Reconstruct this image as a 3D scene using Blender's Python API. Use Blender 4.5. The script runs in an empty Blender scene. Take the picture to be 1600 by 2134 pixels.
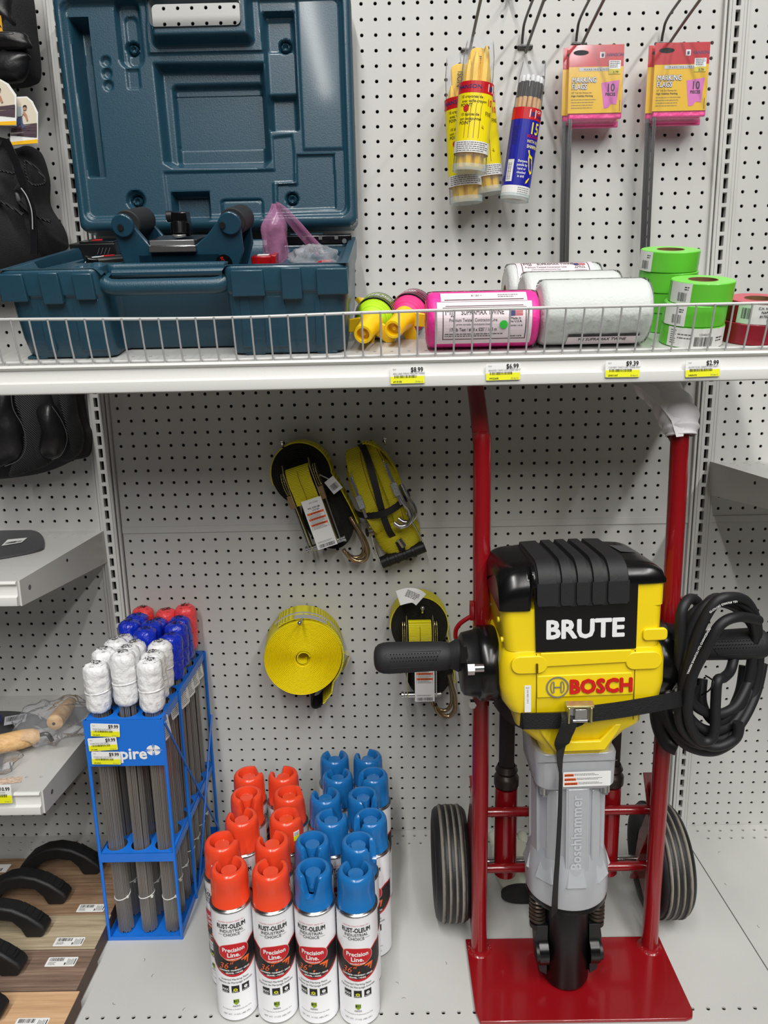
import bpy, bmesh, math, random
import numpy as np
from mathutils import Matrix, Vector, Euler
random.seed(7); rng = np.random.default_rng(7)
PI = math.pi; I = 0.0254
S = bpy.context.scene
COL = S.collection
# ---------------------------------------------------------------- camera
cd = bpy.data.cameras.new('camera'); cam = bpy.data.objects.new('camera', cd); COL.objects.link(cam)
CAMP = Vector((-0.03189, -1.43709, 1.04082)); CAMR = Euler((1.36527, 0.02027, 0.00213), 'XYZ')
cam.location = CAMP; cam.rotation_euler = CAMR
cd.sensor_fit = 'HORIZONTAL'; cd.sensor_width = 36; cd.lens = 36*1480/1600; cd.clip_start = 0.02
S.camera = cam
# ---------------------------------------------------------------- world, lamps, exposure
w = bpy.data.worlds.new('store'); S.world = w; w.use_nodes = True
w.node_tree.nodes['Background'].inputs[0].default_value = (0.93, 0.97, 1.0, 1)
w.node_tree.nodes['Background'].inputs[1].default_value = 0.03
def lamp(name, loc, size, rot, power, col=(1, 0.985, 0.96)):
    l = bpy.data.lights.new(name, 'AREA'); l.shape = 'RECTANGLE'; l.size, l.size_y = size
    l.energy = power; l.color = col
    o = bpy.data.objects.new(name, l); COL.objects.link(o); o.location = loc; o.rotation_euler = rot
    return o
lamp('ceiling_strip_lamp', (2.30, -4.9, 4.3), (0.12, 7.0), (0, 0, 0), 260.0)
lamp('ceiling_strip_lamp', (-0.70, -4.9, 4.3), (0.12, 7.0), (0, 0, 0), 290.0)
lamp('ceiling_strip_lamp', (0.95, -5.1000000000000005, 4.3), (0.12, 6.4), (0, 0, 0), 150.0)
vs = S.view_settings; vs.view_transform = 'Standard'; vs.look = 'None'; vs.gamma = 1; vs.use_curve_mapping = False
vs.exposure = -0.14
# ---------------------------------------------------------------- placing helpers: a pixel of the photo -> a point on a plane of the place
_R = CAMR.to_matrix()
def ray(x, y): return _R @ Vector(((x-800)/1480, -(y-1067)/1480, -1))
def at(x, y, Y): d = ray(x, y); return CAMP + d*((Y-CAMP.y)/d.y)
def atz(x, y, Z): d = ray(x, y); return CAMP + d*((Z-CAMP.z)/d.z)
TH = math.radians(14.7)                                    # the upper shelf is tilted towards the aisle
SO = Vector((0, 0, 1.155)); SD = Vector((0, -math.cos(TH), -math.sin(TH))); SN = Vector((0, -math.sin(TH), math.cos(TH)))
def shelf_pt(u, s, h): return SO + Vector((u, 0, 0)) + SD*s + SN*h
# ---------------------------------------------------------------- materials
def lin(c):
    if isinstance(c, str):
        c = [int(c[i:i+2], 16)/255 for i in (0, 2, 4)]
    return tuple(((v/12.92) if v <= 0.04045 else ((v+0.055)/1.055)**2.4) for v in c)
MATS = {}
def mat(name, col, rough=0.5, metal=0.0, bump=0, bscale=200, var=0, vscale=30, coat=0, trans=0, alpha=1, spec=None, ior=None, emit=0):
    if name in MATS: return MATS[name]
    m = bpy.data.materials.new(name); m.use_nodes = True; nt = m.node_tree; b = nt.nodes['Principled BSDF']
    c = lin(col); b.inputs['Base Color'].default_value = (*c, 1)
    b.inputs['Roughness'].default_value = rough; b.inputs['Metallic'].default_value = metal
    if coat: b.inputs['Coat Weight'].default_value = coat; b.inputs['Coat Roughness'].default_value = 0.08
    if trans: b.inputs['Transmission Weight'].default_value = trans
    if ior: b.inputs['IOR'].default_value = ior
    if spec is not None: b.inputs['Specular IOR Level'].default_value = spec
    if alpha < 1: b.inputs['Alpha'].default_value = alpha
    if emit: b.inputs['Emission Color'].default_value = (*c, 1); b.inputs['Emission Strength'].default_value = emit
    tc = None
    if bump or var:
        tc = nt.nodes.new('ShaderNodeTexCoord')
    if bump:
        n = nt.nodes.new('ShaderNodeTexNoise'); n.inputs['Scale'].default_value = bscale; n.inputs['Detail'].default_value = 4
        bp = nt.nodes.new('ShaderNodeBump'); bp.inputs['Strength'].default_value = min(1, bump); bp.inputs['Distance'].default_value = 0.001*max(1, bump*1.0)
        nt.links.new(tc.outputs['Object'], n.inputs['Vector']); nt.links.new(n.outputs['Fac'], bp.inputs['Height']); nt.links.new(bp.outputs['Normal'], b.inputs['Normal'])
    if var:
        n = nt.nodes.new('ShaderNodeTexNoise'); n.inputs['Scale'].default_value = vscale; n.inputs['Detail'].default_value = 6
        r = nt.nodes.new('ShaderNodeValToRGB'); r.color_ramp.elements[0].position = 0.3; r.color_ramp.elements[1].position = 0.7
        r.color_ramp.elements[0].color = (*[v*(1-var) for v in c], 1); r.color_ramp.elements[1].color = (*[min(1, v*(1+var)) for v in c], 1)
        nt.links.new(tc.outputs['Object'], n.inputs['Vector']); nt.links.new(n.outputs['Fac'], r.inputs['Fac']); nt.links.new(r.outputs['Color'], b.inputs['Base Color'])
    MATS[name] = m; return m
def wavemat(name, c1, c2, scale, axis='Z', rough=0.6, bump=0.5, dist=0.001, distort=0, dscale=1, metal=0, profile='SIN'):
    """two-tone bands (webbing ribs, wire bundles, wood grain)"""
    if name in MATS: return MATS[name]
    m = bpy.data.materials.new(name); m.use_nodes = True; nt = m.node_tree; b = nt.nodes['Principled BSDF']
    b.inputs['Roughness'].default_value = rough; b.inputs['Metallic'].default_value = metal
    tc = nt.nodes.new('ShaderNodeTexCoord'); wv = nt.nodes.new('ShaderNodeTexWave'); wv.bands_direction = axis; wv.wave_profile = profile
    wv.inputs['Scale'].default_value = scale; wv.inputs['Distortion'].default_value = distort; wv.inputs['Detail Scale'].default_value = dscale; wv.inputs['Detail'].default_value = 3
    r = nt.nodes.new('ShaderNodeValToRGB'); r.color_ramp.elements[0].color = (*lin(c1), 1); r.color_ramp.elements[1].color = (*lin(c2), 1)
    nt.links.new(tc.outputs['Object'], wv.inputs['Vector']); nt.links.new(wv.outputs['Fac'], r.inputs['Fac']); nt.links.new(r.outputs['Color'], b.inputs['Base Color'])
    if bump:
        bp = nt.nodes.new('ShaderNodeBump'); bp.inputs['Strength'].default_value = bump; bp.inputs['Distance'].default_value = dist
        nt.links.new(wv.outputs['Fac'], bp.inputs['Height']); nt.links.new(bp.outputs['Normal'], b.inputs['Normal'])
    MATS[name] = m; return m
def woodmat(name, c1, c2, c3, rough=0.55, sx=1.5, sy=40):
    m = bpy.data.materials.new(name); m.use_nodes = True; nt = m.node_tree; b = nt.nodes['Principled BSDF']; b.inputs['Roughness'].default_value = rough
    tc = nt.nodes.new('ShaderNodeTexCoord'); mp = nt.nodes.new('ShaderNodeMapping'); mp.inputs['Scale'].default_value = (sx, sy, sy)
    n = nt.nodes.new('ShaderNodeTexNoise'); n.inputs['Scale'].default_value = 4; n.inputs['Detail'].default_value = 8; n.inputs['Roughness'].default_value = 0.65
    r = nt.nodes.new('ShaderNodeValToRGB'); e = r.color_ramp.elements; e[0].position = 0.32; e[1].position = 0.68; e[0].color = (*lin(c1), 1); e[1].color = (*lin(c3), 1)
    k = e.new(0.5); k.color = (*lin(c2), 1)
    nt.links.new(tc.outputs['Object'], mp.inputs[0]); nt.links.new(mp.outputs[0], n.inputs['Vector']); nt.links.new(n.outputs['Fac'], r.inputs['Fac']); nt.links.new(r.outputs['Color'], b.inputs['Base Color'])
    return m
def film(name, k, bscale=0, tint=(0.97, 0.98, 1.0), haze=0.0):
    """thin clear plastic: lets light through, glints at the surface"""
    if name in MATS: return MATS[name]
    m = bpy.data.materials.new(name); m.use_nodes = True; nt = m.node_tree; nt.nodes.remove(nt.nodes['Principled BSDF']); out = nt.nodes['Material Output']
    t = nt.nodes.new('ShaderNodeBsdfTransparent'); t.inputs[0].default_value = (*tint, 1); g = nt.nodes.new('ShaderNodeBsdfGlossy'); g.inputs['Roughness'].default_value = 0.08
    mx = nt.nodes.new('ShaderNodeMixShader'); lw = nt.nodes.new('ShaderNodeLayerWeight'); lw.inputs['Blend'].default_value = k*0.55
    nt.links.new(lw.outputs['Fresnel'], mx.inputs[0]); nt.links.new(t.outputs[0], mx.inputs[1]); nt.links.new(g.outputs[0], mx.inputs[2]); nt.links.new(mx.outputs[0], out.inputs[0])
    if haze:
        d = nt.nodes.new('ShaderNodeBsdfDiffuse'); d.inputs[0].default_value = (0.9, 0.9, 0.92, 1); m2 = nt.nodes.new('ShaderNodeMixShader'); m2.inputs[0].default_value = haze
        nt.links.new(mx.outputs[0], m2.inputs[1]); nt.links.new(d.outputs[0], m2.inputs[2]); nt.links.new(m2.outputs[0], out.inputs[0])
    if bscale:
        tc = nt.nodes.new('ShaderNodeTexCoord'); n = nt.nodes.new('ShaderNodeTexNoise'); n.inputs['Scale'].default_value = bscale; bp = nt.nodes.new('ShaderNodeBump'); bp.inputs['Strength'].default_value = 1; bp.inputs['Distance'].default_value = 0.003
        nt.links.new(tc.outputs['Object'], n.inputs['Vector']); nt.links.new(n.outputs['Fac'], bp.inputs['Height']); nt.links.new(bp.outputs['Normal'], g.inputs['Normal']); nt.links.new(bp.outputs['Normal'], lw.inputs['Normal'])
    MATS[name] = m; return m
# ---------------------------------------------------------------- mesh builder
def frame(loc=(0, 0, 0), rot=(0, 0, 0), scale=(1, 1, 1)):
    return Matrix.Translation(loc) @ Euler(rot, 'XYZ').to_matrix().to_4x4() @ Matrix.Diagonal((*scale, 1))
def axis_frame(a, b):
    a = Vector(a); b = Vector(b); d = b-a
    q = d.to_track_quat('Z', 'Y'); return Matrix.Translation(a) @ q.to_matrix().to_4x4(), d.length
class MB:
    def __init__(s): s.v = []; s.f = []; s.m = []; s.mats = []
    def mi(s, m):
        if m not in s.mats: s.mats.append(m)
        return s.mats.index(m)
    def add(s, vs, fs, m, M=None):
        k = len(s.v); i = s.mi(m)
        if M is not None: vs = [M @ Vector(v) for v in vs]
        s.v.extend([tuple(v) for v in vs]); s.f.extend([tuple(j+k for j in f) for f in fs]); s.m.extend([i]*len(fs)); return s
    def box(s, c, d, m, rot=(0, 0, 0), M=None, taper=1):
        x, y, z = [q/2 for q in d]; t = taper
        vs = [(-x, -y, -z), (x, -y, -z), (x, y, -z), (-x, y, -z), (-x*t, -y*t, z), (x*t, -y*t, z), (x*t, y*t, z), (-x*t, y*t, z)]
        F = frame(c, rot); F = M @ F if M is not None else F
        return s.add(vs, [(0, 3, 2, 1), (4, 5, 6, 7), (0, 1, 5, 4), (1, 2, 6, 5), (2, 3, 7, 6), (3, 0, 4, 7)], m, F)
    def lathe(s, prof, m, n=32, M=None, cap=True, a0=0, a1=2*PI):
        full = abs(a1-a0-2*PI) < 1e-6; cnt = n if full else n+1; vs = []; fs = []
        for r, z in prof:
            for i in range(cnt):
                a = a0+(a1-a0)*i/n; vs.append((r*math.cos(a), r*math.sin(a), z))
        L = len(prof)
        for j in range(L-1):
            for i in range(n):
                i2 = (i+1) % cnt; fs.append((j*cnt+i, j*cnt+i2, (j+1)*cnt+i2, (j+1)*cnt+i))
        if cap and full:
            if prof[0][0] > 1e-6: fs.append(tuple(range(n-1, -1, -1)))
            if prof[-1][0] > 1e-6: fs.append(tuple((L-1)*n+i for i in range(n)))
        return s.add(vs, fs, m, M)
    def cyl(s, a, b, r, m, n=20, r2=None, cap=True):
        M, L = axis_frame(a, b); return s.lathe([(r, 0), (r if r2 is None else r2, L)], m, n, M, cap)
    def tube(s, pts, r, m, n=10, closed=False, cap=True, sx=1, up=None, M=None):
        P = [Vector(p) for p in pts]; N = len(P); R = r if isinstance(r, (list, tuple)) else [r]*N
        T = []
        for i in range(N):
            a = P[(i-1) % N] if (closed or i > 0) else P[i]; b = P[(i+1) % N] if (closed or i < N-1) else P[i]
            t = (b-a); T.append(t.normalized() if t.length > 1e-9 else Vector((0, 0, 1)))
        u = Vector(up) if up else (Vector((0, 0, 1)) if abs(T[0].z) < 0.9 else Vector((1, 0, 0)))
        vs = []; nrm = (u - T[0]*u.dot(T[0])).normalized()
        for i in range(N):
            if up: nrm = (Vector(up) - T[i]*Vector(up).dot(T[i]))
            else: nrm = (nrm - T[i]*nrm.dot(T[i]))
            nrm = nrm.normalized() if nrm.length > 1e-6 else Vector((1, 0, 0)); bi = T[i].cross(nrm)
            for k in range(n):
                a = 2*PI*k/n; vs.append(P[i] + nrm*(math.cos(a)*R[i]*sx) + bi*(math.sin(a)*R[i]))
        fs = []
        for i in range(N if closed else N-1):
            j = (i+1) % N
            for k in range(n): fs.append((i*n+k, i*n+(k+1) % n, j*n+(k+1) % n, j*n+k))
        if cap and not closed: fs.append(tuple(range(n-1, -1, -1))); fs.append(tuple((N-1)*n+k for k in range(n)))
        return s.add(vs, fs, m, M)
    def ribbon(s, pts, wdir, w, th, m, M=None, widths=None):
        """flat strap: rectangular section swept along pts; wdir = width direction (vector or list)"""
        P = [Vector(p) for p in pts]; N = len(P); vs = []
        for i in range(N):
            a = P[max(0, i-1)]; b = P[min(N-1, i+1)]; t = (b-a).normalized()
            W = Vector(wdir[i] if isinstance(wdir, list) else wdir); W = (W - t*W.dot(t)).normalized(); Nn = t.cross(W)
            ww = widths[i] if widths else w
            for p, q in ((-1, -1), (1, -1), (1, 1), (-1, 1)): vs.append(P[i]+W*(p*ww/2)+Nn*(q*th/2))
        fs = [(i*4+k, i*4+(k+1) % 4, (i+1)*4+(k+1) % 4, (i+1)*4+k) for i in range(N-1) for k in range(4)]
        fs += [(3, 2, 1, 0), tuple((N-1)*4+k for k in range(4))]
        return s.add(vs, fs, m, M)
    def prism(s, poly, z0, z1, m, M=None, top=None):
        n = len(poly); tp = top or poly
        vs = [(x, y, z0) for x, y in poly]+[(x, y, z1) for x, y in tp]
        ar = sum(poly[i][0]*poly[(i+1) % n][1]-poly[(i+1) % n][0]*poly[i][1] for i in range(n))
        fs = [(i, (i+1) % n, n+(i+1) % n, n+i) for i in range(n)]+[tuple(range(n-1, -1, -1)), tuple(range(n, 2*n))]
        if ar < 0: fs = [tuple(reversed(f)) for f in fs]
        return s.add(vs, fs, m, M)
    def grid(s, fn, nu, nv, m, M=None, skip=None):
        vs = [fn(i/nu, j/nv) for j in range(nv+1) for i in range(nu+1)]
        fs = [(j*(nu+1)+i, j*(nu+1)+i+1, (j+1)*(nu+1)+i+1, (j+1)*(nu+1)+i) for j in range(nv) for i in range(nu) if not (skip and skip((i+.5)/nu, (j+.5)/nv))]
        return s.add(vs, fs, m, M)
    def sphere(s, c, r, m, n=16, k=10, M=None):
        rr = r if isinstance(r, (tuple, list)) else (r, r, r)
        F = frame(c, (0, 0, 0), rr); F = M @ F if M is not None else F
        return s.lathe([(max(1e-7, math.sin(PI*i/k)), -math.cos(PI*i/k)) for i in range(k+1)], m, n, F, cap=False)
    def sheet(s, poly, m, fn, z=0.0):
        """flat filled outline, each point mapped by fn(x, y, z)"""
        return s.add([fn(x, y, z) for x, y in poly], [tuple(range(len(poly)))], m)
    def text(s, body, size, m, fn, x=0, y=0, z=0.0002, bold=0.0, align='CENTER', sx=1.0, ang=0, shear=0):
        vs, fs = text_mesh(body, bold, align, shear); c, q = math.cos(ang), math.sin(ang); out = []
        for a, b, dz in vs:
            a *= size*sx; b *= size; out.append(fn(x+a*c-b*q, y+a*q+b*c, z+dz))
        return s.add(out, fs, m)
    def build(s, name, parent=None, bevel=0, seg=2, smooth=True, angle=35, sub=0):
        me = bpy.data.meshes.new(name); me.from_pydata(s.v, [], s.f)
        for m in s.mats: me.materials.append(m)
        me.polygons.foreach_set('material_index', s.m)
        if smooth:
            me.polygons.foreach_set('use_smooth', [True]*len(s.f)); me.set_sharp_from_angle(angle=math.radians(angle))
        me.update()
        o = bpy.data.objects.new(name, me); COL.objects.link(o)
        if parent: o.parent = parent
        if bevel:
            md = o.modifiers.new('bevel', 'BEVEL'); md.width = bevel; md.segments = seg; md.limit_method = 'ANGLE'; md.angle_limit = math.radians(40); md.harden_normals = False
        if sub:
            md = o.modifiers.new('sub', 'SUBSURF'); md.levels = sub; md.render_levels = sub
        return o
_TX = {}
def text_mesh(body, bold=0.0, align='CENTER', shear=0):
    k = (body, bold, align, shear)
    if k not in _TX:
        c = bpy.data.curves.new('t', 'FONT'); c.body = body; c.size = 1; c.align_x = align; c.resolution_u = 2; c.shear = shear
        o = bpy.data.objects.new('t', c); me = bpy.data.meshes.new_from_object(o)
        bm = bmesh.new(); bm.from_mesh(me); bmesh.ops.triangulate(bm, faces=bm.faces[:])
        if len(body) > 2:
            long_ = [e for e in bm.edges if e.calc_length() > 0.40]; bmesh.ops.subdivide_edges(bm, edges=long_, cuts=1); bmesh.ops.triangulate(bm, faces=bm.faces[:])
        bm.to_mesh(me); bm.free()
        v0 = [(v.co.x, v.co.y) for v in me.vertices]; f0 = [tuple(p.vertices) for p in me.polygons]; V = []; F = []
        # heavier strokes: the outline repeated with small shifts
        n = 0 if bold < 0.004 else (4 if bold < 0.022 else 8)
        sh_ = [(0, 0)]+[(bold*math.cos(2*PI*(i+0.5)/n), bold*math.sin(2*PI*(i+0.5)/n)) for i in range(n)]
        for lv_, (dx, dy) in enumerate(sh_):
            q = len(V); V += [(x+dx, y+dy, lv_*0.00002) for x, y in v0]; F += [tuple(j+q for j in f) for f in f0]
        _TX[k] = (V, F)
        bpy.data.objects.remove(o); bpy.data.curves.remove(c); bpy.data.meshes.remove(me)
    return _TX[k]
def flat(M=None):
    """maps label coordinates (x right, y up) to the x-z plane facing -y, lifted z outwards"""
    if M is None: return lambda x, y, z: Vector((x, -z, y))
    return lambda x, y, z: M @ Vector((x, -z, y))
def wrap(r, a0=-PI/2):
    return lambda x, y, z: Vector(((r+z)*math.cos(a0+x/r), (r+z)*math.sin(a0+x/r), y))
def rect(x0, y0, x1, y1): return [(x0, y0), (x1, y0), (x1, y1), (x0, y1)]
def subrect(mb, x0, y0, x1, y1, m, fn, z, n=12):
    """rectangle cut into strips so that it bends with fn"""
    for i in range(n):
        a = x0+(x1-x0)*i/n; b = x0+(x1-x0)*(i+1)/n; mb.sheet(rect(a, y0, b, y1), m, fn, z)
def barcode(mb, x0, y0, x1, y1, m, fn, z, seed=1, n=26):
    r = random.Random(seed); x = x0; w0 = (x1-x0)/n
    while x < x1-w0*0.4:
        w_ = w0*r.choice((0.35, 0.6, 0.9)); mb.sheet(rect(x, y0, min(x+w_, x1), y1), m, fn, z); x += w_+w0*r.choice((0.4, 0.6, 0.9))
def lines(mb, x0, y0, x1, m, fn, z, rows, h, gap, seed=3):
    """rows of tiny unreadable print"""
    r = random.Random(seed)
    for k in range(rows):
        x = x0; e = x1-(x1-x0)*r.random()*0.25
        while x < e:
            w_ = h*r.uniform(1.2, 4.5); mb.sheet(rect(x, y0-k*gap-h, min(x+w_, e), y0-k*gap), m, fn, z); x += w_+h*0.7
def rrect(x0, y0, x1, y1, r, n=5):
    out = []
    for cx, cy, a in ((x1-r, y1-r, 0), (x0+r, y1-r, PI/2), (x0+r, y0+r, PI), (x1-r, y0+r, 1.5*PI)):
        for i in range(n+1): out.append((cx+r*math.cos(a+PI/2*i/n), cy+r*math.sin(a+PI/2*i/n)))
    return out
def circ(cx, cy, r, n=24, ry=None): return [(cx+r*math.cos(2*PI*i/n), cy+(ry or r)*math.sin(2*PI*i/n)) for i in range(n)]
def smooth_path(pts, k=6, closed=False):
    P = [Vector(p) for p in pts]; N = len(P); out = []
    rngi = range(N if closed else N-1)
    for i in rngi:
        g = lambda q: P[q % N] if closed else P[max(0, min(N-1, q))]
        a, b, c, d = g(i-1), g(i), g(i+1), g(i+2)
        for j in range(k):
            t = j/k; out.append(0.5*((2*b)+(c-a)*t+(2*a-5*b+4*c-d)*t*t+(3*b-a-3*c+d)*t**3))
    if not closed: out.append(P[-1])
    return out
# ---------------------------------------------------------------- objects
def tag(o, label, cat, group=None):
    o['label'] = label; o['category'] = cat
    if group: o['group'] = group
    return o
def thing(name, label, cat, loc=(0, 0, 0), rot=(0, 0, 0), group=None):
    o = bpy.data.objects.new(name, None); COL.objects.link(o); o.location = loc; o.rotation_euler = rot; o.empty_display_size = 0.02
    return tag(o, label, cat, group)
def struct(o): o['kind'] = 'structure'; return o
def dup(root, loc=None, rot=None, label=None, group=None):
    r = root.copy(); COL.objects.link(r)
    if loc is not None: r.location = loc
    if rot is not None: r.rotation_euler = rot
    if label: r['label'] = label
    if group: r['group'] = group
    for ch in list(root.children):
        c = ch.copy(); COL.objects.link(c); c.parent = r
        for g in list(ch.children):
            d = g.copy(); COL.objects.link(d); d.parent = c
    return r
SROT = (TH, 0, 0)      # things lying on the tilted shelf: local x right, y towards the wall, z away from the shelf
# ---------------------------------------------------------------- shared materials
STEEL = mat('shelf_grey_paint', (0.765, 0.765, 0.75), 0.34, bump=0.12, bscale=700, var=0.03, vscale=6)
STEELW = mat('shelf_white_paint', (0.86, 0.86, 0.845), 0.38, bump=0.1, bscale=500)
DARK = mat('dark_gap', (0.02, 0.02, 0.022), 0.9)
CHROME = mat('zinc_plate', (0.78, 0.78, 0.78), 0.22, 1.0)
WIREM = mat('wire_white_coating', (0.80, 0.80, 0.79), 0.35)
RED = mat('red_enamel', (0.54, 0.055, 0.085), 0.25, coat=0.5, bump=0.08, bscale=60)
BLK = mat('black_plastic', (0.075, 0.075, 0.08), 0.42, bump=0.08, bscale=900)
BLKG = mat('black_gloss_plastic', (0.045, 0.045, 0.05), 0.22)
RUB = mat('black_rubber', (0.13, 0.13, 0.14), 0.62, bump=0.15, bscale=1200)
YEL = mat('tool_yellow_plastic', (0.96, 0.84, 0.06), 0.33, coat=0.2)
WHITE = mat('white_label', (0.93, 0.93, 0.92), 0.5)
WGLOSS = mat('white_gloss_label', (0.93, 0.93, 0.93), 0.25)
INK = mat('black_ink', (0.05, 0.05, 0.05), 0.5)
GREYINK = mat('grey_ink', (0.36, 0.36, 0.37), 0.5)
REDINK = mat('red_ink', (0.78, 0.10, 0.14), 0.45)
ORINK = mat('orange_ink', (0.93, 0.40, 0.18), 0.5)
YLAB = mat('price_yellow', (0.93, 0.93, 0.10), 0.5)
# ================================================================ the gondola: perforated back panels, slotted uprights, decks
def perforated(name, x0, x1, z0, z1, hx, hz, r=0.0032, y=0.0, pitch=I, nseg=12, to3=None, material=None, depth=0.003):
    """sheet with real round holes centred at hx x hz"""
    material = material or STEEL
    to3 = to3 or (lambda a, b, d: (a, y+d, b))
    hp = pitch/2; V = []; F = []
    def quad(a0, b0, a1, b1):
        if a1-a0 < 1e-5 or b1-b0 < 1e-5: return
        k = len(V); V.extend([to3(a0, b0, 0), to3(a1, b0, 0), to3(a1, b1, 0), to3(a0, b1, 0)]); F.append((k, k+1, k+2, k+3))
    def sq(a):
        c, s_ = math.cos(a), math.sin(a); k = hp/max(abs(c), abs(s_)); return c*k, s_*k
    angs = [2*PI*i/nseg+PI/nseg*0 for i in range(nseg)]
    outer = [sq(a) for a in angs]; inner = [(r*math.cos(a), r*math.sin(a)) for a in angs]
    # corners are covered by using 8k segments with corner snapping
    ang8 = sorted(set([round(a, 6) for a in angs]+[round(PI/4+PI/2*i, 6) for i in range(4)]))
    outer = [sq(a) for a in ang8]; inner = [(r*math.cos(a), r*math.sin(a)) for a in ang8]; n = len(ang8)
    for cz in hz:
        for cx in hx:
            k = len(V)
            V.extend([to3(cx+p, cz+q, 0) for p, q in outer]); V.extend([to3(cx+p, cz+q, 0) for p, q in inner]); V.extend([to3(cx+p, cz+q, depth) for p, q in inner])
            for i in range(n):
                j = (i+1) % n; F.append((k+i, k+j, k+n+j, k+n+i)); F.append((k+n+i, k+n+j, k+2*n+j, k+2*n+i))
    ax0, ax1 = min(hx)-hp, max(hx)+hp; bz0, bz1 = min(hz)-hp, max(hz)+hp
    quad(x0, z0, ax0, z1); quad(ax1, z0, x1, z1); quad(ax0, z0, ax1, bz0); quad(ax0, bz1, ax1, z1)
    mb = MB(); mb.add(V, F, material); return mb
zL0 = 27.15*I; zU0 = zL0+1.80*I
def bay(xc, cols, tagc):
    hx = [xc+(i-22.5)*I for i in cols]; xa, xb = xc-0.5850, xc+0.5865
    if cols[0] > 0: xa = hx[0]-I
    if cols[-1] < 45: xb = hx[-1]+I
    lo = perforated('p', xa, xb, 0.0, zL0+0.016, hx, [zL0-k*I for k in range(27, -1, -1)])
    # bottom row is half covered by the deck
    zt = zU0+46*I
    up = perforated('p', xa, xb, zL0+0.0165, zt, hx, [zU0+k*I for k in range(46)], y=-0.0012)
    lo.box(((xa+xb)/2, 0.0065, zL0/2), (xb-xa, 0.001, zL0+0.03), DARK)
    up.box(((xa+xb)/2, 0.0065, (zL0+0.02+zt)/2), (xb-xa, 0.001, zt-zL0), DARK)
    # hemmed edge of the upper panel: flat strip without holes and a step
    up.box(((xa+xb)/2, -0.0019, zL0+0.0235), (xb-xa, 0.0014, 0.0135), STEEL)
    a = struct(lo.build('wall_back', smooth=False)); b = struct(up.build('wall_back', smooth=False))
    a['label'] = 'lower grey perforated steel back panel '+tagc; b['label'] = 'upper grey perforated steel back panel '+tagc
bay(0.0, list(range(46)), 'of the middle bay')
bay(-1.2192, list(range(30, 46)), 'of the left bay')
bay(1.2192, list(range(0, 16)), 'of the right bay')
def upright(xc, n):
    mb = MB(); V = []; F = []; hw, hh = 0.0040, 0.0092; yf = -0.012; dp = 0.010; wv = 0.0105
    k0 = -27; z0 = 0.0; z1 = zU0+46*I
    for k in range(0, 74):
        cz = 0.012+k*I
        if cz+I/2 > z1: break
        o = [(-wv, -I/2), (wv, -I/2), (wv, I/2), (-wv, I/2)]; i_ = [(-hw, -hh), (hw, -hh), (hw, hh), (-hw, hh)]; q = len(V)
        V += [(xc+a, yf, cz+b) for a, b in o]+[(xc+a, yf, cz+b) for a, b in i_]+[(xc+a, yf+dp, cz+b) for a, b in i_]
        for j in range(4):
            l = (j+1) % 4; F.append((q+j, q+l, q+4+l, q+4+j)); F.append((q+4+j, q+4+l, q+8+l, q+8+j))
    mb.add(V, F, STEEL)
    H = z1; c = H/2
    mb.box((xc, 0.004, c), (0.020, 0.008, H), DARK)
    for s_ in (-1, 1):
        mb.box((xc+s_*0.0135, yf+0.006, c), (0.0056, 0.012, H), STEEL)
        mb.box((xc+s_*0.0172, -0.0035, c), (0.0012, 0.007, H), DARK)
        mb.box((xc+s_*0.0205, -0.0045, c), (0.0052, 0.009, H), STEEL)
    o = struct(mb.build('trim_%d' % n, smooth=False, bevel=0.0006, seg=1)); o['label'] = 'slotted grey steel upright'
upright(-0.6096, 1); upright(0.6096, 2)
# store floor below the gondola
fl = MB(); fl.box((0, -1.2, -0.19), (7, 5.0, 0.02), mat('vinyl_tile', (0.45, 0.44, 0.42), 0.3, var=0.05, vscale=3)); struct(fl.build('floor'))
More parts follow.
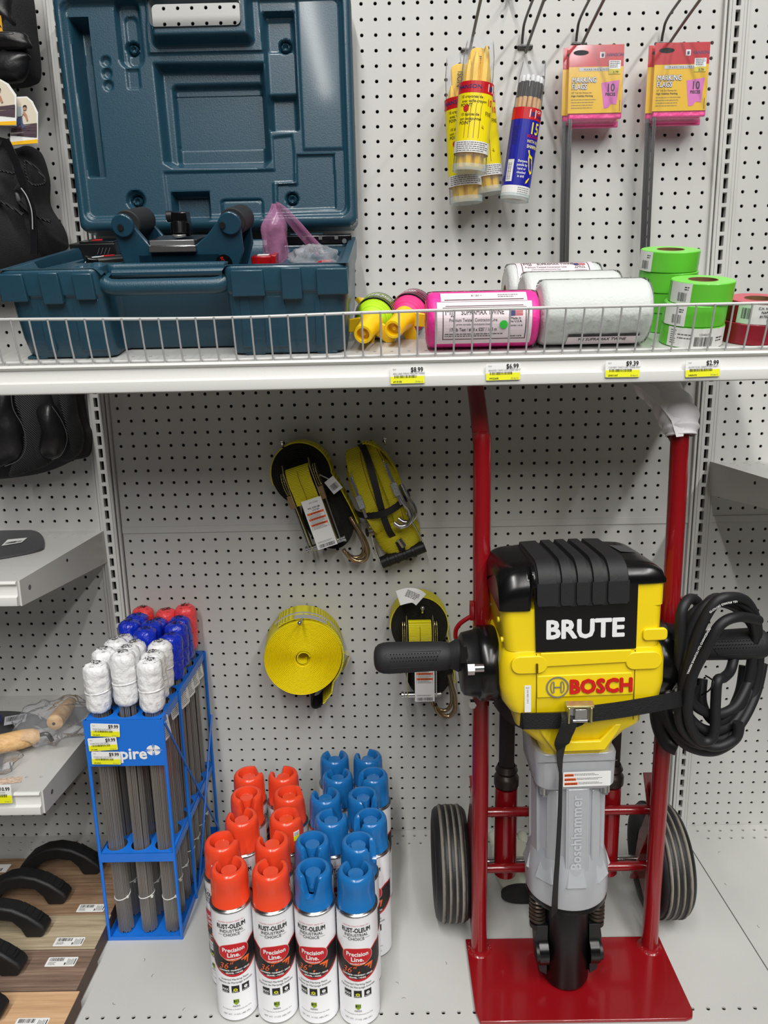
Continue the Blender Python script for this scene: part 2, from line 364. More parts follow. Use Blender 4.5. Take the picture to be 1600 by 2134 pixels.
# base decks
def deck(xc, label, x0=None, x1=None):
    x0 = xc-0.6085 if x0 is None else x0; x1 = xc+0.6085 if x1 is None else x1
    t = thing('base_shelf', label, 'shelf', ((x0+x1)/2, -0.26, -0.02))
    def to3(a, b, d): return (a-(x0+x1)/2, b+0.26, 0.02-d)
    rows_back = [-0.020, -0.0452]; front = [-0.4665]
    mb = MB(); hx = [xc+(i-22.5)*I+0.004 for i in range(46) if x0+0.02 < xc+(i-22.5)*I+0.004 < x1-0.02]
    a = perforated('p', x0, x1, -0.0580, -0.0073, [q+0.006 for q in hx], [-0.0452], to3=to3); mb.v, mb.f, mb.m, mb.mats = a.v, a.f, a.m, a.mats
    # the sheet is pieced from strips that share edges
    out = MB()
    def strip(y0, y1, ys, off):
        p = perforated('p', x0, x1, y0, y1, [q+off for q in hx], ys, to3=to3)
        for (f, mi_) in zip(p.f, p.m): pass
        out.add(p.v, p.f, STEEL)
    strip(-0.0330, -0.0005, [-0.0200], -0.004); strip(-0.0585, -0.0330, [-0.0456], 0.0085); strip(-0.4792, -0.4538, [-0.4665], 0.0)
    out.add([to3(x0, -0.4538, 0), to3(x1, -0.4538, 0), to3(x1, -0.0585, 0), to3(x0, -0.0585, 0)], [(0, 1, 2, 3)], STEEL)
    out.add([to3(x0, -0.56, 0), to3(x1, -0.56, 0), to3(x1, -0.4792, 0), to3(x0, -0.4792, 0)], [(0, 1, 2, 3)], STEEL)
    out.box((0, 0, 0.011), (x1-x0-0.004, 0.50, 0.004), DARK)
    out.box((0, -0.297, -0.012), (x1-x0, 0.008, 0.062), STEEL)
    for s_ in (-1, 1): out.box((s_*((x1-x0)/2-0.0006), 0, -0.002), (0.0012, 0.60, 0.040), STEEL)
    out.build('deck_sheet', t, smooth=False)
    k = MB(); k.box((0, -0.26, -0.09), (x1-x0, 0.012, 0.135), mat('kick_plate', (0.25, 0.25, 0.26), 0.5)); k.build('kick_plate', t)
deck(0.0, 'pale grey steel base deck under the spray cans and the hand truck')
deck(-1.2192, 'grey steel base deck of the left bay under the wooden floats', x0=-1.06)
deck(1.2192, 'grey steel base deck of the right bay beyond the black coiled cable', x1=1.06)
# ---------------------------------------------------------------- tilted upper shelf
sh = thing('gondola_shelf', 'long pale grey tilted steel shelf carrying the tool case and the twine', 'shelf', shelf_pt(0, 0, 0), SROT)
D = 0.428
def sh3(a, b, d): return (a, b, -d)
ob = MB()
hxs = [(i-22.5)*I+0.003 for i in range(47)]
for y0, y1, ys in ((-0.4175, -0.3921, -0.4048), (-0.3921, -0.3667, -0.3794), (-0.062, -0.0366, -0.0493), (-0.0366, -0.004, -0.0239)):
    p = perforated('p', -0.606, 0.606, y0, y1, [q+(0.0127 if ys in (-0.3794, -0.0493) else 0) for q in hxs[:46]], [ys], r=0.0026, to3=sh3); ob.add(p.v, p.f, STEEL)
ob.add([(-0.606, -0.3667, 0), (0.606, -0.3667, 0), (0.606, -0.062, 0), (-0.606, -0.062, 0)], [(0, 1, 2, 3)], STEEL)
ob.add([(-0.606, -D, 0), (0.606, -D, 0), (0.606, -0.4175, 0), (-0.606, -0.4175, 0)], [(0, 1, 2, 3)], STEEL)
ob.box((0, -0.215, -0.0065), (1.21, 0.42, 0.003), DARK)
ob.box((0, -0.215, -0.0235), (1.21, 0.424, 0.0015), STEEL)
for s_ in (-1, 1): ob.box((s_*0.6055, -0.215, -0.012), (0.0012, 0.425, 0.023), STEEL)
ob.box((0, -D, -0.010), (1.212, 0.002, 0.020), STEELW)
ob.build('deck_sheet', sh, smooth=False)
pr = MB()   # price channel, C section opening forward
prof = [(0, 0.0015), (-0.004, 0.0025), (-0.0068, 0.0012), (-0.0078, -0.0015), (-0.0062, -0.0040), (-0.0036, -0.0050), (-0.0042, -0.0200), (-0.0056, -0.0225), (-0.0090, -0.0235), (-0.0100, -0.0345), (-0.0092, -0.0372), (-0.0060, -0.0385), (0, -0.0385)]
# channel stands upright although the shelf is tilted
Mc = frame((0, -D, 0), (-TH, 0, 0)) @ Matrix(((0, 0, 1, -0.6065), (1, 0, 0, 0), (0, 1, 0, 0), (0, 0, 0, 1)))
pr.prism(prof, 0, 1.213, STEELW, Mc)
pr.build('price_channel', sh, smooth=True, angle=50)
for s_ in (-1, 1):
    b_ = MB(); b_.prism([(-0.001, -0.006), (-0.42, -0.006), (-0.42, -0.030), (-0.001, -0.085)], 0, 0.003, STEEL, Matrix(((0, 0, 1, s_*0.600), (1, 0, 0, 0), (0, 1, 0, 0), (0, 0, 0, 1)))); b_.build('bracket', sh)
# wire front fence
fen = thing('wire_fence', 'low white wire fence along the front edge of the upper shelf', 'wire fence', shelf_pt(0, 0.424, 0.002), SROT)
def bow(x): return 0.0022*math.cos(3.0*x)+0.002*math.exp(-((x+0.30)/0.16)**2)*-1
m = MB(); m.tube([(x, 0, 0.0645+(0.0035 if x < -0.45 else 0)*0-0.0045*math.exp(-((x+0.27)/0.2)**2)) for x in np.linspace(-0.606, 0.606, 60)], 0.0022, WIREM, 10); m.build('top_rail', fen)
m = MB(); m.tube([(x, 0.003, 0.003-0.002*math.exp(-((x+0.27)/0.2)**2)) for x in np.linspace(-0.606, 0.606, 40)], 0.0022, WIREM, 10); m.build('bottom_rail', fen)
m = MB(); m.tube([(0, 0.0, 0.065), (0, -0.0012, 0.03), (0, 0.000, 0.0)], 0.00135, mat('wire_grey', (0.66, 0.66, 0.66), 0.35), 8)
w0 = m.build('upright_wire', fen)
for i in range(48):
    x = -0.5965+i*I*1.0
    o = w0 if i == 0 else w0.copy()
    if i: COL.objects.link(o); o.parent = fen
    o.location = (x, -0.0028, -0.0045*math.exp(-((x+0.27)/0.2)**2)*0.7)
# ---------------------------------------------------------------- price tags
def price_tag(label, M, price, name, code, w_=0.048, h_=0.0235, cut=0):
    loc, rotq, sc = M.decompose()
    mb = MB(); fn = flat(); 
    mb.prism(rrect(-w_/2, -h_/2, w_/2, h_/2, 0.0022), 0, 0.0005, WHITE, Matrix(((1, 0, 0, 0), (0, 0, 1, -0.0), (0, 1, 0, 0), (0, 0, 0, 1))))
    mb.sheet(rect(-w_/2+0.0003, -h_/2+0.0006, w_/2-0.0003, -h_*0.06), YLAB, fn, 0.0006)
    mb.text(price, 0.0092, INK, fn, x=w_/2-0.002, y=h_*0.19, z=0.0009, align='RIGHT', bold=0.02, sx=0.84)
    mb.text(name, 0.0030, GREYINK, fn, x=-w_*0.42, y=h_*0.06, z=0.0009, align='LEFT', sx=0.95)
    mb.text('Each', 0.0024, GREYINK, fn, x=-w_*0.42, y=h_*0.33, z=0.0009, align='LEFT')
    barcode(mb, -w_*0.38, -h_*0.16, w_*0.28, h_*0.0, INK, fn, 0.0009, seed=len(code)+len(name), n=30)
    mb.text(code, 0.0034, INK, fn, x=-w_*0.42, y=-h_*0.42, z=0.0009, align='LEFT', bold=0.01)
    mb.text('23-Apr-2', 0.0028, GREYINK, fn, x=w_*0.44, y=-h_*0.42, z=0.0009, align='RIGHT')
    o = mb.build('price_tag', smooth=False); o.matrix_world = Matrix.Translation(loc) @ rotq.to_matrix().to_4x4()
    return tag(o, label, 'price tag')
for px, py, pc, nm, cd_, lb in ((849, 782, '$8.99', 'REEL LINE STRNG YELLOW TWINE', '6918188', 'shelf edge price tag reading $8.99, below the yellow line reels'),
                           (1048, 775, '$6.99', 'BRAIDED TWIST NYL CORD 500 FT', '19922608', 'shelf edge price tag reading $6.99, below the pink twine roll'),
                           (1297, 769, '$9.39', '1100 FEET TWIST NYL TWINE WHT', '25901347', 'shelf edge price tag reading $9.39, below the white twine rolls'),
                           (1464, 768, '$2.99', 'GLOW FLAG GREEN TAPE 300FT', '2405470', 'shelf edge price tag reading $2.99, below the green tape rolls')):
    p = at(px, py, -0.4255); price_tag(lb, frame(p, (math.radians(-3), random.uniform(-.02, .02), 0)), pc, nm, cd_)
# ---------------------------------------------------------------- side shelves
def side_shelf(label, x0, x1, z, depth, holes=True):
    t = thing('gondola_shelf', label, 'shelf', ((x0+x1)/2, -0.005, z)); xm = (x0+x1)/2
    m = MB(); ys = [-0.026, -0.0515, -depth+0.045]; 
    hx = [q for q in np.arange(x0+0.03, x1-0.02, I)]
    t3 = lambda a, b, d: (a-xm, b, -d)
    cur = -0.012
    for y in ys[:2]:
        p = perforated('p', x0, x1, y-I/2, y+I/2, hx, [y], r=0.0026, to3=t3); m.add(p.v, p.f, STEEL)
    y = ys[2]; p = perforated('p', x0, x1, y-I/2, y+I/2, hx, [y], r=0.0026, to3=t3); m.add(p.v, p.f, STEEL)
    for a, b in ((-0.0133, 0.004), (ys[2]+I/2, ys[1]-I/2), (-depth, ys[2]-I/2)):
        m.add([t3(x0, a, 0), t3(x1, a, 0), t3(x1, b, 0), t3(x0, b, 0)], [(0, 1, 2, 3)], STEEL)
    m.box((0, -depth/2, -0.006), (x1-x0, depth-0.004, 0.003), DARK); m.box((0, -depth/2, -0.018), (x1-x0, depth-0.004, 0.0012), STEEL)
    m.build('deck_sheet', t, smooth=False)
    c = MB(); Mc = frame((0, -depth, 0)) @ Matrix(((0, 0, 1, -(x1-x0)/2), (1, 0, 0, 0), (0, 1, 0, 0), (0, 0, 0, 1)))
    c.prism(prof, 0, x1-x0, STEELW, Mc); c.build('price_channel', t, angle=50)
    return t, xm
def end_bracket(t, x, depth, xm):
    b = MB(); pts = [(0.0, 0.002), (-depth, 0.002), (-depth-0.001, -0.040), (-depth*0.55, -0.052), (-0.002, -0.066), (0.0, -0.07)]
    M = Matrix(((0, 0, 1, x-xm), (1, 0, 0, 0), (0, 1, 0, 0), (0, 0, 0, 1)))
    b.prism(pts, 0, 0.003, STEEL, M); b.cyl((x-xm-0.001, -depth+0.028, -0.018), (x-xm+0.0036, -depth+0.028, -0.018), 0.0042, GREYINK, 14); b.cyl((x-xm-0.001, -depth*0.52, -0.012), (x-xm+0.0036, -depth*0.52, -0.012), 0.003, DARK, 12)
    b.build('bracket', t)
t, xm = side_shelf('short grey shelf of the left bay holding a dark flat blade', -1.06, -0.6225, 0.714, 0.352); end_bracket(t, -0.6225, 0.352, xm)
t, xm = side_shelf('short grey shelf of the left bay holding bagged wooden-handled tools', -1.06, -0.6275, 0.345, 0.355); end_bracket(t, -0.6275, 0.355, xm)
t, xm = side_shelf('empty grey shelf of the right bay at the picture edge', 0.622, 1.06, 0.833, 0.36); end_bracket(t, 0.619, 0.36, xm)
p = at(2, 1655, -0.372); price_tag('price tag ending in 0.99 on the lower left shelf edge', frame(p, (-0.03, 0, 0)), '$10.99', 'MARGIN TROWEL', '2911', w_=0.036, h_=0.034)
# ================================================================ spray paint cans
def can_label():
    r = 0.0330; fn = wrap(r); L = MB()
    # band: black with red borders, its lower edge dips in the middle, its upper edge opens into a white notch
    def top(x): return 0.144-0.030*max(0, 1-abs(x)/0.034)**1.25+0.0
    def bot(x): return 0.0905+0.020*(min(1, abs(x)/0.046))**2
    n = 40; xs = [-0.050+0.100*i/n for i in range(n+1)]
    for i in range(n):
        a, b = xs[i], xs[i+1]
        L.sheet([(a, bot(a)-0.0045), (b, bot(b)-0.0045), (b, top(b)+0.003), (a, top(a)+0.003)], REDINK, fn, 0.00025)
        L.sheet([(a, bot(a)), (b, bot(b)), (b, top(b)), (a, top(a))], mat('asphalt_print', (0.13, 0.12, 0.12), 0.5, var=0.5, vscale=500), fn, 0.0004)
    def blob(cx, cy, rx, ry, m, z, p=2.6, k=30):
        pts = []
        for i in range(k):
            t = 2*PI*i/k; c, q = math.cos(t), math.sin(t); pts.append((cx+rx*math.copysign(abs(c)**(2/p), c), cy+ry*math.copysign(abs(q)**(2/p), q)))
        # cut in columns to follow the curve
        pts.sort(); 
        up = [(cx+rx*math.cos(PI*i/16), cy+ry*abs(math.sin(PI*i/16))**(0.75)) for i in range(17)]
        for i in range(16):
            (x1, y1), (x2, y2) = up[i], up[i+1]; L.sheet([(x2, 2*cy-y2), (x1, 2*cy-y1), (x1, y1), (x2, y2)], m, fn, z)
    blob(0.001, 0.1290, 0.0195, 0.0135, ORINK, 0.0006); blob(0.001, 0.1330, 0.0245, 0.0150, mat('label_cream', (0.9, 0.75, 0.72), 0.4), 0.0008); blob(0.001, 0.1330, 0.0237, 0.0143, REDINK, 0.0010)
    L.text('Precision', 0.0104, WHITE, fn, 0.001, 0.1335, 0.0013, bold=0.03, sx=0.92); L.text('Line.', 0.0108, WHITE, fn, 0.001, 0.1240, 0.0013, bold=0.03)
    L.text('SOLVENT-BASE', 0.0034, WHITE, fn, 0.001, 0.1185, 0.0013, bold=0.02)
    L.text('36"', 0.0160, ORINK, fn, -0.0140, 0.1020, 0.0011, bold=0.0, shear=0.4, ang=0.08)
    L.sheet([(0.002, 0.101), (0.020, 0.1115), (0.0205, 0.1145), (0.001, 0.1035)], ORINK, fn, 0.0011)
    L.sheet([(0.012, 0.1165), (0.0260, 0.1185), (0.0225, 0.1055), (0.0205, 0.1060), (0.0215, 0.1145), (0.012, 0.1140)], ORINK, fn, 0.0012)
    L.text('CONCRETE • PAVEMENT • GRASS', 0.0037, WHITE, fn, 0, 0.0975, 0.0011, bold=0.04, sx=0.9); L.text('GRAVEL • MORE', 0.0037, WHITE, fn, 0, 0.0928, 0.0011, bold=0.04)
    L.text('• TRUSTED QUALITY SINCE 1921 •', 0.0030, REDINK, fn, 0, 0.1868, 0.0004)
    L.text('RUST-OLEUM', 0.0112, INK, fn, 0, 0.1762, 0.0006, bold=0.03, sx=0.70)
    L.text('INDUSTRIAL', 0.0072, INK, fn, 0, 0.1690, 0.0007, bold=0.01, sx=0.95); L.text('CHOICE', 0.0072, INK, fn, 0, 0.1622, 0.0007, bold=0.01)
    for s_ in (-1, 1): subrect(L, s_*0.0185-0.004, 0.1645, s_*0.0185+0.004, 0.1650, INK, fn, 0.0004, 2)
    L.text('Inverted Marking Paint', 0.0050, GREYINK, fn, 0, 0.0795, 0.0004, bold=0.01); L.text('Peinture de Marquage Inversée', 0.0050, GREYINK, fn, 0, 0.0735, 0.0004, bold=0.01, sx=0.95)
    for cx in (-0.0165, 0.0, 0.0165):
        subrect(L, cx-0.0062, 0.0560, cx+0.0062, 0.0690, INK, fn, 0.0004, 4)
        lines(L, cx-0.005, 0.0585, cx+0.005, WHITE, fn, 0.0007, 1, 0.0009, 0.001)
    L.text('MAX', 0.0062, WHITE, fn, -0.0165, 0.0605, 0.0007, bold=0.02, sx=0.8)
    L.sheet(circ(0, 0.0615, 0.0034, 16, 0.0028), YLAB, fn, 0.0007); L.sheet([(-0.002, 0.0632), (-0.0014, 0.0638), (0.002, 0.0600), (0.0014, 0.0594)], INK, fn, 0.0009); L.sheet([(-0.002, 0.0598), (-0.0014, 0.0592), (0.002, 0.0632), (0.0014, 0.0638)], INK, fn, 0.0009)
    L.sheet(circ(0.0165, 0.0630, 0.0030, 16), WHITE, fn, 0.0007); L.sheet(rect(0.0162, 0.0625, 0.0168, 0.0650), INK, fn, 0.0009)
    L.sheet([(-0.0045, 0.0430), (0.0045, 0.0430), (0.0045, 0.0360), (0, 0.0325), (-0.0045, 0.0360)], mat('olive_print', (0.55, 0.66, 0.1), 0.5), fn, 0.0004)
    L.text('811', 0.0058, INK, fn, 0, 0.0380, 0.0007, bold=0.03)
    lines(L, -0.006, 0.0315, 0.006, GREYINK, fn, 0.0004, 2, 0.0009, 0.0016)
    L.text('For Industrial or Professional Use Only', 0.0031, GREYINK, fn, 0, 0.0230, 0.0004); L.text('NET WT. 17 OZ. (482 GR.)', 0.0040, GREYINK, fn, 0, 0.0130, 0.0004)
    # side panel print, right of the front and left of it
    return L
def side_print(s_):
    fn = wrap(0.0330); L = MB()
    if 1:
        lines(L, s_*0.075-0.018, 0.140, s_*0.075+0.018, GREYINK, fn, 0.0004, 9, 0.0011, 0.0030, seed=5+s_)
        barcode(L, s_*0.075-0.010, 0.040, s_*0.075+0.010, 0.060, INK, fn, 0.0004, seed=9)
        subrect(L, s_*0.075-0.018, 0.146, s_*0.075+0.018, 0.152, REDINK, fn, 0.0004, 6)
    return L
def cap_mesh(m):
    """cap with an opening notch at -y: lathe with the notch cut from the upper wall"""
    C_ = MB(); r = 0.0302; n = 64
    prof = [(0.0306, 0.207), (0.0306, 0.209), (0.0300, 0.2095), (0.0298, 0.240), (0.0294, 0.252), (0.0284, 0.2585), (0.0262, 0.2625), (0.0235, 0.2638), (0.0205, 0.2635), (0.0188, 0.260), (0.0182, 0.246), (0.0178, 0.232), (0.0176, 0.222)]
    L_ = len(prof); V = []
    def notch(a):            # lowest height kept at angle a from the notch centre
        d = abs((a+PI/2+PI) % (2*PI)-PI); x = d/0.62
        if x > 1.25: return 1.0
        t = min(1, max(0, (x-0.25)/0.8)); t = t*t*(3-2*t)
        return 0.230+(0.264-0.230)*t
    for rr, z in prof:
        for i in range(n):
            a = 2*PI*i/n; lim = notch(a); zz = min(z, lim) if z > 0.21 else z
            V.append((rr*math.cos(a), rr*math.sin(a), zz))
    F = [(j*n+i, j*n+(i+1) % n, (j+1)*n+(i+1) % n, (j+1)*n+i) for j in range(L_-1) for i in range(n)]
    C_.add(V, F, m)
    return C_
def actuator(m):
    A = MB(); A.lathe([(0.0115, 0.228), (0.0122, 0.236), (0.0128, 0.2535), (0.0122, 0.2555), (0.0, 0.2560)], m, 28)
    A.box((0, 0.014, 0.244), (0.008, 0.012, 0.012), m); A.cyl((0, -0.010, 0.2395), (0, -0.0135, 0.2395), 0.0035, m, 12)
    return A
CAPO = mat('cap_orange_red', (0.90, 0.28, 0.16), 0.24, coat=0.3); CAPB = mat('cap_blue', (0.11, 0.42, 0.68), 0.24, coat=0.3)
CANW = mat('can_white_enamel', (0.93, 0.93, 0.94), 0.28, coat=0.3)
def make_can(m, name):
    t = thing(name, 'x', 'spray can', (0, 0, 0))
    b = MB(); b.lathe([(0.0, 0.004), (0.025, 0.003), (0.0318, 0.0), (0.0333, 0.0012), (0.0333, 0.0035)], mat('can_steel', (0.70, 0.70, 0.70), 0.25, 1.0), 48)
    b.lathe([(0.0333, 0.0035), (0.0329, 0.0045), (0.0329, 0.199), (0.0327, 0.2015)], CANW, 48, cap=False)
    b.lathe([(0.0327, 0.2015), (0.0337, 0.2025), (0.0337, 0.2045), (0.0325, 0.2055), (0.0315, 0.2045), (0.0305, 0.2060), (0.018, 0.218), (0.010, 0.222), (0.0, 0.222)], MATS['can_steel'], 48, cap=False)
    b.lathe([(0.013, 0.2205), (0.0145, 0.2235), (0.0125, 0.2255), (0.004, 0.224), (0.0035, 0.236), (0, 0.236)], MATS['can_steel'], 24, cap=False)
    b.build('can_body', t, angle=30)
    can_label().build('printed_label', t, smooth=False)
    for s_ in (-1, 1): side_print(s_).build('side_print', t, smooth=False)
    cap_mesh(m).build('cap', t, angle=55); actuator(m).build('spray_button', t, angle=40)
    return t
can_o = make_can(CAPO, 'spray_can'); can_b = make_can(CAPB, 'spray_can')
cans = []
rows = ['front row', 'second row', 'third row', 'fourth row', 'back row']
OL = [(470, 1823, 0.16, PI+0.45), (473, 1762, -0.75, PI-0.9), (500, 1702, -0.15, PI+0.5), (512, 1660, 0.25, 0.25), (519, 1618, 1.1, PI-0.9)]
OR_ = [(563, 1816, 0.12, PI-0.15), (576, 1755, 0.1, PI+0.55), (591, 1703, 1.7, PI-1.2), (598, 1662, 2.6, PI-1.3), (590, 1620, 0.6, PI+0.7)]
BL = [(648, 1815, -0.12, -0.1), (660, 1752, -0.1, 0.0), (678, 1712, 0.4, PI-0.6), (683, 1665, 0.3, PI+0.4), (702, 1620, -0.1, PI+0.05), (698, 1581, 0.1, PI+0.05)]
BR = [(736, 1815, -0.02, PI+0.03), (748, 1756, 0.0, 1.25), (757, 1710, -0.2, -1.1), (762, 1665, 0.1, 0.55), (770, 1620, 0.0, -1.3), (766, 1581, 0.1, PI+0.5)]
def place_cans(src, lst, colr, side, dx=0):
    for k, (px, py, lr, cr) in enumerate(lst):
        p = atz(px, py, 0.2600)
        x, y = p.x, p.y
        if k == 0: y = -0.4235
        last = len(lst)-1
        where = 'front' if k == 0 else ('rearmost' if k == last else ['', 'second', 'third', 'fourth', 'fifth'][k])
        lb = 'white spray paint can with %s cap, %s in the %s %s column' % (colr, where, side.split()[0], colr)
        o = dup(src, (x, y, 0.0), (0, 0, lr), lb, 'marking paint cans with %s caps' % colr)
        for c in o.children:      # caps are turned differently from the printed bodies
            if c.name.split('.')[0] in ('cap', 'spray_button'): c.rotation_euler = (0, 0, cr-lr)
        cans.append(o)
place_cans(can_o, OL, 'orange', 'left column'); place_cans(can_o, OR_, 'orange', 'right column')
place_cans(can_b, BL, 'blue', 'left column'); place_cans(can_b, BR, 'blue', 'right column')
for t in (can_o, can_b):
    for c in list(t.children): bpy.data.objects.remove(c)
    bpy.data.objects.remove(t)
# keep neighbours from cutting into each other
for it in range(60):
    for i, a in enumerate(cans):
        for b in cans[i+1:]:
            d = (b.location-a.location); d.z = 0; L_ = d.length
            if 1e-6 < L_ < 0.0678:
                q = d*((0.0678-L_)/L_/2)
                a.location -= q; b.location += q
mb = MB(); fnl = wrap(0.0305)
mb = MB(); fnc = lambda x, y, z: Vector((x, -z, y))
def sticker(name, label, loc, rotz, w_, h_, yellow=False, r=0.0302):
    m_ = MB(); fn = wrap(r+0.0002)
    subrect(m_, -w_/2, -h_/2, w_/2, h_/2, WHITE, fn, 0.0001, 8)
    if yellow: subrect(m_, -w_/2, -h_/2, w_/2, 0, YLAB, fn, 0.0003, 8)
    lines(m_, -w_*0.4, h_*0.35, w_*0.4, GREYINK, fn, 0.0005, 3, 0.0009, 0.0022)
    o = m_.build(name, smooth=False); o.location = loc; o.rotation_euler = (0, 0, rotz); return tag(o, label, 'sticker')
o = cans[1]; sticker('cap_sticker', 'small white sticker on the orange cap of the second can of the left column', (o.location.x, o.location.y, 0.232), -0.15, 0.017, 0.010)
o = cans[7]; sticker('cap_sticker', 'white and yellow sticker on an orange cap in the right orange column', (o.location.x, o.location.y, 0.238), 0.75, 0.012, 0.018, True)
# ================================================================ blue wire rack with stake flags
BLUE = mat('rack_blue_enamel', (0.09, 0.44, 0.84), 0.35, coat=0.2)
rx0, rx1, ry0, ry1 = -0.5660, -0.4330, -0.306, -0.006   # footprint
rack = thing('wire_display_rack', 'bright blue steel rack holding bundles of stake flags', 'display rack', ((rx0+rx1)/2, (ry0+ry1)/2, 0.0))
cx, cy = (rx0+rx1)/2, (ry0+ry1)/2; W, Dp = rx1-rx0, ry1-ry0
NR = 7
colx = [(-1+j)*0.0440 for j in range(3)]; rowy = [-Dp/2+0.026+i*0.0412 for i in range(NR)]
def plate(z, rad, name, lip, hz=0.0012):
    m_ = MB(); pitch = 0.0412
    V = []; F = []
    n = 24
    for xx in colx:
        for yy in rowy:
            k = len(V); ang = [2*PI*i/n for i in range(n)]
            hx_, hy_ = 0.0220, 0.0206
            def sq(a):
                c, q = math.cos(a), math.sin(a); t_ = min(hx_/abs(c) if abs(c) > 1e-9 else 9, hy_/abs(q) if abs(q) > 1e-9 else 9); return c*t_, q*t_
            al = sorted(ang+[math.atan2(sy*hy_, sx_*hx_) % (2*PI) for sx_ in (-1, 1) for sy in (-1, 1)]); nn = len(al)
            V.extend([(xx+sq(a)[0], yy+sq(a)[1], z) for a in al]); V.extend([(xx+rad*math.cos(a), yy+rad*math.sin(a), z) for a in al])
            F.extend([(k+i, k+(i+1) % nn, k+nn+(i+1) % nn, k+nn+i) for i in range(nn)])
    m_.add(V, F, BLUE)
    ya, yb = rowy[0]-0.0206, rowy[-1]+0.0206
    for a, b, c, d in ((-W/2, -Dp/2, W/2, ya), (-W/2, yb, W/2, Dp/2)): m_.add([(a, b, z), (c, b, z), (c, d, z), (a, d, z)], [(0, 1, 2, 3)], BLUE)
    m_.add([(-W/2, ya, z), (-0.066, ya, z), (-0.066, yb, z), (-W/2, yb, z)], [(0, 1, 2, 3)], BLUE); m_.add([(0.066, ya, z), (W/2, ya, z), (W/2, yb, z), (0.066, yb, z)], [(0, 1, 2, 3)], BLUE)
    for c, d in (((0, -Dp/2, z-lip/2), (W, 0.0015, lip)), ((0, Dp/2, z-0.0075), (W, 0.0015, 0.015)), ((-W/2, 0, z-0.0075), (0.0015, Dp, 0.015)), ((W/2, 0, z-0.0075), (0.0015, Dp, 0.015))): m_.box(c, d, BLUE)
    return m_
m_ = plate(0.446, 0.0175, 'top', 0.088)
m_.build('top_plate', rack, smooth=False)
s_ = MB(); fn = flat(frame((0, -Dp/2-0.0012, 0.372)))
s_.text('Empire', 0.030, WHITE, fn, -0.006, 0.0, 0.0002, bold=0.03)
# compass mark: circle quarters and four spikes
qx, qy = 0.0490, 0.016
for k in range(4):
    a = PI/4+k*PI/2
    pts = [(qx+0.001*math.cos(a)+0.0092*1.25*math.cos(t), qy+0.001*math.sin(a)+0.0092*math.sin(t)) for t in [a-0.62+1.24*i/8 for i in range(9)]]
    s_.sheet([(qx+0.0018*math.cos(a), qy+0.0018*math.sin(a))]+pts, WHITE, fn, 0.0003)
for a, l_ in ((0, 0.0165), (PI/2, 0.013), (PI, 0.0155), (-PI/2, 0.010)):
    s_.sheet([(qx+l_*math.cos(a), qy+l_*math.sin(a)), (qx+0.0012*math.cos(a+PI/2), qy+0.0012*math.sin(a+PI/2)), (qx-0.0012*math.cos(a+PI/2), qy-0.0012*math.sin(a+PI/2))], WHITE, fn, 0.0005)
s_.build('printed_name', rack, smooth=False)
m_ = plate(0.183, 0.0178, 'mid', 0.017); m_.build('middle_plate', rack, smooth=False)
m_ = MB(); m_.add([(-W/2, -Dp/2, 0.0022), (W/2, -Dp/2, 0.0022), (W/2, Dp/2, 0.0022), (-W/2, Dp/2, 0.0022)], [(0, 1, 2, 3)], BLUE)
for c, d in (((0, -Dp/2, 0.004), (W, 0.0015, 0.007)), ((0, Dp/2, 0.010), (W, 0.0015, 0.020)), ((-W/2, 0, 0.007), (0.0015, Dp, 0.014)), ((W/2, 0, 0.007), (0.0015, Dp, 0.014))): m_.box(c, d, BLUE)
m_.build('bottom_tray', rack, smooth=False)
rr = 0.0031
for (x, y) in ((-W/2-0.001, -Dp/2+0.002), (W/2+0.001, -Dp/2+0.002), (-W/2-0.001, Dp/2-0.004), (W/2+0.001, Dp/2-0.004), (W/2+0.001, -0.045)):
    q = MB(); q.tube([(x, y, 0.0), (x, y, 0.25), (x, y, 0.446)], rr, BLUE, 10); q.build('upright_rod', rack)
for pa, pb in ((((W/2+0.004, -Dp/2+0.004, 0.438), (W/2+0.004, Dp/2-0.006, 0.020))), (((W/2+0.007, Dp/2-0.006, 0.300), (W/2+0.007, -0.045, 0.020))), (((-W/2-0.004, -Dp/2+0.004, 0.438), (-W/2-0.004, Dp/2-0.006, 0.020)))):
    q = MB(); q.tube([pa, pb], 0.0022, BLUE, 8); q.build('cross_rod', rack)
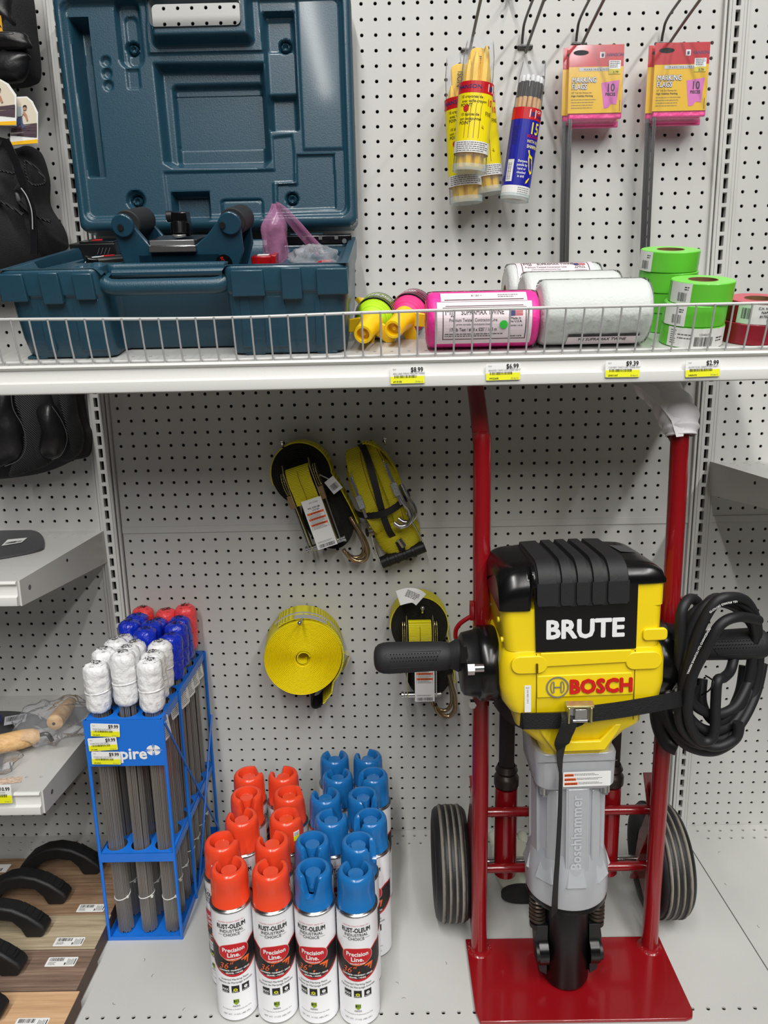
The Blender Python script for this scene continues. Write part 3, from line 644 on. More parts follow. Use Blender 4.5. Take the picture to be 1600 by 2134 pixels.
# bundles
def head_mesh(seed, r=0.0215, h=0.092):
    rg = np.random.default_rng(seed); nu, nv = 40, 26
    ph = rg.uniform(0, 6.28, 8)
    def f(u, v):
        a = 2*PI*u; z = v*h
        # rounded ends
        e = 0.013; rr_ = r
        if z < e: rr_ = r*(0.62+0.38*math.sqrt(max(0, 1-((e-z)/e)**2)))
        if z > h-e: rr_ = r*(0.70+0.30*math.sqrt(max(0, 1-((z-h+e)/e)**2)))
        wv = 0.0007*math.sin(3*a+ph[0]+z*60)+0.0005*math.sin(7*a+ph[1])+0.0004*math.sin(11*a+z*190+ph[2])+0.0004*math.sin(z*330+2*a+ph[3])
        waist = -0.0012*math.exp(-((z-h*0.45)/0.003)**2)
        rr_ += wv+waist
        return ((rr_)*math.cos(a), rr_*math.sin(a), z)
    m_ = MB(); return m_, f, nu, nv
def flagbundle(kind, seed, m):
    m_, f, nu, nv = head_mesh(seed); rg = random.Random(seed)
    m_.grid(f, nu, nv, m)
    # crinkled crown and the dark rolled wire ends showing in it
    top = [f(i/nu, 1.0) for i in range(nu)]; k = 6
    V = []; F = []
    for j in range(k+1):
        t = 1-j/k
        for i in range(nu):
            x, y, z = top[i]; dz = 0.0035*(1-t*t)+0.0008*math.sin(5*i/nu*2*PI+seed)*(t)
            V.append((x*t, y*t, z+dz+rg.uniform(-0.0004, 0.0004)))
    for j in range(k):
        for i in range(nu): F.append((j*nu+i, j*nu+(i+1) % nu, (j+1)*nu+(i+1) % nu, (j+1)*nu+i))
    m_.add(V, F, m)
    for q in range(46):
        a = rg.uniform(0, 6.28); d = 0.0115*math.sqrt(rg.random()); a2 = a+rg.uniform(0.3, 0.8)
        x, y = d*math.cos(a), d*math.sin(a)*0.75; x2, y2 = x+0.004*math.cos(a2+1.2), y+0.0022*math.sin(a2+1.2)
        m_.tube([(x, y, 0.0958), (x2, y2, 0.0958)], 0.00032, INK, 4, cap=False)
    m_.tube([(0.0214*math.cos(2*PI*i/24), 0.0214*math.sin(2*PI*i/24), 0.042+0.001*math.sin(2*PI*i/24+seed)) for i in range(24)], 0.0012, m, 6, closed=True)
    return m_
HW = mat('flag_film_white', (0.92, 0.92, 0.92), 0.33, bump=3.0, bscale=110, coat=0.4); HB = mat('flag_film_blue', (0.07, 0.19, 0.75), 0.22, bump=3.5, bscale=120, coat=0.6); HR = mat('flag_film_orange_red', (1.0, 0.31, 0.33), 0.3, bump=2.5, bscale=120, coat=0.3)
WB = mat('steel_stakes', (0.60, 0.58, 0.56), 0.38, 0.55)
def wires(seed):
    m_ = MB(); rg = random.Random(seed); R_ = 0.0128; z1 = 0.49
    m_.lathe([(R_*0.84, 0.0), (R_*0.80, z1)], mat('stake_core', (0.10, 0.10, 0.10), 0.6), 16)
    n = 30
    for i in range(n):
        a = 2*PI*i/n; tw = rg.uniform(-0.12, 0.12)+0.10; e = rg.uniform(0, 0.006)
        m_.tube([(R_*math.cos(a+tw*z), R_*math.sin(a+tw*z), 0.0+e+z*(z1-e)) for z in (0, .5, 1)], 0.00125, WB, 5)
    for i in range(8):
        a = rg.uniform(0, 6.28); d = R_*0.7*math.sqrt(rg.random()); m_.tube([(d*math.cos(a), d*math.sin(a), -0.001), (d*math.cos(a), d*math.sin(a), 0.03)], 0.00125, WB, 5)
    return m_
def tie(z, seed):
    m_ = MB(); a0 = seed*1.3
    pts = [(0.0142*math.cos(2*PI*i/24), 0.0142*math.sin(2*PI*i/24), z+0.003*math.sin(2*PI*i/24+a0)) for i in range(24)]
    m_.tube(pts, 0.0009, mat('tie_white', (0.85, 0.85, 0.83), 0.4), 6, closed=True); m_.box((0.0155*math.cos(-0.6), 0.0155*math.sin(-0.6), z), (0.004, 0.004, 0.003), MATS['tie_white']); return m_
protos = {}
for kind, m in (('white', HW), ('blue', HB), ('red', HR)):
    for v in range(2):
        sd = {'white': 10, 'blue': 20, 'red': 30}[kind]+v
        t = thing('stake_flag_bundle', 'x', 'flag bundle'); 
        h_ = flagbundle(kind, sd, m).build('rolled_flags', t, angle=60); h_.location = (0, 0, 0.455)
        wires(sd).build('stakes', t, angle=60); tie(0.075, sd).build('tie', t); protos[kind, v] = t
tagm = MB(); tagm.prism(rrect(-0.013, -0.050, 0.013, 0.0, 0.004), 0, 0.0006, WHITE, Matrix(((1, 0, 0, 0), (0, 0, 1, 0), (0, 1, 0, 0), (0, 0, 0, 1))))
lines(tagm, -0.010, -0.014, 0.010, INK, flat(), 0.0004, 8, 0.0012, 0.004)
for r_ in range(4): pass
tag_o = tagm.build('hang_tag', protos['white', 0]); tag_o.location = (0.0175, -0.006, 0.435); tag_o.rotation_euler = (0.1, -0.25, 1.15)
for k_ in (('blue', 0), ('red', 0), ('blue', 1)):
    q = tag_o.copy(); COL.objects.link(q); q.parent = protos[k_]
layout = [['white']*4+['blue']*2+['red'], ['white']*3+['blue']*3+['red'], ['white']*3+['blue']*3+['red']]
cname = ['left', 'middle', 'right']
ordn = ['front', 'second', 'third', 'fourth', 'fifth', 'sixth', 'back']
for j in range(3):
    for i in range(NR):
        kind = layout[j][i]; src = protos[kind, (i+j) % 2]
        x = cx+colx[j]+random.uniform(-.0012, .0012); y = cy+rowy[i]
        lean = (random.uniform(-0.006, 0.010), random.uniform(-0.012, 0.004), 0)
        o = dup(src, (x, y, 0.0035), (lean[0], lean[1], 0), 'bundle of %s flags on wire stakes, %s in the %s column of the rack' % ({'red': 'orange-red'}.get(kind, kind), ordn[i]+('most' if i in (0, 6) else ''), cname[j]), kind.replace('red', 'orange-red')+' stake flag bundles in the blue rack')
        for c in o.children:
            n_ = c.name.split('.')[0]
            if n_ == 'rolled_flags': c.rotation_euler = (random.uniform(-.03, .03), random.uniform(-.03, .03), random.uniform(0, 6)); c.location = (0, 0, 0.452+random.uniform(-0.005, 0.010)); c.scale = (1.0, 1.0, random.uniform(0.95, 1.04))
            if n_ == 'hang_tag' and j != 2:
                bpy.data.objects.remove(c)
for t in protos.values():
    for c in list(t.children): bpy.data.objects.remove(c)
    bpy.data.objects.remove(t)
for k, (px, py, pc, lb) in enumerate(((219, 1522, '$9.99', 'topmost price tag on the blue rack front, reading $9.99'), (214, 1551, '$9.99', 'middle price tag on the blue rack front, partly overlapped'), (221, 1580, '$9.99', 'lowest price tag on the blue rack front, over the white lettering'))):
    p = at(px, py, ry0-0.0035-0.0008*k); price_tag(lb, frame(p, (0, [0.05, -0.04, 0.03][k], 0)), pc, 'STAKE FLAG 21IN WHITE', ['2912079', '2912081', '2912032'][k], w_=0.0505, h_=0.0245)
# ================================================================ open blue-green tool case on the upper shelf
CASE = mat('case_teal_plastic', (0.125, 0.275, 0.345), 0.36, bump=0.25, bscale=500, coat=0.15)
CX, CS = -0.3215, 0.21
case = thing('tool_case', 'large open dark teal moulded plastic tool case on the upper shelf', 'tool case', shelf_pt(CX, CS, 0.001), SROT)
def to_case(X, s, h): return (X-CX, CS-s, h)
def smooth01(t): t = np.clip(t, 0, 1); return t*t*(3-2*t)
def sd_rr(x, y, x0, y0, x1, y1, r):
    cx_, cy_ = (x0+x1)/2, (y0+y1)/2; qx = np.abs(x-cx_)-(x1-x0)/2+r; qy = np.abs(y-cy_)-(y1-y0)/2+r
    return np.hypot(np.maximum(qx, 0), np.maximum(qy, 0))+np.minimum(np.maximum(qx, qy), 0)-r
def sd_c(x, y, cx_, cy_, r): return np.hypot(x-cx_, y-cy_)-r
def sd_poly(x, y, P):
    P = np.array(P); n = len(P); d = np.full(x.shape, 1e9); ins = np.zeros(x.shape, bool)
    for i in range(n):
        a, b = P[i], P[(i+1) % n]; e = b-a; wx, wy = x-a[0], y-a[1]; t = np.clip((wx*e[0]+wy*e[1])/(e@e), 0, 1)
        d = np.minimum(d, np.hypot(wx-e[0]*t, wy-e[1]*t)); c = ((a[1] <= y) != (b[1] <= y))
        with np.errstate(divide='ignore', invalid='ignore'): xi = a[0]+(y-a[1])*e[0]/(e[1] if abs(e[1]) > 1e-12 else 1e-12)
        ins ^= c & (x < xi)
    return np.where(ins, -d, d)
def height_mesh(xs, ys, H, to3, m, keep=None):
    nx, ny = len(xs), len(ys); V = [to3(xs[i], ys[j], H[j, i]) for j in range(ny) for i in range(nx)]; F = []
    for j in range(ny-1):
        for i in range(nx-1):
            if keep is None or (keep[j, i] and keep[j, i+1] and keep[j+1, i] and keep[j+1, i+1]): F.append((j*nx+i, j*nx+i+1, (j+1)*nx+i+1, (j+1)*nx+i))
    mb = MB(); mb.add(V, F, m); return mb
# --- body shell
def case_outline(gx, gy, rec, r=0.020):
    """outline seen from above, grown by gx, gy; rec = depth of the handle recess in the front"""
    x0, x1, y0, y1 = -0.2385-gx, 0.2365+gx*0.6, -0.180-gy, 0.176+gy; out = []
    def arc(cx_, cy_, a0, a1, rr, k=5): return [(cx_+rr*math.cos(a0+(a1-a0)*i/k), cy_+rr*math.sin(a0+(a1-a0)*i/k)) for i in range(k+1)]
    out += arc(x1-r, y1-r, 0, PI/2, r)+arc(x0+r, y1-r, PI/2, PI, r)+arc(x0+r, y0+r, PI, 1.5*PI, r)
    a, b, q, rr = -0.104, 0.068, rec, 0.013
    out += arc(a-rr, y0+rr, 1.5*PI, 2*PI, rr)+[(a, y0+q-rr*0.5), (a+rr*0.5, y0+q)]+[(b-rr*0.5, y0+q), (b, y0+q-rr*0.5)]+arc(b+rr, y0+rr, PI, 1.5*PI, rr)
    out += arc(x1-r, y0+r, 1.5*PI, 2*PI, r); return out
b = MB(); lv = [(0.001, -0.010, -0.006), (0.006, -0.004, -0.003), (0.030, -0.001, 0.0), (0.088, 0.002, 0.002), (0.090, 0.0065, 0.0055), (0.119, 0.0085, 0.0065), (0.124, 0.0070, 0.0050), (0.1255, 0.0035, 0.0015)]
rings = [[(x, y, h) for x, y in case_outline(gx, gy, 0.048)] for h, gx, gy in lv]; n = len(rings[0])
V = [v for r_ in rings for v in r_]; F = [(j*n+i, j*n+(i+1) % n, (j+1)*n+(i+1) % n, (j+1)*n+i) for j in range(len(lv)-1) for i in range(n)]; F.append(tuple(range(n-1, -1, -1)))
b.add(V, F, CASE)
# rim pads and ribs on the front face
for xa, xb, ha, hb, d in ((-0.2440, -0.207, 0.084, 0.121, 0.0095), (-0.186, -0.158, 0.080, 0.122, 0.0105), (-0.140, -0.112, 0.085, 0.120, 0.0095), (0.078, 0.124, 0.085, 0.120, 0.0095), (0.1475, 0.176, 0.080, 0.122, 0.0105), (0.1960, 0.2400, 0.085, 0.120, 0.0095)):
    b.box(((xa+xb)/2, -0.181, (ha+hb)/2), (xb-xa, 2*d, hb-ha), CASE, taper=0.97)
for xa, xb, ha, hb in ((-0.200, -0.186, 0.012, 0.084), (-0.150, -0.112, 0.012, 0.084), (0.085, 0.100, 0.012, 0.084), (0.118, 0.150, 0.012, 0.084), (0.190, 0.200, 0.012, 0.084)):
    b.box(((xa+xb)/2, -0.1755, (ha+hb)/2), (xb-xa, 0.013, hb-ha), CASE, taper=1.0)
for xa, xb in ((-0.235, -0.205), (-0.17, -0.145), (0.085, 0.115), (0.19, 0.22)): b.box(((xa+xb)/2, -0.160, 0.0015), (xb-xa, 0.03, 0.004), CASE)
b.build('case_body', case, bevel=0.0022, seg=2, angle=50)
# --- handle bar across the recess
hb_ = MB(); hb_.tube(smooth_path([(-0.112, -0.165, 0.108), (-0.104, -0.170, 0.103), (-0.092, -0.1735, 0.0985), (-0.06, -0.174, 0.098), (0.02, -0.174, 0.098), (0.056, -0.1735, 0.0985), (0.068, -0.170, 0.103), (0.076, -0.165, 0.108)], 4), 0.0108, CASE, 14, sx=1.05, up=(0, 0, 1))
hb_.tube([(-0.100, -0.141, 0.1125), (0.064, -0.141, 0.1125)], 0.0055, CASE, 10)
hb_.build('carry_handle', case)
# --- moulded tray as a height field
xs = np.linspace(-0.2440, 0.2400, 190); ys = np.linspace(-0.1835, 0.178, 150); GX, GY = np.meshgrid(xs, ys)
Xw = GX+CX; Sw = CS-GY
H = np.full(GX.shape, 0.1255)
def dent(sd, depth, soft, H): return H-depth*smooth01(-sd/soft)
H = dent(sd_rr(GX, GY, -0.233, -0.170, 0.229, 0.168, 0.012), 0.010, 0.006, H)
H = dent(sd_poly(Xw, Sw, [(-0.553, 0.045), (-0.520, 0.045), (-0.520, 0.17), (-0.545, 0.30), (-0.556, 0.30)]), 0.060, 0.010, H)
H = dent(sd_rr(Xw, Sw, -0.545, 0.05, -0.44, 0.145, 0.012), 0.045, 0.010, H)
H = dent(sd_rr(Xw, Sw, -0.520, 0.160, -0.44, 0.245, 0.012), 0.030, 0.008, H)
H = dent(sd_rr(Xw, Sw, -0.44, 0.05, -0.236, 0.325, 0.014), 0.085, 0.012, H)
H = dent(sd_rr(Xw, Sw, -0.236, 0.05, -0.098, 0.10, 0.010), 0.030, 0.008, H)
H = dent(sd_rr(Xw, Sw, -0.238, 0.12, -0.185, 0.30, 0.010), 0.045, 0.008, H)
H = dent(sd_rr(Xw, Sw, -0.180, 0.13, -0.102, 0.345, 0.034), 0.050, 0.012, H)
H = dent(sd_rr(Xw, Sw, -0.500, 0.275, -0.484, 0.325, 0.008), 0.012, 0.004, H)
H = H+0.006*smooth01(-sd_rr(Xw, Sw, -0.474, 0.285, -0.452, 0.300, 0.007)/0.004)
H = H-0.012*smooth01(-sd_poly(Xw, Sw, [(-0.424, 0.332), (-0.255, 0.332), (-0.245, 0.41), (-0.434, 0.41)])/0.014)
keep = ~((GX > -0.099) & (GX < 0.063) & (GY < -0.137))
height_mesh(xs, ys, H, lambda x, y, h: (x, y, h), CASE, keep).build('moulded_tray', case, angle=60)
hg = MB()
for x in (-0.16, 0.0, 0.15): hg.cyl((x-0.03, 0.184, 0.129), (x+0.03, 0.184, 0.129), 0.0045, CASE, 12)
hg.build('hinge', case)
# --- lid: vertical, leaning on the back panel; height field seen from the aisle
LY = -0.078
lid = MB(); lx = np.linspace(-0.5815, -0.0775, 264); lz = np.linspace(1.286, 1.672, 204); GX, GZ = np.meshgrid(lx, lz)
H = np.zeros(GX.shape)     # positive = towards the camera
base = sd_rr(GX, GZ, -0.5815, 1.286, -0.0775, 1.672, 0.016)
H -= 0.010*smooth01((base+0.010)/0.010)*0
H -= 0.0055*smooth01(-sd_rr(GX, GZ, -0.5690, 1.302, -0.0900, 1.659, 0.016)/0.0045)           # inner field behind the rim
H -= 0.004*smooth01(-sd_rr(GX, GZ, -0.5640, 1.309, -0.0960, 1.655, 0.014)/0.003)
def L_(sd, d, soft=0.006):
    global H
    H = H+d*smooth01(-sd/soft)
L_(sd_poly(GX, GZ, [(-0.560, 1.636), (-0.524, 1.636), (-0.5245, 1.378), (-0.5560, 1.378)]), -0.036, 0.010)
L_(sd_poly(GX, GZ, [(-0.5385, 1.604), (-0.5300, 1.604), (-0.5310, 1.386), (-0.5400, 1.386)]), 0.006, 0.003)
for fz in (1.566, 1.547, 1.528): L_(sd_c(GX, GZ, -0.5025, fz, 0.0095), -0.005, 0.004)
L_(sd_rr(GX, GZ, -0.4800, 1.553, -0.4350, 1.662, 0.018), -0.012, 0.006); L_(sd_rr(GX, GZ, -0.4680, 1.560, -0.4440, 1.640, 0.010), -0.004, 0.003)
L_(sd_rr(GX, GZ, -0.4700, 1.521, -0.4460, 1.554, 0.003), -0.004, 0.003)
def knob(cx_, cz_, r1=0.0125):
    L_(sd_c(GX, GZ, cx_, cz_, r1), -0.010, 0.003); L_(sd_c(GX, GZ, cx_, cz_, r1*0.72), 0.010, 0.0025); L_(sd_c(GX, GZ, cx_, cz_, r1*0.40), -0.006, 0.002)
L_(sd_poly(GX, GZ, [(-0.425, 1.70), (-0.233, 1.70), (-0.229, 1.574), (-0.428, 1.574)]), 0.004, 0.003)
L_(sd_rr(GX, GZ, -0.4180, 1.583, -0.2420, 1.70, 0.012), 0.026, 0.012)                          # handle block
L_(sd_poly(GX, GZ, [(-0.4230, 1.563), (-0.2290, 1.560), (-0.2260, 1.400), (-0.2400, 1.387), (-0.4050, 1.390), (-0.4210, 1.400)]), -0.022, 0.012)
L_(sd_rr(GX, GZ, -0.4000, 1.398, -0.2360, 1.535, 0.010), -0.011, 0.008)
L_(sd_rr(GX, GZ, -0.3970, 1.428, -0.2360, 1.518, 0.003), -0.004, 0.003)
L_(sd_rr(GX, GZ, -0.3965, 1.433, -0.3800, 1.514, 0.001), 0.002, 0.001); L_(sd_rr(GX, GZ, -0.2580, 1.433, -0.2430, 1.514, 0.001), 0.002, 0.001)
L_(sd_rr(GX, GZ, -0.2300, 1.447, -0.1730, 1.638, 0.006), -0.014, 0.006); L_(sd_rr(GX, GZ, -0.2280, 1.448, -0.1760, 1.512, 0.004), -0.014, 0.008)
L_(sd_rr(GX, GZ, -0.2240, 1.577, -0.1790, 1.630, 0.004), -0.003, 0.003)
L_(sd_poly(GX, GZ, [(-0.1700, 1.70), (-0.098, 1.70), (-0.098, 1.415), (-0.1700, 1.415)]), 0.003, 0.003)
L_(sd_poly(GX, GZ, [(-0.1830, 1.410), (-0.1140, 1.410), (-0.1150, 1.316), (-0.2230, 1.316), (-0.2210, 1.361), (-0.1850, 1.362)]), -0.0045, 0.003)
L_(sd_poly(GX, GZ, [(-0.4220, 1.386), (-0.2240, 1.386), (-0.2240, 1.440), (-0.1870, 1.443), (-0.1850, 1.414), (-0.1870, 1.363), (-0.2250, 1.363), (-0.2270, 1.300), (-0.4200, 1.300)]), -0.003, 0.003)
L_(sd_rr(GX, GZ, -0.4130, 1.300, -0.3420, 1.353, 0.004), -0.024, 0.007)
L_(sd_rr(GX, GZ, -0.3250, 1.300, -0.2470, 1.338, 0.008), -0.0035, 0.002); L_(sd_rr(GX, GZ, -0.3220, 1.302, -0.2500, 1.335, 0.007), 0.0022, 0.002)
L_(sd_c(GX, GZ, -0.4755, 1.339, 0.0180), -0.008, 0.004); knob(-0.4755, 1.339, 0.0125); knob(-0.1945, 1.336); knob(-0.4575, 1.590); knob(-0.1935, 1.588)
# soft rounded border
H = np.where(base > -0.012, H-0.012*(1-np.sqrt(np.clip(1-((base+0.012)/0.012)**2, 0, 1))), H)
keep = (base < 0.0005) & ~(sd_rr(GX, GZ, -0.4110, 1.6045, -0.2610, 1.6455, 0.008) < 0)
def lid3(x, z, h): 
    return Vector((x-0.009*(z-1.286)/0.386*(0.25+0.75*(-0.0775-x)/0.504), LY-h, z))
wm = Matrix.Translation(shelf_pt(CX, CS, 0.001)) @ Euler(SROT).to_matrix().to_4x4(); wi = wm.inverted()
mb = height_mesh(lx, lz, H, lambda x, z, h: wi @ lid3(x, z, h), CASE, keep)
M_ = wi @ Matrix(((1, 0, 0, 0), (0, 0, -1, 0), (0, 1, 0, 0), (0, 0, 0, 1)))   # x,z in plane, extruded along -y
# side wall of the lid and wall of the handle opening
def wallring(pts, y0, y1):
    k = len(pts); V = [wi @ lid3(x, z, LY-y0) for x, z in pts]+[wi @ lid3(x, z, LY-y1) for x, z in pts]
    mb.add(V, [(i, (i+1) % k, k+(i+1) % k, k+i) for i in range(k)], CASE)
wallring(rrect(-0.5815, 1.286, -0.0775, 1.672, 0.016, 6), LY+0.011, LY+0.048)
wallring(rrect(-0.4115, 1.6040, -0.2605, 1.6460, 0.0085, 6), LY-0.0235, LY-0.004)
ring_o = rrect(-0.4155, 1.600, -0.2565, 1.650, 0.0125, 6); ring_i = rrect(-0.4110, 1.6045, -0.2610, 1.6455, 0.008, 6); k = len(ring_o)
mb.build('lid', case, angle=50)
q = MB(); q.box((0, 0, 0), (0.46, 0.004, 0.27), CASE, M=wi @ Matrix.Translation((-0.3295, LY+0.046, 1.437))); q.build('lid_back', case)
# --- things lying in the case
GREYS = mat('anodised_grey', (0.62, 0.63, 0.63), 0.35, 0.7)
CT = mat('cradle_blue_plastic', (0.11, 0.255, 0.33), 0.30, coat=0.2)
def in_case(name, label, cat, X, s, h, rz=0):
    e = thing(name, label, cat, shelf_pt(X, s, h)); e.rotation_euler = (Euler((0, 0, 0)).to_matrix() @ Euler(SROT).to_matrix() @ Euler((0, 0, rz)).to_matrix()).to_euler(); return e
cr = in_case('roller_cradle', 'dark blue cradle with two black rollers standing in the tool case', 'cradle', -0.339, 0.25, 0.045)
# local: x right, y back, z up
pl = [(-0.088, 0.137), (-0.084, 0.142), (-0.076, 0.143), (-0.066, 0.137), (-0.058, 0.122), (-0.042, 0.100), (0.028, 0.100), (0.045, 0.112), (0.062, 0.130), (0.070, 0.140), (0.082, 0.144), (0.092, 0.140), (0.096, 0.130), (0.097, 0.090), (0.083, 0.055), (0.062, 0.000), (-0.066, 0.000), (-0.084, 0.070), (-0.091, 0.110)]
XZ = Matrix(((1, 0, 0, 0), (0, 0, -1, 0), (0, 1, 0, 0), (0, 0, 0, 1)))
f_ = MB(); f_.prism(pl, 0.030, 0.040, CT, XZ); f_.prism(pl, -0.058, -0.050, CT, XZ)
f_.box((0, 0.005, 0.045), (0.125, 0.09, 0.085), CT)
for s_, x_ in ((-1, -0.076), (1, 0.082)): f_.cyl((x_, -0.046, 0.128), (x_, -0.038, 0.128), 0.0165, CT, 24)
for x_, sg in ((-0.035, 1), (0.036, -1)): f_.box((x_, -0.042, 0.026), (0.040, 0.005, 0.010), CT, rot=(0, sg*0.42, 0))
f_.build('cradle_frame', cr, bevel=0.002)
for x_ in (-0.074, 0.083):
    r_ = MB(); r_.lathe([(0.004, 0), (0.018, 0), (0.0195, 0.002), (0.0195, 0.082), (0.018, 0.084), (0.004, 0.084)], RUB, 28, axis_frame((x_, -0.029, 0.129), (x_, 0.056, 0.129))[0]); r_.build('roller', cr)
for x_ in (-0.0785, 0.0715): q = MB(); q.cyl((x_, -0.048, 0.126), (x_, -0.0445, 0.126), 0.0045, DARK, 14); q.build('screw_recess', cr)
q = MB(); q.cyl((-0.0565, -0.043, 0.068), (-0.0565, -0.0405, 0.068), 0.0032, CHROME, 14); q.build('screw', cr)
q = MB(); q.box((-0.007, 0.0, 0.103), (0.074, 0.078, 0.007), mat('dark_slab', (0.10, 0.11, 0.12), 0.3)); q.box((-0.007, -0.042, 0.1030), (0.066, 0.007, 0.0075), GREYS); q.box((-0.007, -0.0435, 0.0945), (0.070, 0.007, 0.0090), CHROME)
q.build('mounting_plate', cr, bevel=0.0008)
q = MB(); q.box((0.002, -0.005, 0.126), (0.024, 0.026, 0.034), BLKG, taper=0.9); q.cyl((-0.010, -0.008, 0.137), (-0.019, -0.008, 0.137), 0.008, BLK, 18); q.cyl((0.002, -0.022, 0.112), (0.002, -0.017, 0.128), 0.014, BLKG, 24); q.cyl((0.002, -0.0305, 0.1095), (0.002, -0.0305, 0.1135), 0.010, GREYS, 20); q.build('clamp_knob', cr, bevel=0.001)
q = MB(); fn = flat(frame((0.0665, -0.0412, 0.072), (0, 1.25, 0))); q.sheet(circ(0, 0, 0.0128), BLKG, fn, 0.0); q.text('BOSCH', 0.0062, REDINK, fn, 0, -0.002, 0.0004, bold=0.02); q.build('round_badge', cr, smooth=False)
bt = in_case('laser_receiver', 'black box with red logo lying at the back left of the tool case', 'receiver', -0.532, 0.085, 0.107)
q = MB(); q.box((0.0, 0, 0.013), (0.078, 0.075, 0.026), BLK); q.box((0.006, 0, 0.027), (0.060, 0.060, 0.003), BLKG); q.build('housing', bt, bevel=0.004, seg=3)
q = MB(); q.prism([(-0.01, -0.008), (0.008, -0.006), (0.004, 0.008), (-0.008, 0.006)], 0.0285, 0.0292, REDINK); [q.box((0.010+k*0.006, -0.0378, 0.014), (0.001, 0.001, 0.012), GREYINK, rot=(0, 0.5, 0)) for k in range(4)]; q.build('printed_logo', bt)
rm = in_case('remote_control', 'small black remote lying askew in the left side of the tool case', 'remote control', -0.480, 0.190, 0.100, 0.5)
q = MB(); q.box((0, 0, 0.010), (0.085, 0.036, 0.020), BLK, taper=0.86); q.box((-0.030, 0, 0.013), (0.020, 0.034, 0.016), BLKG, rot=(0, 0.25, 0)); q.build('housing', rm, bevel=0.004, seg=3)
q = MB(); q.box((-0.002, 0.002, 0.0208), (0.020, 0.009, 0.001), REDINK); q.box((0.012, -0.006, 0.0208), (0.010, 0.004, 0.001), GREYINK); [q.box((0.020+k*0.005, 0, 0.0210), (0.002, 0.026, 0.0015), BLKG) for k in range(4)]; q.tube(smooth_path([(-0.041, -0.012, 0.014), (-0.030, -0.006, 0.020), (-0.018, -0.010, 0.021), (-0.010, -0.004, 0.021)], 5), 0.0008, WHITE, 5); q.build('printed_marks', rm)
tp = in_case('measuring_rod', 'black folded rod lying along the back right edge of the tool case', 'rod', -0.150, 0.075, 0.1195)
q = MB(); q.box((0, 0, 0.008), (0.125, 0.024, 0.016), BLKG); q.build('sleeve', tp, bevel=0.002); q = MB(); [q.box((-0.02+k*0.028, -0.0125, 0.012), (0.006, 0.002, 0.006), GREYS) for k in range(3)]; q.cyl((0.050, -0.016, 0.006), (0.050, -0.010, 0.006), 0.004, GREYS, 12); q.build('metal_clip', tp)
REDP = mat('red_plastic', (0.66, 0.05, 0.08), 0.25, coat=0.3)
rd = in_case('target_plate', 'small red target piece with a white sticker standing in the case beside the cradle', 'target plate', -0.2215, 0.235, 0.100)
q = MB(); q.box((0, 0.0, 0.014), (0.034, 0.030, 0.014), REDP); q.box((0.017, 0.0, 0.009), (0.008, 0.036, 0.028), REDP, rot=(0, 0.1, 0)); q.build('plate_body', rd, bevel=0.0012); q = MB(); q.box((0.0, 0.002, 0.0216), (0.018, 0.012, 0.0006), WHITE); q.build('sticker', rd)
PINK = mat('antistatic_film', (0.86, 0.58, 0.76), 0.18, alpha=0.42, bump=2.5, bscale=50)
bg = in_case('antistatic_bag', 'translucent pink antistatic bag with a metal cylinder standing at the right of the case', 'bag', -0.208, 0.185, 0.092)
q = MB(); q.cyl((0, 0, 0.0), (0.001, 0.004, 0.070), 0.0145, mat('steel_can', (0.35, 0.35, 0.40), 0.25, 0.8), 24); q.build('metal_cylinder', bg)
q = MB(); rg = random.Random(3)
def pouch(u, v):
    a = 2*PI*u; t = v; r1 = 0.021*(1-0.0*t); w_ = (1-smooth01((t-0.62)/0.38)); w_ = float(w_)
    rx = 0.021*(0.25+0.75*w_); ry = 0.019*(0.06+0.94*w_)
    x = rx*math.cos(a)+0.0015*math.sin(5*a+9*t)-0.001*t+0.006*(t > .6)*(t-.6); y = ry*math.sin(a)+0.0012*math.sin(4*a-11*t)
    return (x+0.010*max(0, t-0.6), y, 0.100*t+0.001)
q.grid(pouch, 40, 24, PINK); q.build('bag_pouch', bg, angle=180)
q = MB(); P0 = [(0.006, 0.0, 0.100), (0.020, -0.006, 0.088), (0.040, -0.014, 0.066), (0.058, -0.020, 0.046), (0.074, -0.026, 0.030)]
q.ribbon(smooth_path(P0, 6), (0.35, -0.75, 0.55), 0.030, 0.0006, PINK, widths=[0.012+0.020*math.sin(min(1, i/14)*PI/2) for i in range(25)]); q.build('bag_flap', bg, angle=180)
CLEAR = film('clear_film', 0.20, 90, haze=0.16)
gb = in_case('parts_bag', 'crumpled clear bag with red glasses lying in the right hollow of the case', 'bag', -0.142, 0.245, 0.080)
q = MB()
def crump(u, v):
    a = 2*PI*u; th = PI*v; r = 1+0.16*math.sin(5*a+3*th)+0.10*math.sin(9*a-5*th)+0.08*math.sin(4*th*3+a)
    return (0.040*r*math.sin(th)*math.cos(a), 0.046*r*math.sin(th)*math.sin(a), 0.026+0.026*r*-math.cos(th))
q.grid(crump, 48, 26, CLEAR); q.build('bag_film', gb, angle=180)
q = MB(); q.tube(smooth_path([(-0.028, -0.03, 0.022), (-0.012, -0.034, 0.030), (0.004, -0.028, 0.030), (0.018, -0.030, 0.034), (0.028, -0.010, 0.030)], 5), 0.007, REDP, 10, sx=0.5, up=(0, 0, 1)); q.build('red_glasses', gb)
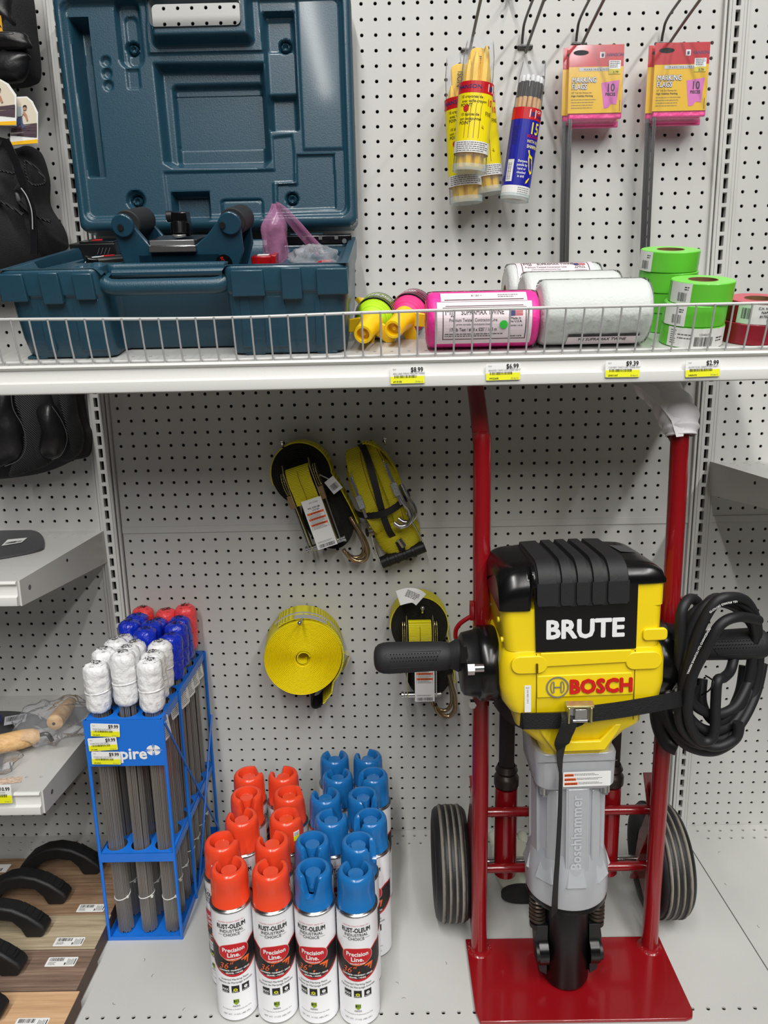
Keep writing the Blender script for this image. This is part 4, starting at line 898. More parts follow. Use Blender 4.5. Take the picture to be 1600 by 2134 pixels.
# ================================================================ line reels, twine, flagging tape
def on_shelf(name, label, cat, X, s, h, rz=0, group=None):
    e = thing(name, label, cat, shelf_pt(X, s, h), (0, 0, 0), group); e.rotation_euler = (Euler(SROT).to_matrix() @ Euler((0, 0, rz)).to_matrix()).to_euler(); return e
YR = mat('reel_yellow_plastic', (0.98, 0.80, 0.05), 0.35, coat=0.1)
def reel(label, X, s, h, rz, rx_, line, roll):
    e = thing('line_reel', label, 'line reel', shelf_pt(X, s, h), (0, 0, 0), 'yellow line reels on the shelf')
    e.rotation_euler = (Euler(SROT).to_matrix() @ Euler((0, 0, rz)).to_matrix() @ Euler((rx_, 0, 0)).to_matrix() @ Euler((0, roll, 0)).to_matrix()).to_euler()
    Y = Matrix(((1, 0, 0, 0), (0, 0, 1, 0), (0, 1, 0, 0), (0, 0, 0, 1)))
    q = MB(); q.lathe([(0.0085, 0.006), (0.0095, 0.0), (0.0128, 0.0), (0.0142, 0.0025), (0.0145, 0.03), (0.0165, 0.050), (0.0185, 0.066), (0.013, 0.070)], YR, 26, Y, cap=False); q.lathe([(0.0, 0.012), (0.0085, 0.012), (0.0085, 0.004)], YR, 26, Y, cap=False); q.lathe([(0.0, 0.007), (0.003, 0.007), (0.003, 0.012)], YR, 10, Y, cap=False)
    q.build('grip', e, angle=50)
    for a in (0, PI/2*2):
        pass
    for a in (0.40, PI-0.40, PI/2):
        w_ = MB(); Mw = Matrix.Translation((0, 0.062, 0)) @ Matrix.Rotation(a, 4, 'Y')
        w_.prism([(0.010, -0.011), (0.036, -0.010), (0.044, -0.004), (0.044, 0.004), (0.036, 0.010), (0.010, 0.011)], -0.001, 0.004, YR, Mw @ Matrix(((1, 0, 0, 0), (0, 0, 1, 0), (0, 1, 0, 0), (0, 0, 0, 1)))); w_.build('paddle', e, bevel=0.0012)
    q = MB(); pr_ = []; N = 22
    for i in range(N+1):
        t = i/N; pr_ += [(0.0215+0.0085*math.sin(PI*t)**0.6+0.0005, 0.072+0.060*t), (0.0215+0.0085*math.sin(PI*t)**0.6-0.0004, 0.072+0.060*(t+0.5/N))]
    q.lathe([(0.0, 0.072)]+pr_+[(0.0, 0.134)], line, 30, Y, cap=False)
    q.build('line_winding', e, angle=180)
    q = MB(); q.lathe([(0.0312, 0.090), (0.0318, 0.091), (0.0318, 0.126), (0.0290, 0.130)], mat('reel_wrap_black', (0.12, 0.12, 0.12), 0.25, coat=0.5, var=0.6, vscale=120), 30, Y, cap=False)
    for k in range(4): q.lathe([(0.0320, 0.094+k*0.008), (0.0322, 0.0945+k*0.008), (0.0320, 0.095+k*0.008)], line, 30, Y, cap=False)
    fnr = lambda x, y, z: Vector(((0.0320+z)*math.cos(PI/2-x/0.032), 0.108+y, (0.0320+z)*math.sin(PI/2-x/0.032)))
    q.text('LINE REEL', 0.009, WHITE, fnr, 0, -0.002, 0.0004, bold=0.02); lines(q, -0.02, -0.004, 0.02, WHITE, fnr, 0.0004, 2, 0.001, 0.003)
    q.build('printed_wrap', e, angle=60)
    for sx_ in (-1, 1):
        q = MB(); q.box((sx_*0.030*0.9, 0.150, 0.004), (0.030, 0.030, 0.006), YR, rot=(0, 0, sx_*-0.5), taper=0.8); q.build('tail_paddle', e, bevel=0.0015)
    return e
LIME = wavemat('lime_line', (0.62, 0.82, 0.05), (0.80, 0.98, 0.15), 60, 'Y', 0.6); PNKL = wavemat('pink_line', (0.90, 0.15, 0.45), (1.0, 0.30, 0.60), 60, 'Y', 0.6)
reel('yellow line reel with lime string and black wrap, next to the tool case', -0.064, 0.382, 0.026, -0.18, 0.06, LIME, 0.25)
reel('yellow line reel with pink string, next to the pink twine roll', -0.020, 0.362, 0.028, -0.30, 0.06, PNKL, -0.35)
def twine(name, label, X, s, r, L_, m, group, lab=None, rx_=0.0):
    e = thing(name, label, 'twine', shelf_pt(X, s, r+0.0005), (0, 0, 0), group); e.rotation_euler = (Euler(SROT).to_matrix() @ Euler((rx_, 0, 0)).to_matrix()).to_euler()
    Xa = Matrix(((0, 0, 1, -L_/2), (0, 1, 0, 0), (-1, 0, 0, 0), (0, 0, 0, 1)))
    n = 56; pr_ = [(0.013, 0.0), (r-0.008, 0.0), (r-0.0025, 0.003), (r-0.0008, 0.007)]
    for i in range(n): z = 0.008+(L_-0.016)*i/n; pr_ += [(r-0.0004, z), (r, z+(L_-0.016)*0.5/n)]
    pr_ += [(r-0.0008, L_-0.007), (r-0.0025, L_-0.003), (r-0.008, L_), (0.013, L_), (0.012, L_-0.02)]
    q = MB(); q.lathe(pr_, m, 64, Xa, cap=False); q.lathe([(0.013, 0.0), (0.0135, 0.001), (0.0115, 0.001), (0.0115, 0.03)], mat('cardboard', (0.55, 0.42, 0.30), 0.8), 24, Xa, cap=False); q.lathe([(0.0135, L_), (0.0115, L_-0.001), (0.0115, L_-0.03)], MATS['cardboard'], 24, Xa, cap=False)
    q.build('wound_twine', e, angle=180)
    q = MB(); q.lathe([(r*0.75, -0.0008), (r+0.0004, 0.002), (r+0.0012, 0.010), (r+0.0012, L_-0.010), (r+0.0004, L_-0.002), (r*0.75, L_+0.0008)], film('shrink_film', 0.10, 80), 48, Xa, cap=False); q.build('shrink_wrap', e, angle=180)
    return e
WT = mat('white_twine', (0.86, 0.87, 0.84), 0.55, bump=0.7, bscale=300); PT = mat('pink_twine', (0.98, 0.22, 0.62), 0.5, bump=0.7, bscale=300)
PT.node_tree.nodes['Principled BSDF'].inputs['Emission Strength'].default_value = 0
def twine_label(e, r, a0, w_, full=True, seed=1):
    """printed paper wrapped round a roll that lies along x; a0 = angle of the label centre seen from the end (0 = facing the aisle, up positive)"""
    fn = lambda x, y, z: Vector((x, -(r+0.0016+z)*math.cos(a0+y/r), (r+0.0016+z)*math.sin(a0+y/r)))
    q = MB(); W = w_/2; Hh = 0.031
    def band(x0, y0, x1, y1, m, z, n=10):
        for i in range(n): a = y0+(y1-y0)*i/n; b_ = y0+(y1-y0)*(i+1)/n; q.sheet(rect(x0, a, x1, b_), m, fn, z)
    MAR = mat('maroon_ink', (0.30, 0.10, 0.16), 0.5); PAP = mat('label_pinkish_paper', (0.94, 0.88, 0.90), 0.4)
    band(-W, -Hh, W, Hh, PAP, 0.0, 14)
    fx, fy = W-0.008, Hh-0.009
    for t_ in ((-fx, -fy, -fx+0.0012, fy), (fx-0.0012, -fy, fx, fy)): band(*t_, MAR, 0.0003)
    for y_ in (-fy, fy): q.sheet(rect(-fx, y_-0.0006, fx, y_+0.0006), MAR, fn, 0.0003)
    for y_ in (fy+0.0025,): q.sheet(rect(-fx+0.004, y_-0.0005, fx-0.004, y_+0.0005), MAR, fn, 0.0003)
    q.text('MJJ', 0.0125, INK, fn, -fx+0.003, fy-0.0095, 0.0004, align='LEFT', sx=0.9); q.text('SUPRAMAX TWINE', 0.0098, INK, fn, -fx+0.0260, fy-0.0095, 0.0004, align='LEFT', bold=0.01, sx=0.72)
    q.text('Premium Twisted Contractor Line', 0.0062, INK, fn, -0.016, fy-0.0185, 0.0004, sx=0.78); q.text('prime torsade contractante linea', 0.0045, GREYINK, fn, -0.016, fy-0.0235, 0.0004, sx=0.8)
    q.text("170 lb Test / #18 x 525' / 160 m", 0.0066, INK, fn, -0.016, fy-0.0315, 0.0004, sx=0.78, bold=0.01)
    lines(q, -fx+0.003, -fy+0.009, fx-0.030, GREYINK, fn, 0.0004, 2, 0.0014, 0.0032, seed)
    FX = fx-0.024; NB = mat('navy_ink', (0.16, 0.17, 0.42), 0.5)
    q.sheet(rect(FX, fy-0.0120, FX+0.008, fy-0.0050), NB, fn, 0.0005)
    for k in range(4): q.sheet(rect(FX+0.008, fy-0.0115+k*0.0018, FX+0.019, fy-0.0106+k*0.0018), REDINK, fn, 0.0005)
    q.text('Made In', 0.0045, INK, fn, FX+0.009, fy-0.0165, 0.0004, bold=0.01); q.text('the U.S.A.', 0.0045, INK, fn, FX+0.009, fy-0.0205, 0.0004, bold=0.01)
    barcode(q, FX, -fy+0.003, FX+0.019, fy-0.024, INK, fn, 0.0004, seed=seed, n=24)
    q.build('paper_label', e, smooth=False)
PTr = 0.0395
e = twine('twine_roll', 'hot pink roll of twisted twine with a printed paper label, lying on its side', 0.109, 0.362, PTr, 0.160, PT, None); twine_label(e, PTr, 0.05, 0.134)
q = MB(); fn = lambda x, y, z: Vector((x, -(PTr+0.0030+z)*math.cos(0.02+y/PTr), (PTr+0.0030+z)*math.sin(0.02+y/PTr))); q.sheet(circ(0.027, 0.0, 0.006, 16, 0.0055), mat('green_mark', (0.25, 0.8, 0.3), 0.4), fn, 0); q.build('green_stamp', e, smooth=False)
q = MB(); fn = lambda x, y, z: Vector((x, -(PTr+0.0016+z)*math.cos(1.08+y/PTr), (PTr+0.0016+z)*math.sin(1.08+y/PTr)))
for i in range(5): q.sheet(rect(-0.061, -0.009+0.0036*i, 0.061, -0.009+0.0036*(i+1)), MATS['label_pinkish_paper'], fn, 0)
for y_ in (-0.007,): q.sheet(rect(-0.056, y_, 0.056, y_+0.0012), MATS['maroon_ink'], fn, 0.0004)
q.text('$1.50 +', 0.005, GREYINK, fn, -0.01, 0.0, 0.0004); lines(q, 0.02, 0.003, 0.05, GREYINK, fn, 0.0004, 2, 0.001, 0.004); q.build('label_flap', e, smooth=False)
g = 'white twine rolls on the upper shelf'
e = twine('twine_roll', 'white twine roll lying nearest the wire fence, left of the green tapes', 0.270, 0.358, 0.0460, 0.156, WT, g)
q = MB(); r = 0.0460; fn = lambda x, y, z: Vector((x, -(r+0.0016+z)*math.cos(-0.78+y/r), (r+0.0016+z)*math.sin(-0.78+y/r)))
for i in range(6): q.sheet(rect(-0.040, -0.012+0.004*i, 0.062, -0.012+0.004*(i+1)), INK if i == 5 else MATS['label_pinkish_paper'], fn, 0)
q.text('MJJ SUPRAMAX TWINE', 0.0085, INK, fn, 0.01, 0.000, 0.0004, bold=0.01, sx=0.8); q.build('paper_label', e, smooth=False)
e = twine('twine_roll', 'white twine roll in the middle, behind the front white roll', 0.258, 0.270, 0.0455, 0.150, WT, g)
e = twine('twine_roll', 'white twine roll at the back whose printed label shows on top', 0.250, 0.178, 0.0455, 0.156, WT, g); twine_label(e, 0.0455, 1.02, 0.126, seed=4)
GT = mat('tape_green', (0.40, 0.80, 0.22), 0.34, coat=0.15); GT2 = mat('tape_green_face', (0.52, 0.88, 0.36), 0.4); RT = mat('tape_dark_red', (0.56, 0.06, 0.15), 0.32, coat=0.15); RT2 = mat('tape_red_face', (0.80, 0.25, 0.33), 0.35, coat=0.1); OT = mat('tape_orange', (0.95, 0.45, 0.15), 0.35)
def tape(label, X, s, h, side, face, group, lab=None, a=0.0, r=0.0435, hh=0.0295, twist=0):
    e = on_shelf('flagging_tape_roll', label, 'tape roll', X, s, h, twist, group)
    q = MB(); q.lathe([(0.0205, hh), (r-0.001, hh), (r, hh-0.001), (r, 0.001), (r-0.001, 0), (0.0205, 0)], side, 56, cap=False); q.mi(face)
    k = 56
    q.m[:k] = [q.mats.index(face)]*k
    q.build('wound_tape', e, angle=40)
    q = MB(); q.lathe([(0.0205, 0.0), (0.0205, hh+0.0003), (0.0190, hh+0.0003), (0.0190, 0.0)], mat('core_cardboard', (0.50, 0.36, 0.24), 0.8, var=0.2, vscale=80), 32, cap=False); q.lathe([(0.0, 0.004), (0.0190, 0.004)], MATS['core_cardboard'], 32, cap=False); q.build('card_core', e)
    if lab:
        fn = wrap(r+0.0002, -PI/2+a); q = MB()
        lab(q, fn, hh); q.build('paper_label', e, smooth=False)
    return e
def lab_full(q, fn, hh):
    subrect(q, -0.052, 0.001, 0.046, hh-0.001, WHITE, fn, 0.0001, 20); barcode(q, -0.012, 0.004, 0.014, 0.017, INK, fn, 0.0004, seed=5, n=28)
    q.text('12345678', 0.004, INK, fn, 0.001, 0.019, 0.0004); lines(q, -0.036, 0.020, -0.016, GREYINK, fn, 0.0004, 2, 0.0014, 0.005); lines(q, -0.047, 0.025, -0.038, INK, fn, 0.0004, 7, 0.001, 0.0030); lines(q, 0.020, 0.016, 0.034, INK, fn, 0.0004, 2, 0.0016, 0.004)
def lab_side(q, fn, hh):
    subrect(q, -0.062, 0.0005, -0.0255, hh-0.0005, WHITE, fn, 0.0001, 8); barcode(q, -0.046, 0.004, -0.032, 0.016, GREYINK, fn, 0.0004, seed=3, n=14); lines(q, -0.036, 0.024, -0.029, INK, fn, 0.0004, 2, 0.0012, 0.003)
def lab_red(q, fn, hh):
    subrect(q, -0.046, 0.0, 0.040, hh-0.002, WHITE, fn, 0.0001, 18); subrect(q, -0.046, 0.0, -0.026, hh-0.002, mat('pale_green_paper', (0.80, 0.92, 0.80), 0.5), fn, 0.0003, 6)
    barcode(q, -0.040, 0.007, -0.028, 0.022, INK, fn, 0.0006, seed=8, n=12)
    for k, t_ in enumerate(('C.H. HANSON COMPANY', 'NAPERVILLE, IL 60563', '#17021 RED STD FLAG', "1-3/16\" X300'")): q.text(t_, 0.0050, INK, fn, 0.006, 0.021-k*0.0055, 0.0006, bold=0.02, sx=0.85)
g = 'green flagging tape rolls'
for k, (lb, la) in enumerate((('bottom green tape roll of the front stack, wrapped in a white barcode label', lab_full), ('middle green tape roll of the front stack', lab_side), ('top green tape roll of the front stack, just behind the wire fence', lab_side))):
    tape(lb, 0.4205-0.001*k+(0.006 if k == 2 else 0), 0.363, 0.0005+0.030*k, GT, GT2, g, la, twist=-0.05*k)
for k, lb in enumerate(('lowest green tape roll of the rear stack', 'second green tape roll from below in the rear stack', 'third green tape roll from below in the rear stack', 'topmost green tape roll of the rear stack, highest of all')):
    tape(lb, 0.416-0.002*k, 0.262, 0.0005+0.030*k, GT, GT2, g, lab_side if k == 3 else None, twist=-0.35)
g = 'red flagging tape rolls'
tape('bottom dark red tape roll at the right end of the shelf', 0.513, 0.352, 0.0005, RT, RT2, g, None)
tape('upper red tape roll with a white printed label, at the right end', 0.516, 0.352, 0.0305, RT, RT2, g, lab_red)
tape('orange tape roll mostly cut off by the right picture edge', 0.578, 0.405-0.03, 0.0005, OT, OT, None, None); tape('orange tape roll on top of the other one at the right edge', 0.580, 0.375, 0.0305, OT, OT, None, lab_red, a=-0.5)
# ================================================================ hooks and goods hanging on the back panel
HOOK = mat('hook_dark_wire', (0.42, 0.42, 0.42), 0.35, 0.85)
def hole(i, k): return Vector(((i-22.5)*I, 0, zU0+k*I))
def scan_hook(label, x, z, L_=0.26, rise=0.10, twin=True, dx=0.0):
    e = thing('peg_hook', label, 'hook', (x, -0.003, z), (0, 0, 0), None)
    q = MB(); q.box((0, -0.0015, 0.0), (0.022, 0.003, 0.007), HOOK); q.tube([(-0.0127, 0.004, 0), (-0.0127, -0.004, 0), (0.0127, -0.004, 0), (0.0127, 0.004, 0)], 0.0024, HOOK, 8); q.build('back_clip', e, bevel=0.0008)
    q = MB(); q.tube(smooth_path([(dx, -0.004, -0.006), (dx, -0.012, -0.012), (dx, -0.040, -0.006), (dx, -L_*0.5, 0.004), (dx, -L_, 0.014), (dx, -L_-0.006, 0.022)], 5), 0.0026, HOOK, 10); q.build('product_arm', e)
    if twin:
        q = MB(); q.tube(smooth_path([(dx-0.006, -0.004, 0.004), (dx-0.006, -0.010, 0.018), (dx-0.005, -0.03, 0.034), (dx-0.002, -L_*0.55, 0.044), (dx, -L_-0.01, 0.054)], 5), 0.0024, HOOK, 10); q.build('label_arm', e)
    return e
pa = at(970, 107, 0); pb = at(1093, 100, 0); pc_ = at(1205, 95, 0); pd = at(1382, 95, 0)
scan_hook('wire hook holding the yellow crayon tubes', pa.x+0.005, pa.z, twin=False)
scan_hook('twin wire hook holding the blue pencil tube', pb.x, pb.z)
scan_hook('twin wire hook holding the left stack of marking flags', pc_.x, pc_.z)
scan_hook('twin wire hook holding the right stack of marking flags', pd.x, pd.z)
p = at(1060, 2, 0)
scan_hook('empty hook at the top edge of the back panel', p.x, p.z+0.01, L_=0.02, twin=False)
TUBEP = film('clear_tube', 0.12, 0, haze=0.10)
# --- crayon tubes
def hanging(name, label, cat, top, ax, ay, group=None):
    return thing(name, label, cat, top, (ax, ay, 0), group)
def tube_body(e, L_, r, cap=mat('tube_cap', (0.80, 0.86, 0.86), 0.1, alpha=0.45)):
    q = MB(); q.lathe([(r*1.02, -L_), (r*1.02, -L_+0.22*L_), (r*0.98, -L_*0.35), (r*0.92, -L_*0.12), (r*0.80, -0.004), (r*0.78, 0.0)], TUBEP, 32, frame((0, 0, 0), (0, 0, 0), (1, 0.82, 1)), cap=False); q.build('clear_tube', e, angle=60)
    q = MB(); q.lathe([(0, -L_-0.0005), (r*1.06, -L_-0.0005), (r*1.08, -L_+0.010), (r*1.04, -L_+0.010)], cap, 32, frame((0, 0, 0), (0, 0, 0), (1, 0.82, 1)), cap=False); q.build('end_cap', e)
CRY = mat('crayon_yellow', (0.99, 0.80, 0.08), 0.4); LBY = mat('label_yellow', (0.98, 0.90, 0.06), 0.35, coat=0.2); LBR = mat('label_red', (0.80, 0.09, 0.13), 0.35, coat=0.2); LBB = mat('label_blue', (0.10, 0.12, 0.62), 0.35, coat=0.2)
NAVY = mat('navy_ink', (0.16, 0.17, 0.42), 0.5)
def owl_mark(q, fn, x, y, s):
    q.sheet(rrect(x-s*0.5, y-s*0.55, x+s*0.5, y+s*0.55, s*0.08, 2), WHITE, fn, 0.0004); q.sheet([(x-s*0.2, y-s*0.4), (x+s*0.25, y-s*0.35), (x+s*0.28, y+s*0.1), (x+s*0.12, y+s*0.35), (x-0.05*s, y+s*0.15), (x-s*0.22, y+s*0.35)], NAVY, fn, 0.0006)
def crayon_tube(label, top, ay, L_, a):
    e = hanging('crayon_tube', label, 'crayon tube', top, 0.03, ay, 'yellow crayon tubes on the left hook'); r = 0.0225; e.scale = (1.26, 1.15, 1.0)
    tube_body(e, L_, r)
    n = 0
    for ring_r, cnt in ((0.0125, 6), (0.0, 1)):
        for k in range(cnt):
            t = 2*PI*k/cnt+a; x, y = ring_r*math.cos(t), ring_r*math.sin(t)*0.8; c = MB(); z0 = -L_+0.006
            c.lathe([(0.0058, z0), (0.0062, z0+0.001), (0.0062, z0+0.145+0.01*((k*7) % 3)), (0.0045, z0+0.158+0.01*((k*7) % 3)), (0.0015, z0+0.168+0.01*((k*7) % 3))], CRY, 6, Matrix.Translation((x, y, 0))); c.build('crayon', e, angle=20); n += 1
    c = MB(); c.prism(rrect(-0.012, -0.062, 0.012, -0.010, 0.009), -0.008, -0.002, CRY, XZ); c.text('NOSI', 0.011, INK, flat(frame((0.003, -0.0002+0.0, -0.036), (0, -1.45, 0))), 0, 0, 0.0085-0.008, bold=0.02); c.build('sharpener_card', e, bevel=0.001)
    f = wrap(r*1.05); fn = lambda x, y, z: (lambda v: Vector((v.x, v.y*0.84, v.z)))(f(x, y, z)); q = MB()
    top_ = -0.068; bot_ = -L_+0.045
    subrect(q, -0.062, bot_, 0.062, top_, LBY, fn, 0, 28); subrect(q, -0.062, top_-0.018, 0.062, top_, LBR, fn, 0.0002, 28); subrect(q, -0.062, bot_-0.018, 0.062, bot_, WHITE, fn, 0.0001, 28)
    lines(q, -0.026, bot_-0.002, 0.026, GREYINK, fn, 0.0003, 5, 0.0012, 0.0032)
    owl_mark(q, fn, 0.021, top_-0.009, 0.011); q.text('HANSON', 0.0085, NAVY, fn, -0.012, top_-0.0115, 0.0005, bold=0.02)
    for k, (t_, sz, x_) in enumerate((('10 crayones de', 0.0062, -0.007), ('avec taille-crayon', 0.0062, -0.003), ('POINT', 0.0072, -0.014), ('', 0.004, 0), ('10 lápices de', 0.0062, -0.008), ('con sacapuntas', 0.0062, -0.007), ('POINT', 0.0072, -0.014))): q.text(t_, sz, INK, fn, x_, top_-0.026-0.0068*k, 0.0003, sx=0.82, bold=0.01) if t_ else None
    q.text('10', 0.015, REDINK, fn, 0.021, top_-0.036, 0.0003, bold=0.02, sx=0.7); q.text('FINE', 0.010, INK, fn, 0.020, top_-0.052, 0.0003, sx=0.6)
    BR = mat('brown_ink', (0.50, 0.25, 0.12), 0.5)
    for x_, h_ in ((-0.014, 0.060), (-0.008, 0.072), (-0.001, 0.078), (0.006, 0.074)): 
        q.sheet([(x_, bot_+0.004), (x_+0.0006, bot_+0.004), (x_+0.0016, bot_+h_*0.7), (x_+0.0060, bot_+h_), (x_+0.0010, bot_+h_*0.7)], BR, fn, 0.0003)
    q.sheet([(-0.013, bot_+0.046), (-0.011, bot_+0.050), (0.012, bot_+0.024), (0.0135, bot_+0.019), (0.0105, bot_+0.021)], BR, fn, 0.0005); q.sheet([(-0.0115, bot_+0.0475), (-0.010, bot_+0.0488), (0.011, bot_+0.0245), (0.0115, bot_+0.0225)], LBY, fn, 0.0006); q.sheet(circ(-0.0135, bot_+0.050, 0.0040, 14, 0.0052), REDINK, fn, 0.0007)
    q.build('printed_label', e, smooth=False); return e
crayon_tube('yellow crayon tube hanging in front of the other two', at(1001, 84, -0.105), 0.085, 0.205, 0.2)
crayon_tube('yellow crayon tube behind, lower left, tilted the other way', at(957, 118, -0.066), -0.055, 0.238, 0.9)
crayon_tube('yellow crayon tube behind the front one, its end poking out lower right', at(985, 110, -0.055), -0.13, 0.232, 1.5)
# --- pencil tube
e = hanging('pencil_tube', 'blue labelled tube of pencils with dark ferrules hanging on its own hook', 'pencil tube', at(1114, 125, -0.075), 0.03, 0.135)
r = 0.0245; L_ = 0.228; tube_body(e, L_, r)
for k in range(12):
    t = 2*PI*k/12; rr_ = 0.0175; x, y = rr_*math.cos(t), rr_*math.sin(t)*0.8; c = MB(); z0 = -L_+0.004
    c.lathe([(0.0041, z0), (0.0041, -0.062)], mat('pencil_wood', (0.87, 0.68, 0.45), 0.5), 8, Matrix.Translation((x, y, 0))); c.lathe([(0.0043, -0.062), (0.0043, -0.038)], BLKG, 8, Matrix.Translation((x, y, 0))); c.lathe([(0.0040, -0.038), (0.0040, -0.030), (0.003, -0.028)], WHITE, 8, Matrix.Translation((x, y, 0))); c.build('pencil', e, angle=50)
f = wrap(r*1.03); fn = lambda x, y, z: (lambda v: Vector((v.x, v.y*0.84, v.z)))(f(x, y, z)); q = MB()
T0 = -0.080; subrect(q, -0.070, T0-0.126, 0.070, T0, LBB, fn, 0, 32); subrect(q, -0.070, T0-0.019, 0.070, T0, LBR, fn, 0.0002, 32); subrect(q, -0.070, T0-0.143, 0.070, T0-0.126, WHITE, fn, 0.0001, 32)
owl_mark(q, fn, 0.008, T0-0.0095, 0.012); q.text('CH', 0.0065, WHITE, fn, 0.0205, T0-0.0075, 0.0005, bold=0.02); q.text('HANSON', 0.0080, NAVY, fn, 0.0165, T0-0.0155, 0.0005, bold=0.03, align='LEFT')
q.text('15', 0.026, LBY, fn, 0.016, T0-0.041, 0.0004, bold=0.02, sx=0.8); q.text('ROUND', 0.0080, LBR, fn, 0.018, T0-0.048, 0.0004, bold=0.01); q.text('WITH FREE', 0.0075, mat('cream_ink', (0.93, 0.88, 0.6), 0.5), fn, 0.019, T0-0.056, 0.0004, bold=0.01, sx=0.8); q.text('SHARPENER', 0.0075, MATS['cream_ink'], fn, 0.021, T0-0.064, 0.0004, bold=0.03, sx=0.8)
q.sheet([(0.009, T0-0.068), (0.0115, T0-0.067), (0.0135, T0-0.074), (0.020, T0-0.077), (0.0255, T0-0.102), (0.021, T0-0.106), (0.016, T0-0.100), (0.011, T0-0.080), (0.0118, T0-0.075)], LBY, fn, 0.0004); q.sheet(rect(0.0155, T0-0.088, 0.019, T0-0.081), NAVY, fn, 0.0006)
q.sheet([(0.012, T0-0.134+0.012), (0.016, T0-0.120), (0.021, T0-0.112), (0.0195, T0-0.111), (0.0135, T0-0.117)], LBY, fn, 0.0004)
for k, t_ in enumerate(('Sharpens', 'pencils by', 'hand or', 'chucked', 'in drill')): q.text(t_, 0.0056, WHITE, fn, 0.002, T0-0.088-0.0062*k, 0.0004, bold=0.02, align='CENTER', sx=0.85)
subrect(q, -0.026, T0-0.120, -0.013, T0-0.084, WHITE, fn, 0.0003, 4)
rg = random.Random(4); y_ = T0-0.118
while y_ < T0-0.090: h_ = rg.choice((0.0005, 0.0009)); q.sheet(rect(-0.024, y_, -0.017, y_+h_), INK, fn, 0.0005); y_ += h_+0.0008
lines(q, -0.024, T0-0.030, -0.010, NAVY, fn, 0.0005, 12, 0.0008, 0.0026); lines(q, 0.0, T0-0.129, 0.024, GREYINK, fn, 0.0003, 4, 0.001, 0.0033)
q.build('printed_label', e, smooth=False)
# --- marking flag packs
FY = mat('card_yellow', (0.93, 0.74, 0.10), 0.22, coat=0.5); FR = mat('card_red', (0.78, 0.08, 0.13), 0.22, coat=0.5); FPK = mat('flag_pink', (0.98, 0.22, 0.58), 0.35, bump=2, bscale=90); FM = mat('card_magenta', (0.85, 0.42, 0.72), 0.4); BAGF = film('bag_film_clear', 0.13, 110, haze=0.05)
def flag_pack(label, loc, rz, group, first):
    e = thing('marking_flag_pack', label, 'marking flags', loc, (0.02, 0, rz), group); W = 0.0475
    Hc = 0.108
    q = MB(); q.prism(rrect(-W, -Hc, W, 0, 0.001), 0, 0.0006, FY, XZ)
    fn = flat(frame((0, -0.0006, 0)))
    # header with slot
    q.sheet(rect(-W, -0.034, W, 0.0), FR, fn, 0.0002); q.sheet(circ(-W+0.020, -0.012, 0.0135, 24, 0.0042), DARK, fn, 0.0004)
    if first is not None:
        owl_mark(q, fn, 0.010, -0.016, 0.0085); q.text('HANSON', 0.0072, NAVY, fn, 0.017, -0.0185, 0.0004, align='LEFT', bold=0.02)
        q.sheet(rect(-0.030, -0.041, 0.036, -0.0355), mat('card_grey', (0.80, 0.80, 0.80), 0.4), fn, 0.0004); q.text('M A R K I N G  L I N E S', 0.0042, INK, fn, 0, -0.0400, 0.0006, bold=0.01)
        for dz, m_, b_ in ((0.0006, NAVY, 0.06), (0.0009, WHITE, 0.015)):
            q.text('MARKING', 0.0118, m_, fn, -0.042, -0.0590, dz, align='LEFT', bold=b_, sx=0.82); q.text('FLAGS', 0.0118, m_, fn, -0.042, -0.0695, dz, align='LEFT', bold=b_, sx=0.82)
        q.text('10" Tall 2in Flames for', 0.0040, INK, fn, -0.042, -0.0765, 0.0004, align='LEFT'); q.text('High Visibility Marking', 0.0042, INK, fn, -0.042, -0.0815, 0.0004, align='LEFT', bold=0.02)
        lines(q, -0.042, -0.0855, 0.004, mat('faded_ink', (0.62, 0.52, 0.25), 0.5), fn, 0.0004, 4, 0.0013, 0.0044)
        q.sheet([(0.010, -0.060), (0.042, -0.0560), (0.038, -0.095), (0.028, -0.094), (0.024, -0.100), (0.016, -0.101)], FM, fn, 0.0004)
        q.text('10', 0.018, INK, fn, 0.0265, -0.0740, 0.0006, bold=0.02, sx=0.85); q.text('PIECES', 0.0068, INK, fn, 0.0265, -0.0808, 0.0006, bold=0.03, sx=0.9)
        q.sheet(rect(0.022, -0.0435, 0.0425, -0.0250), WHITE, fn, 0.0006); q.sheet(rect(0.022, -0.0465, 0.0425, -0.0385), mat('sticker_yellow', (0.85, 0.78, 0.15), 0.4), fn, 0.0008); lines(q, 0.024, -0.0265, 0.041, GREYINK, fn, 0.0009, 4, 0.001, 0.0028); q.text('3.79', 0.0055, INK, fn, 0.034, -0.0455, 0.0011, bold=0.01)
        q.sheet(rect(0.0435, -0.106, 0.0442, -0.088), INK, fn, 0.0004)
    q.build('header_card', e, smooth=False)
    q = MB(); rgs = random.Random(int(abs(loc[0])*1e4)); q.box((0.002, 0.0040, -0.073), (0.094, 0.0055, 0.088), FPK); q.build('rolled_flags', e, bevel=0.002)
    def film(u, v): x = -W-0.003+u*(2*W+0.008); z = 0.0-0.124*v; return (x, -0.0020-0.0006*math.sin(u*40+v*17)*(v > 0.8)*2-0.0016*math.sin(u*PI), z)
    q = MB(); q.grid(film, 24, 20, BAGF); q.build('clear_bag', e, angle=180)
    q = MB()
    for k in range(4): q.tube([(-0.044+0.0017*k, 0.003+0.0006*(k % 2), -0.10), (-0.0425+0.0016*k, 0.002, -0.26), (-0.040+0.0015*k, 0.001, -0.408+0.002*k)], 0.00085, HOOK, 6)
    q.build('wire_stakes', e); return e
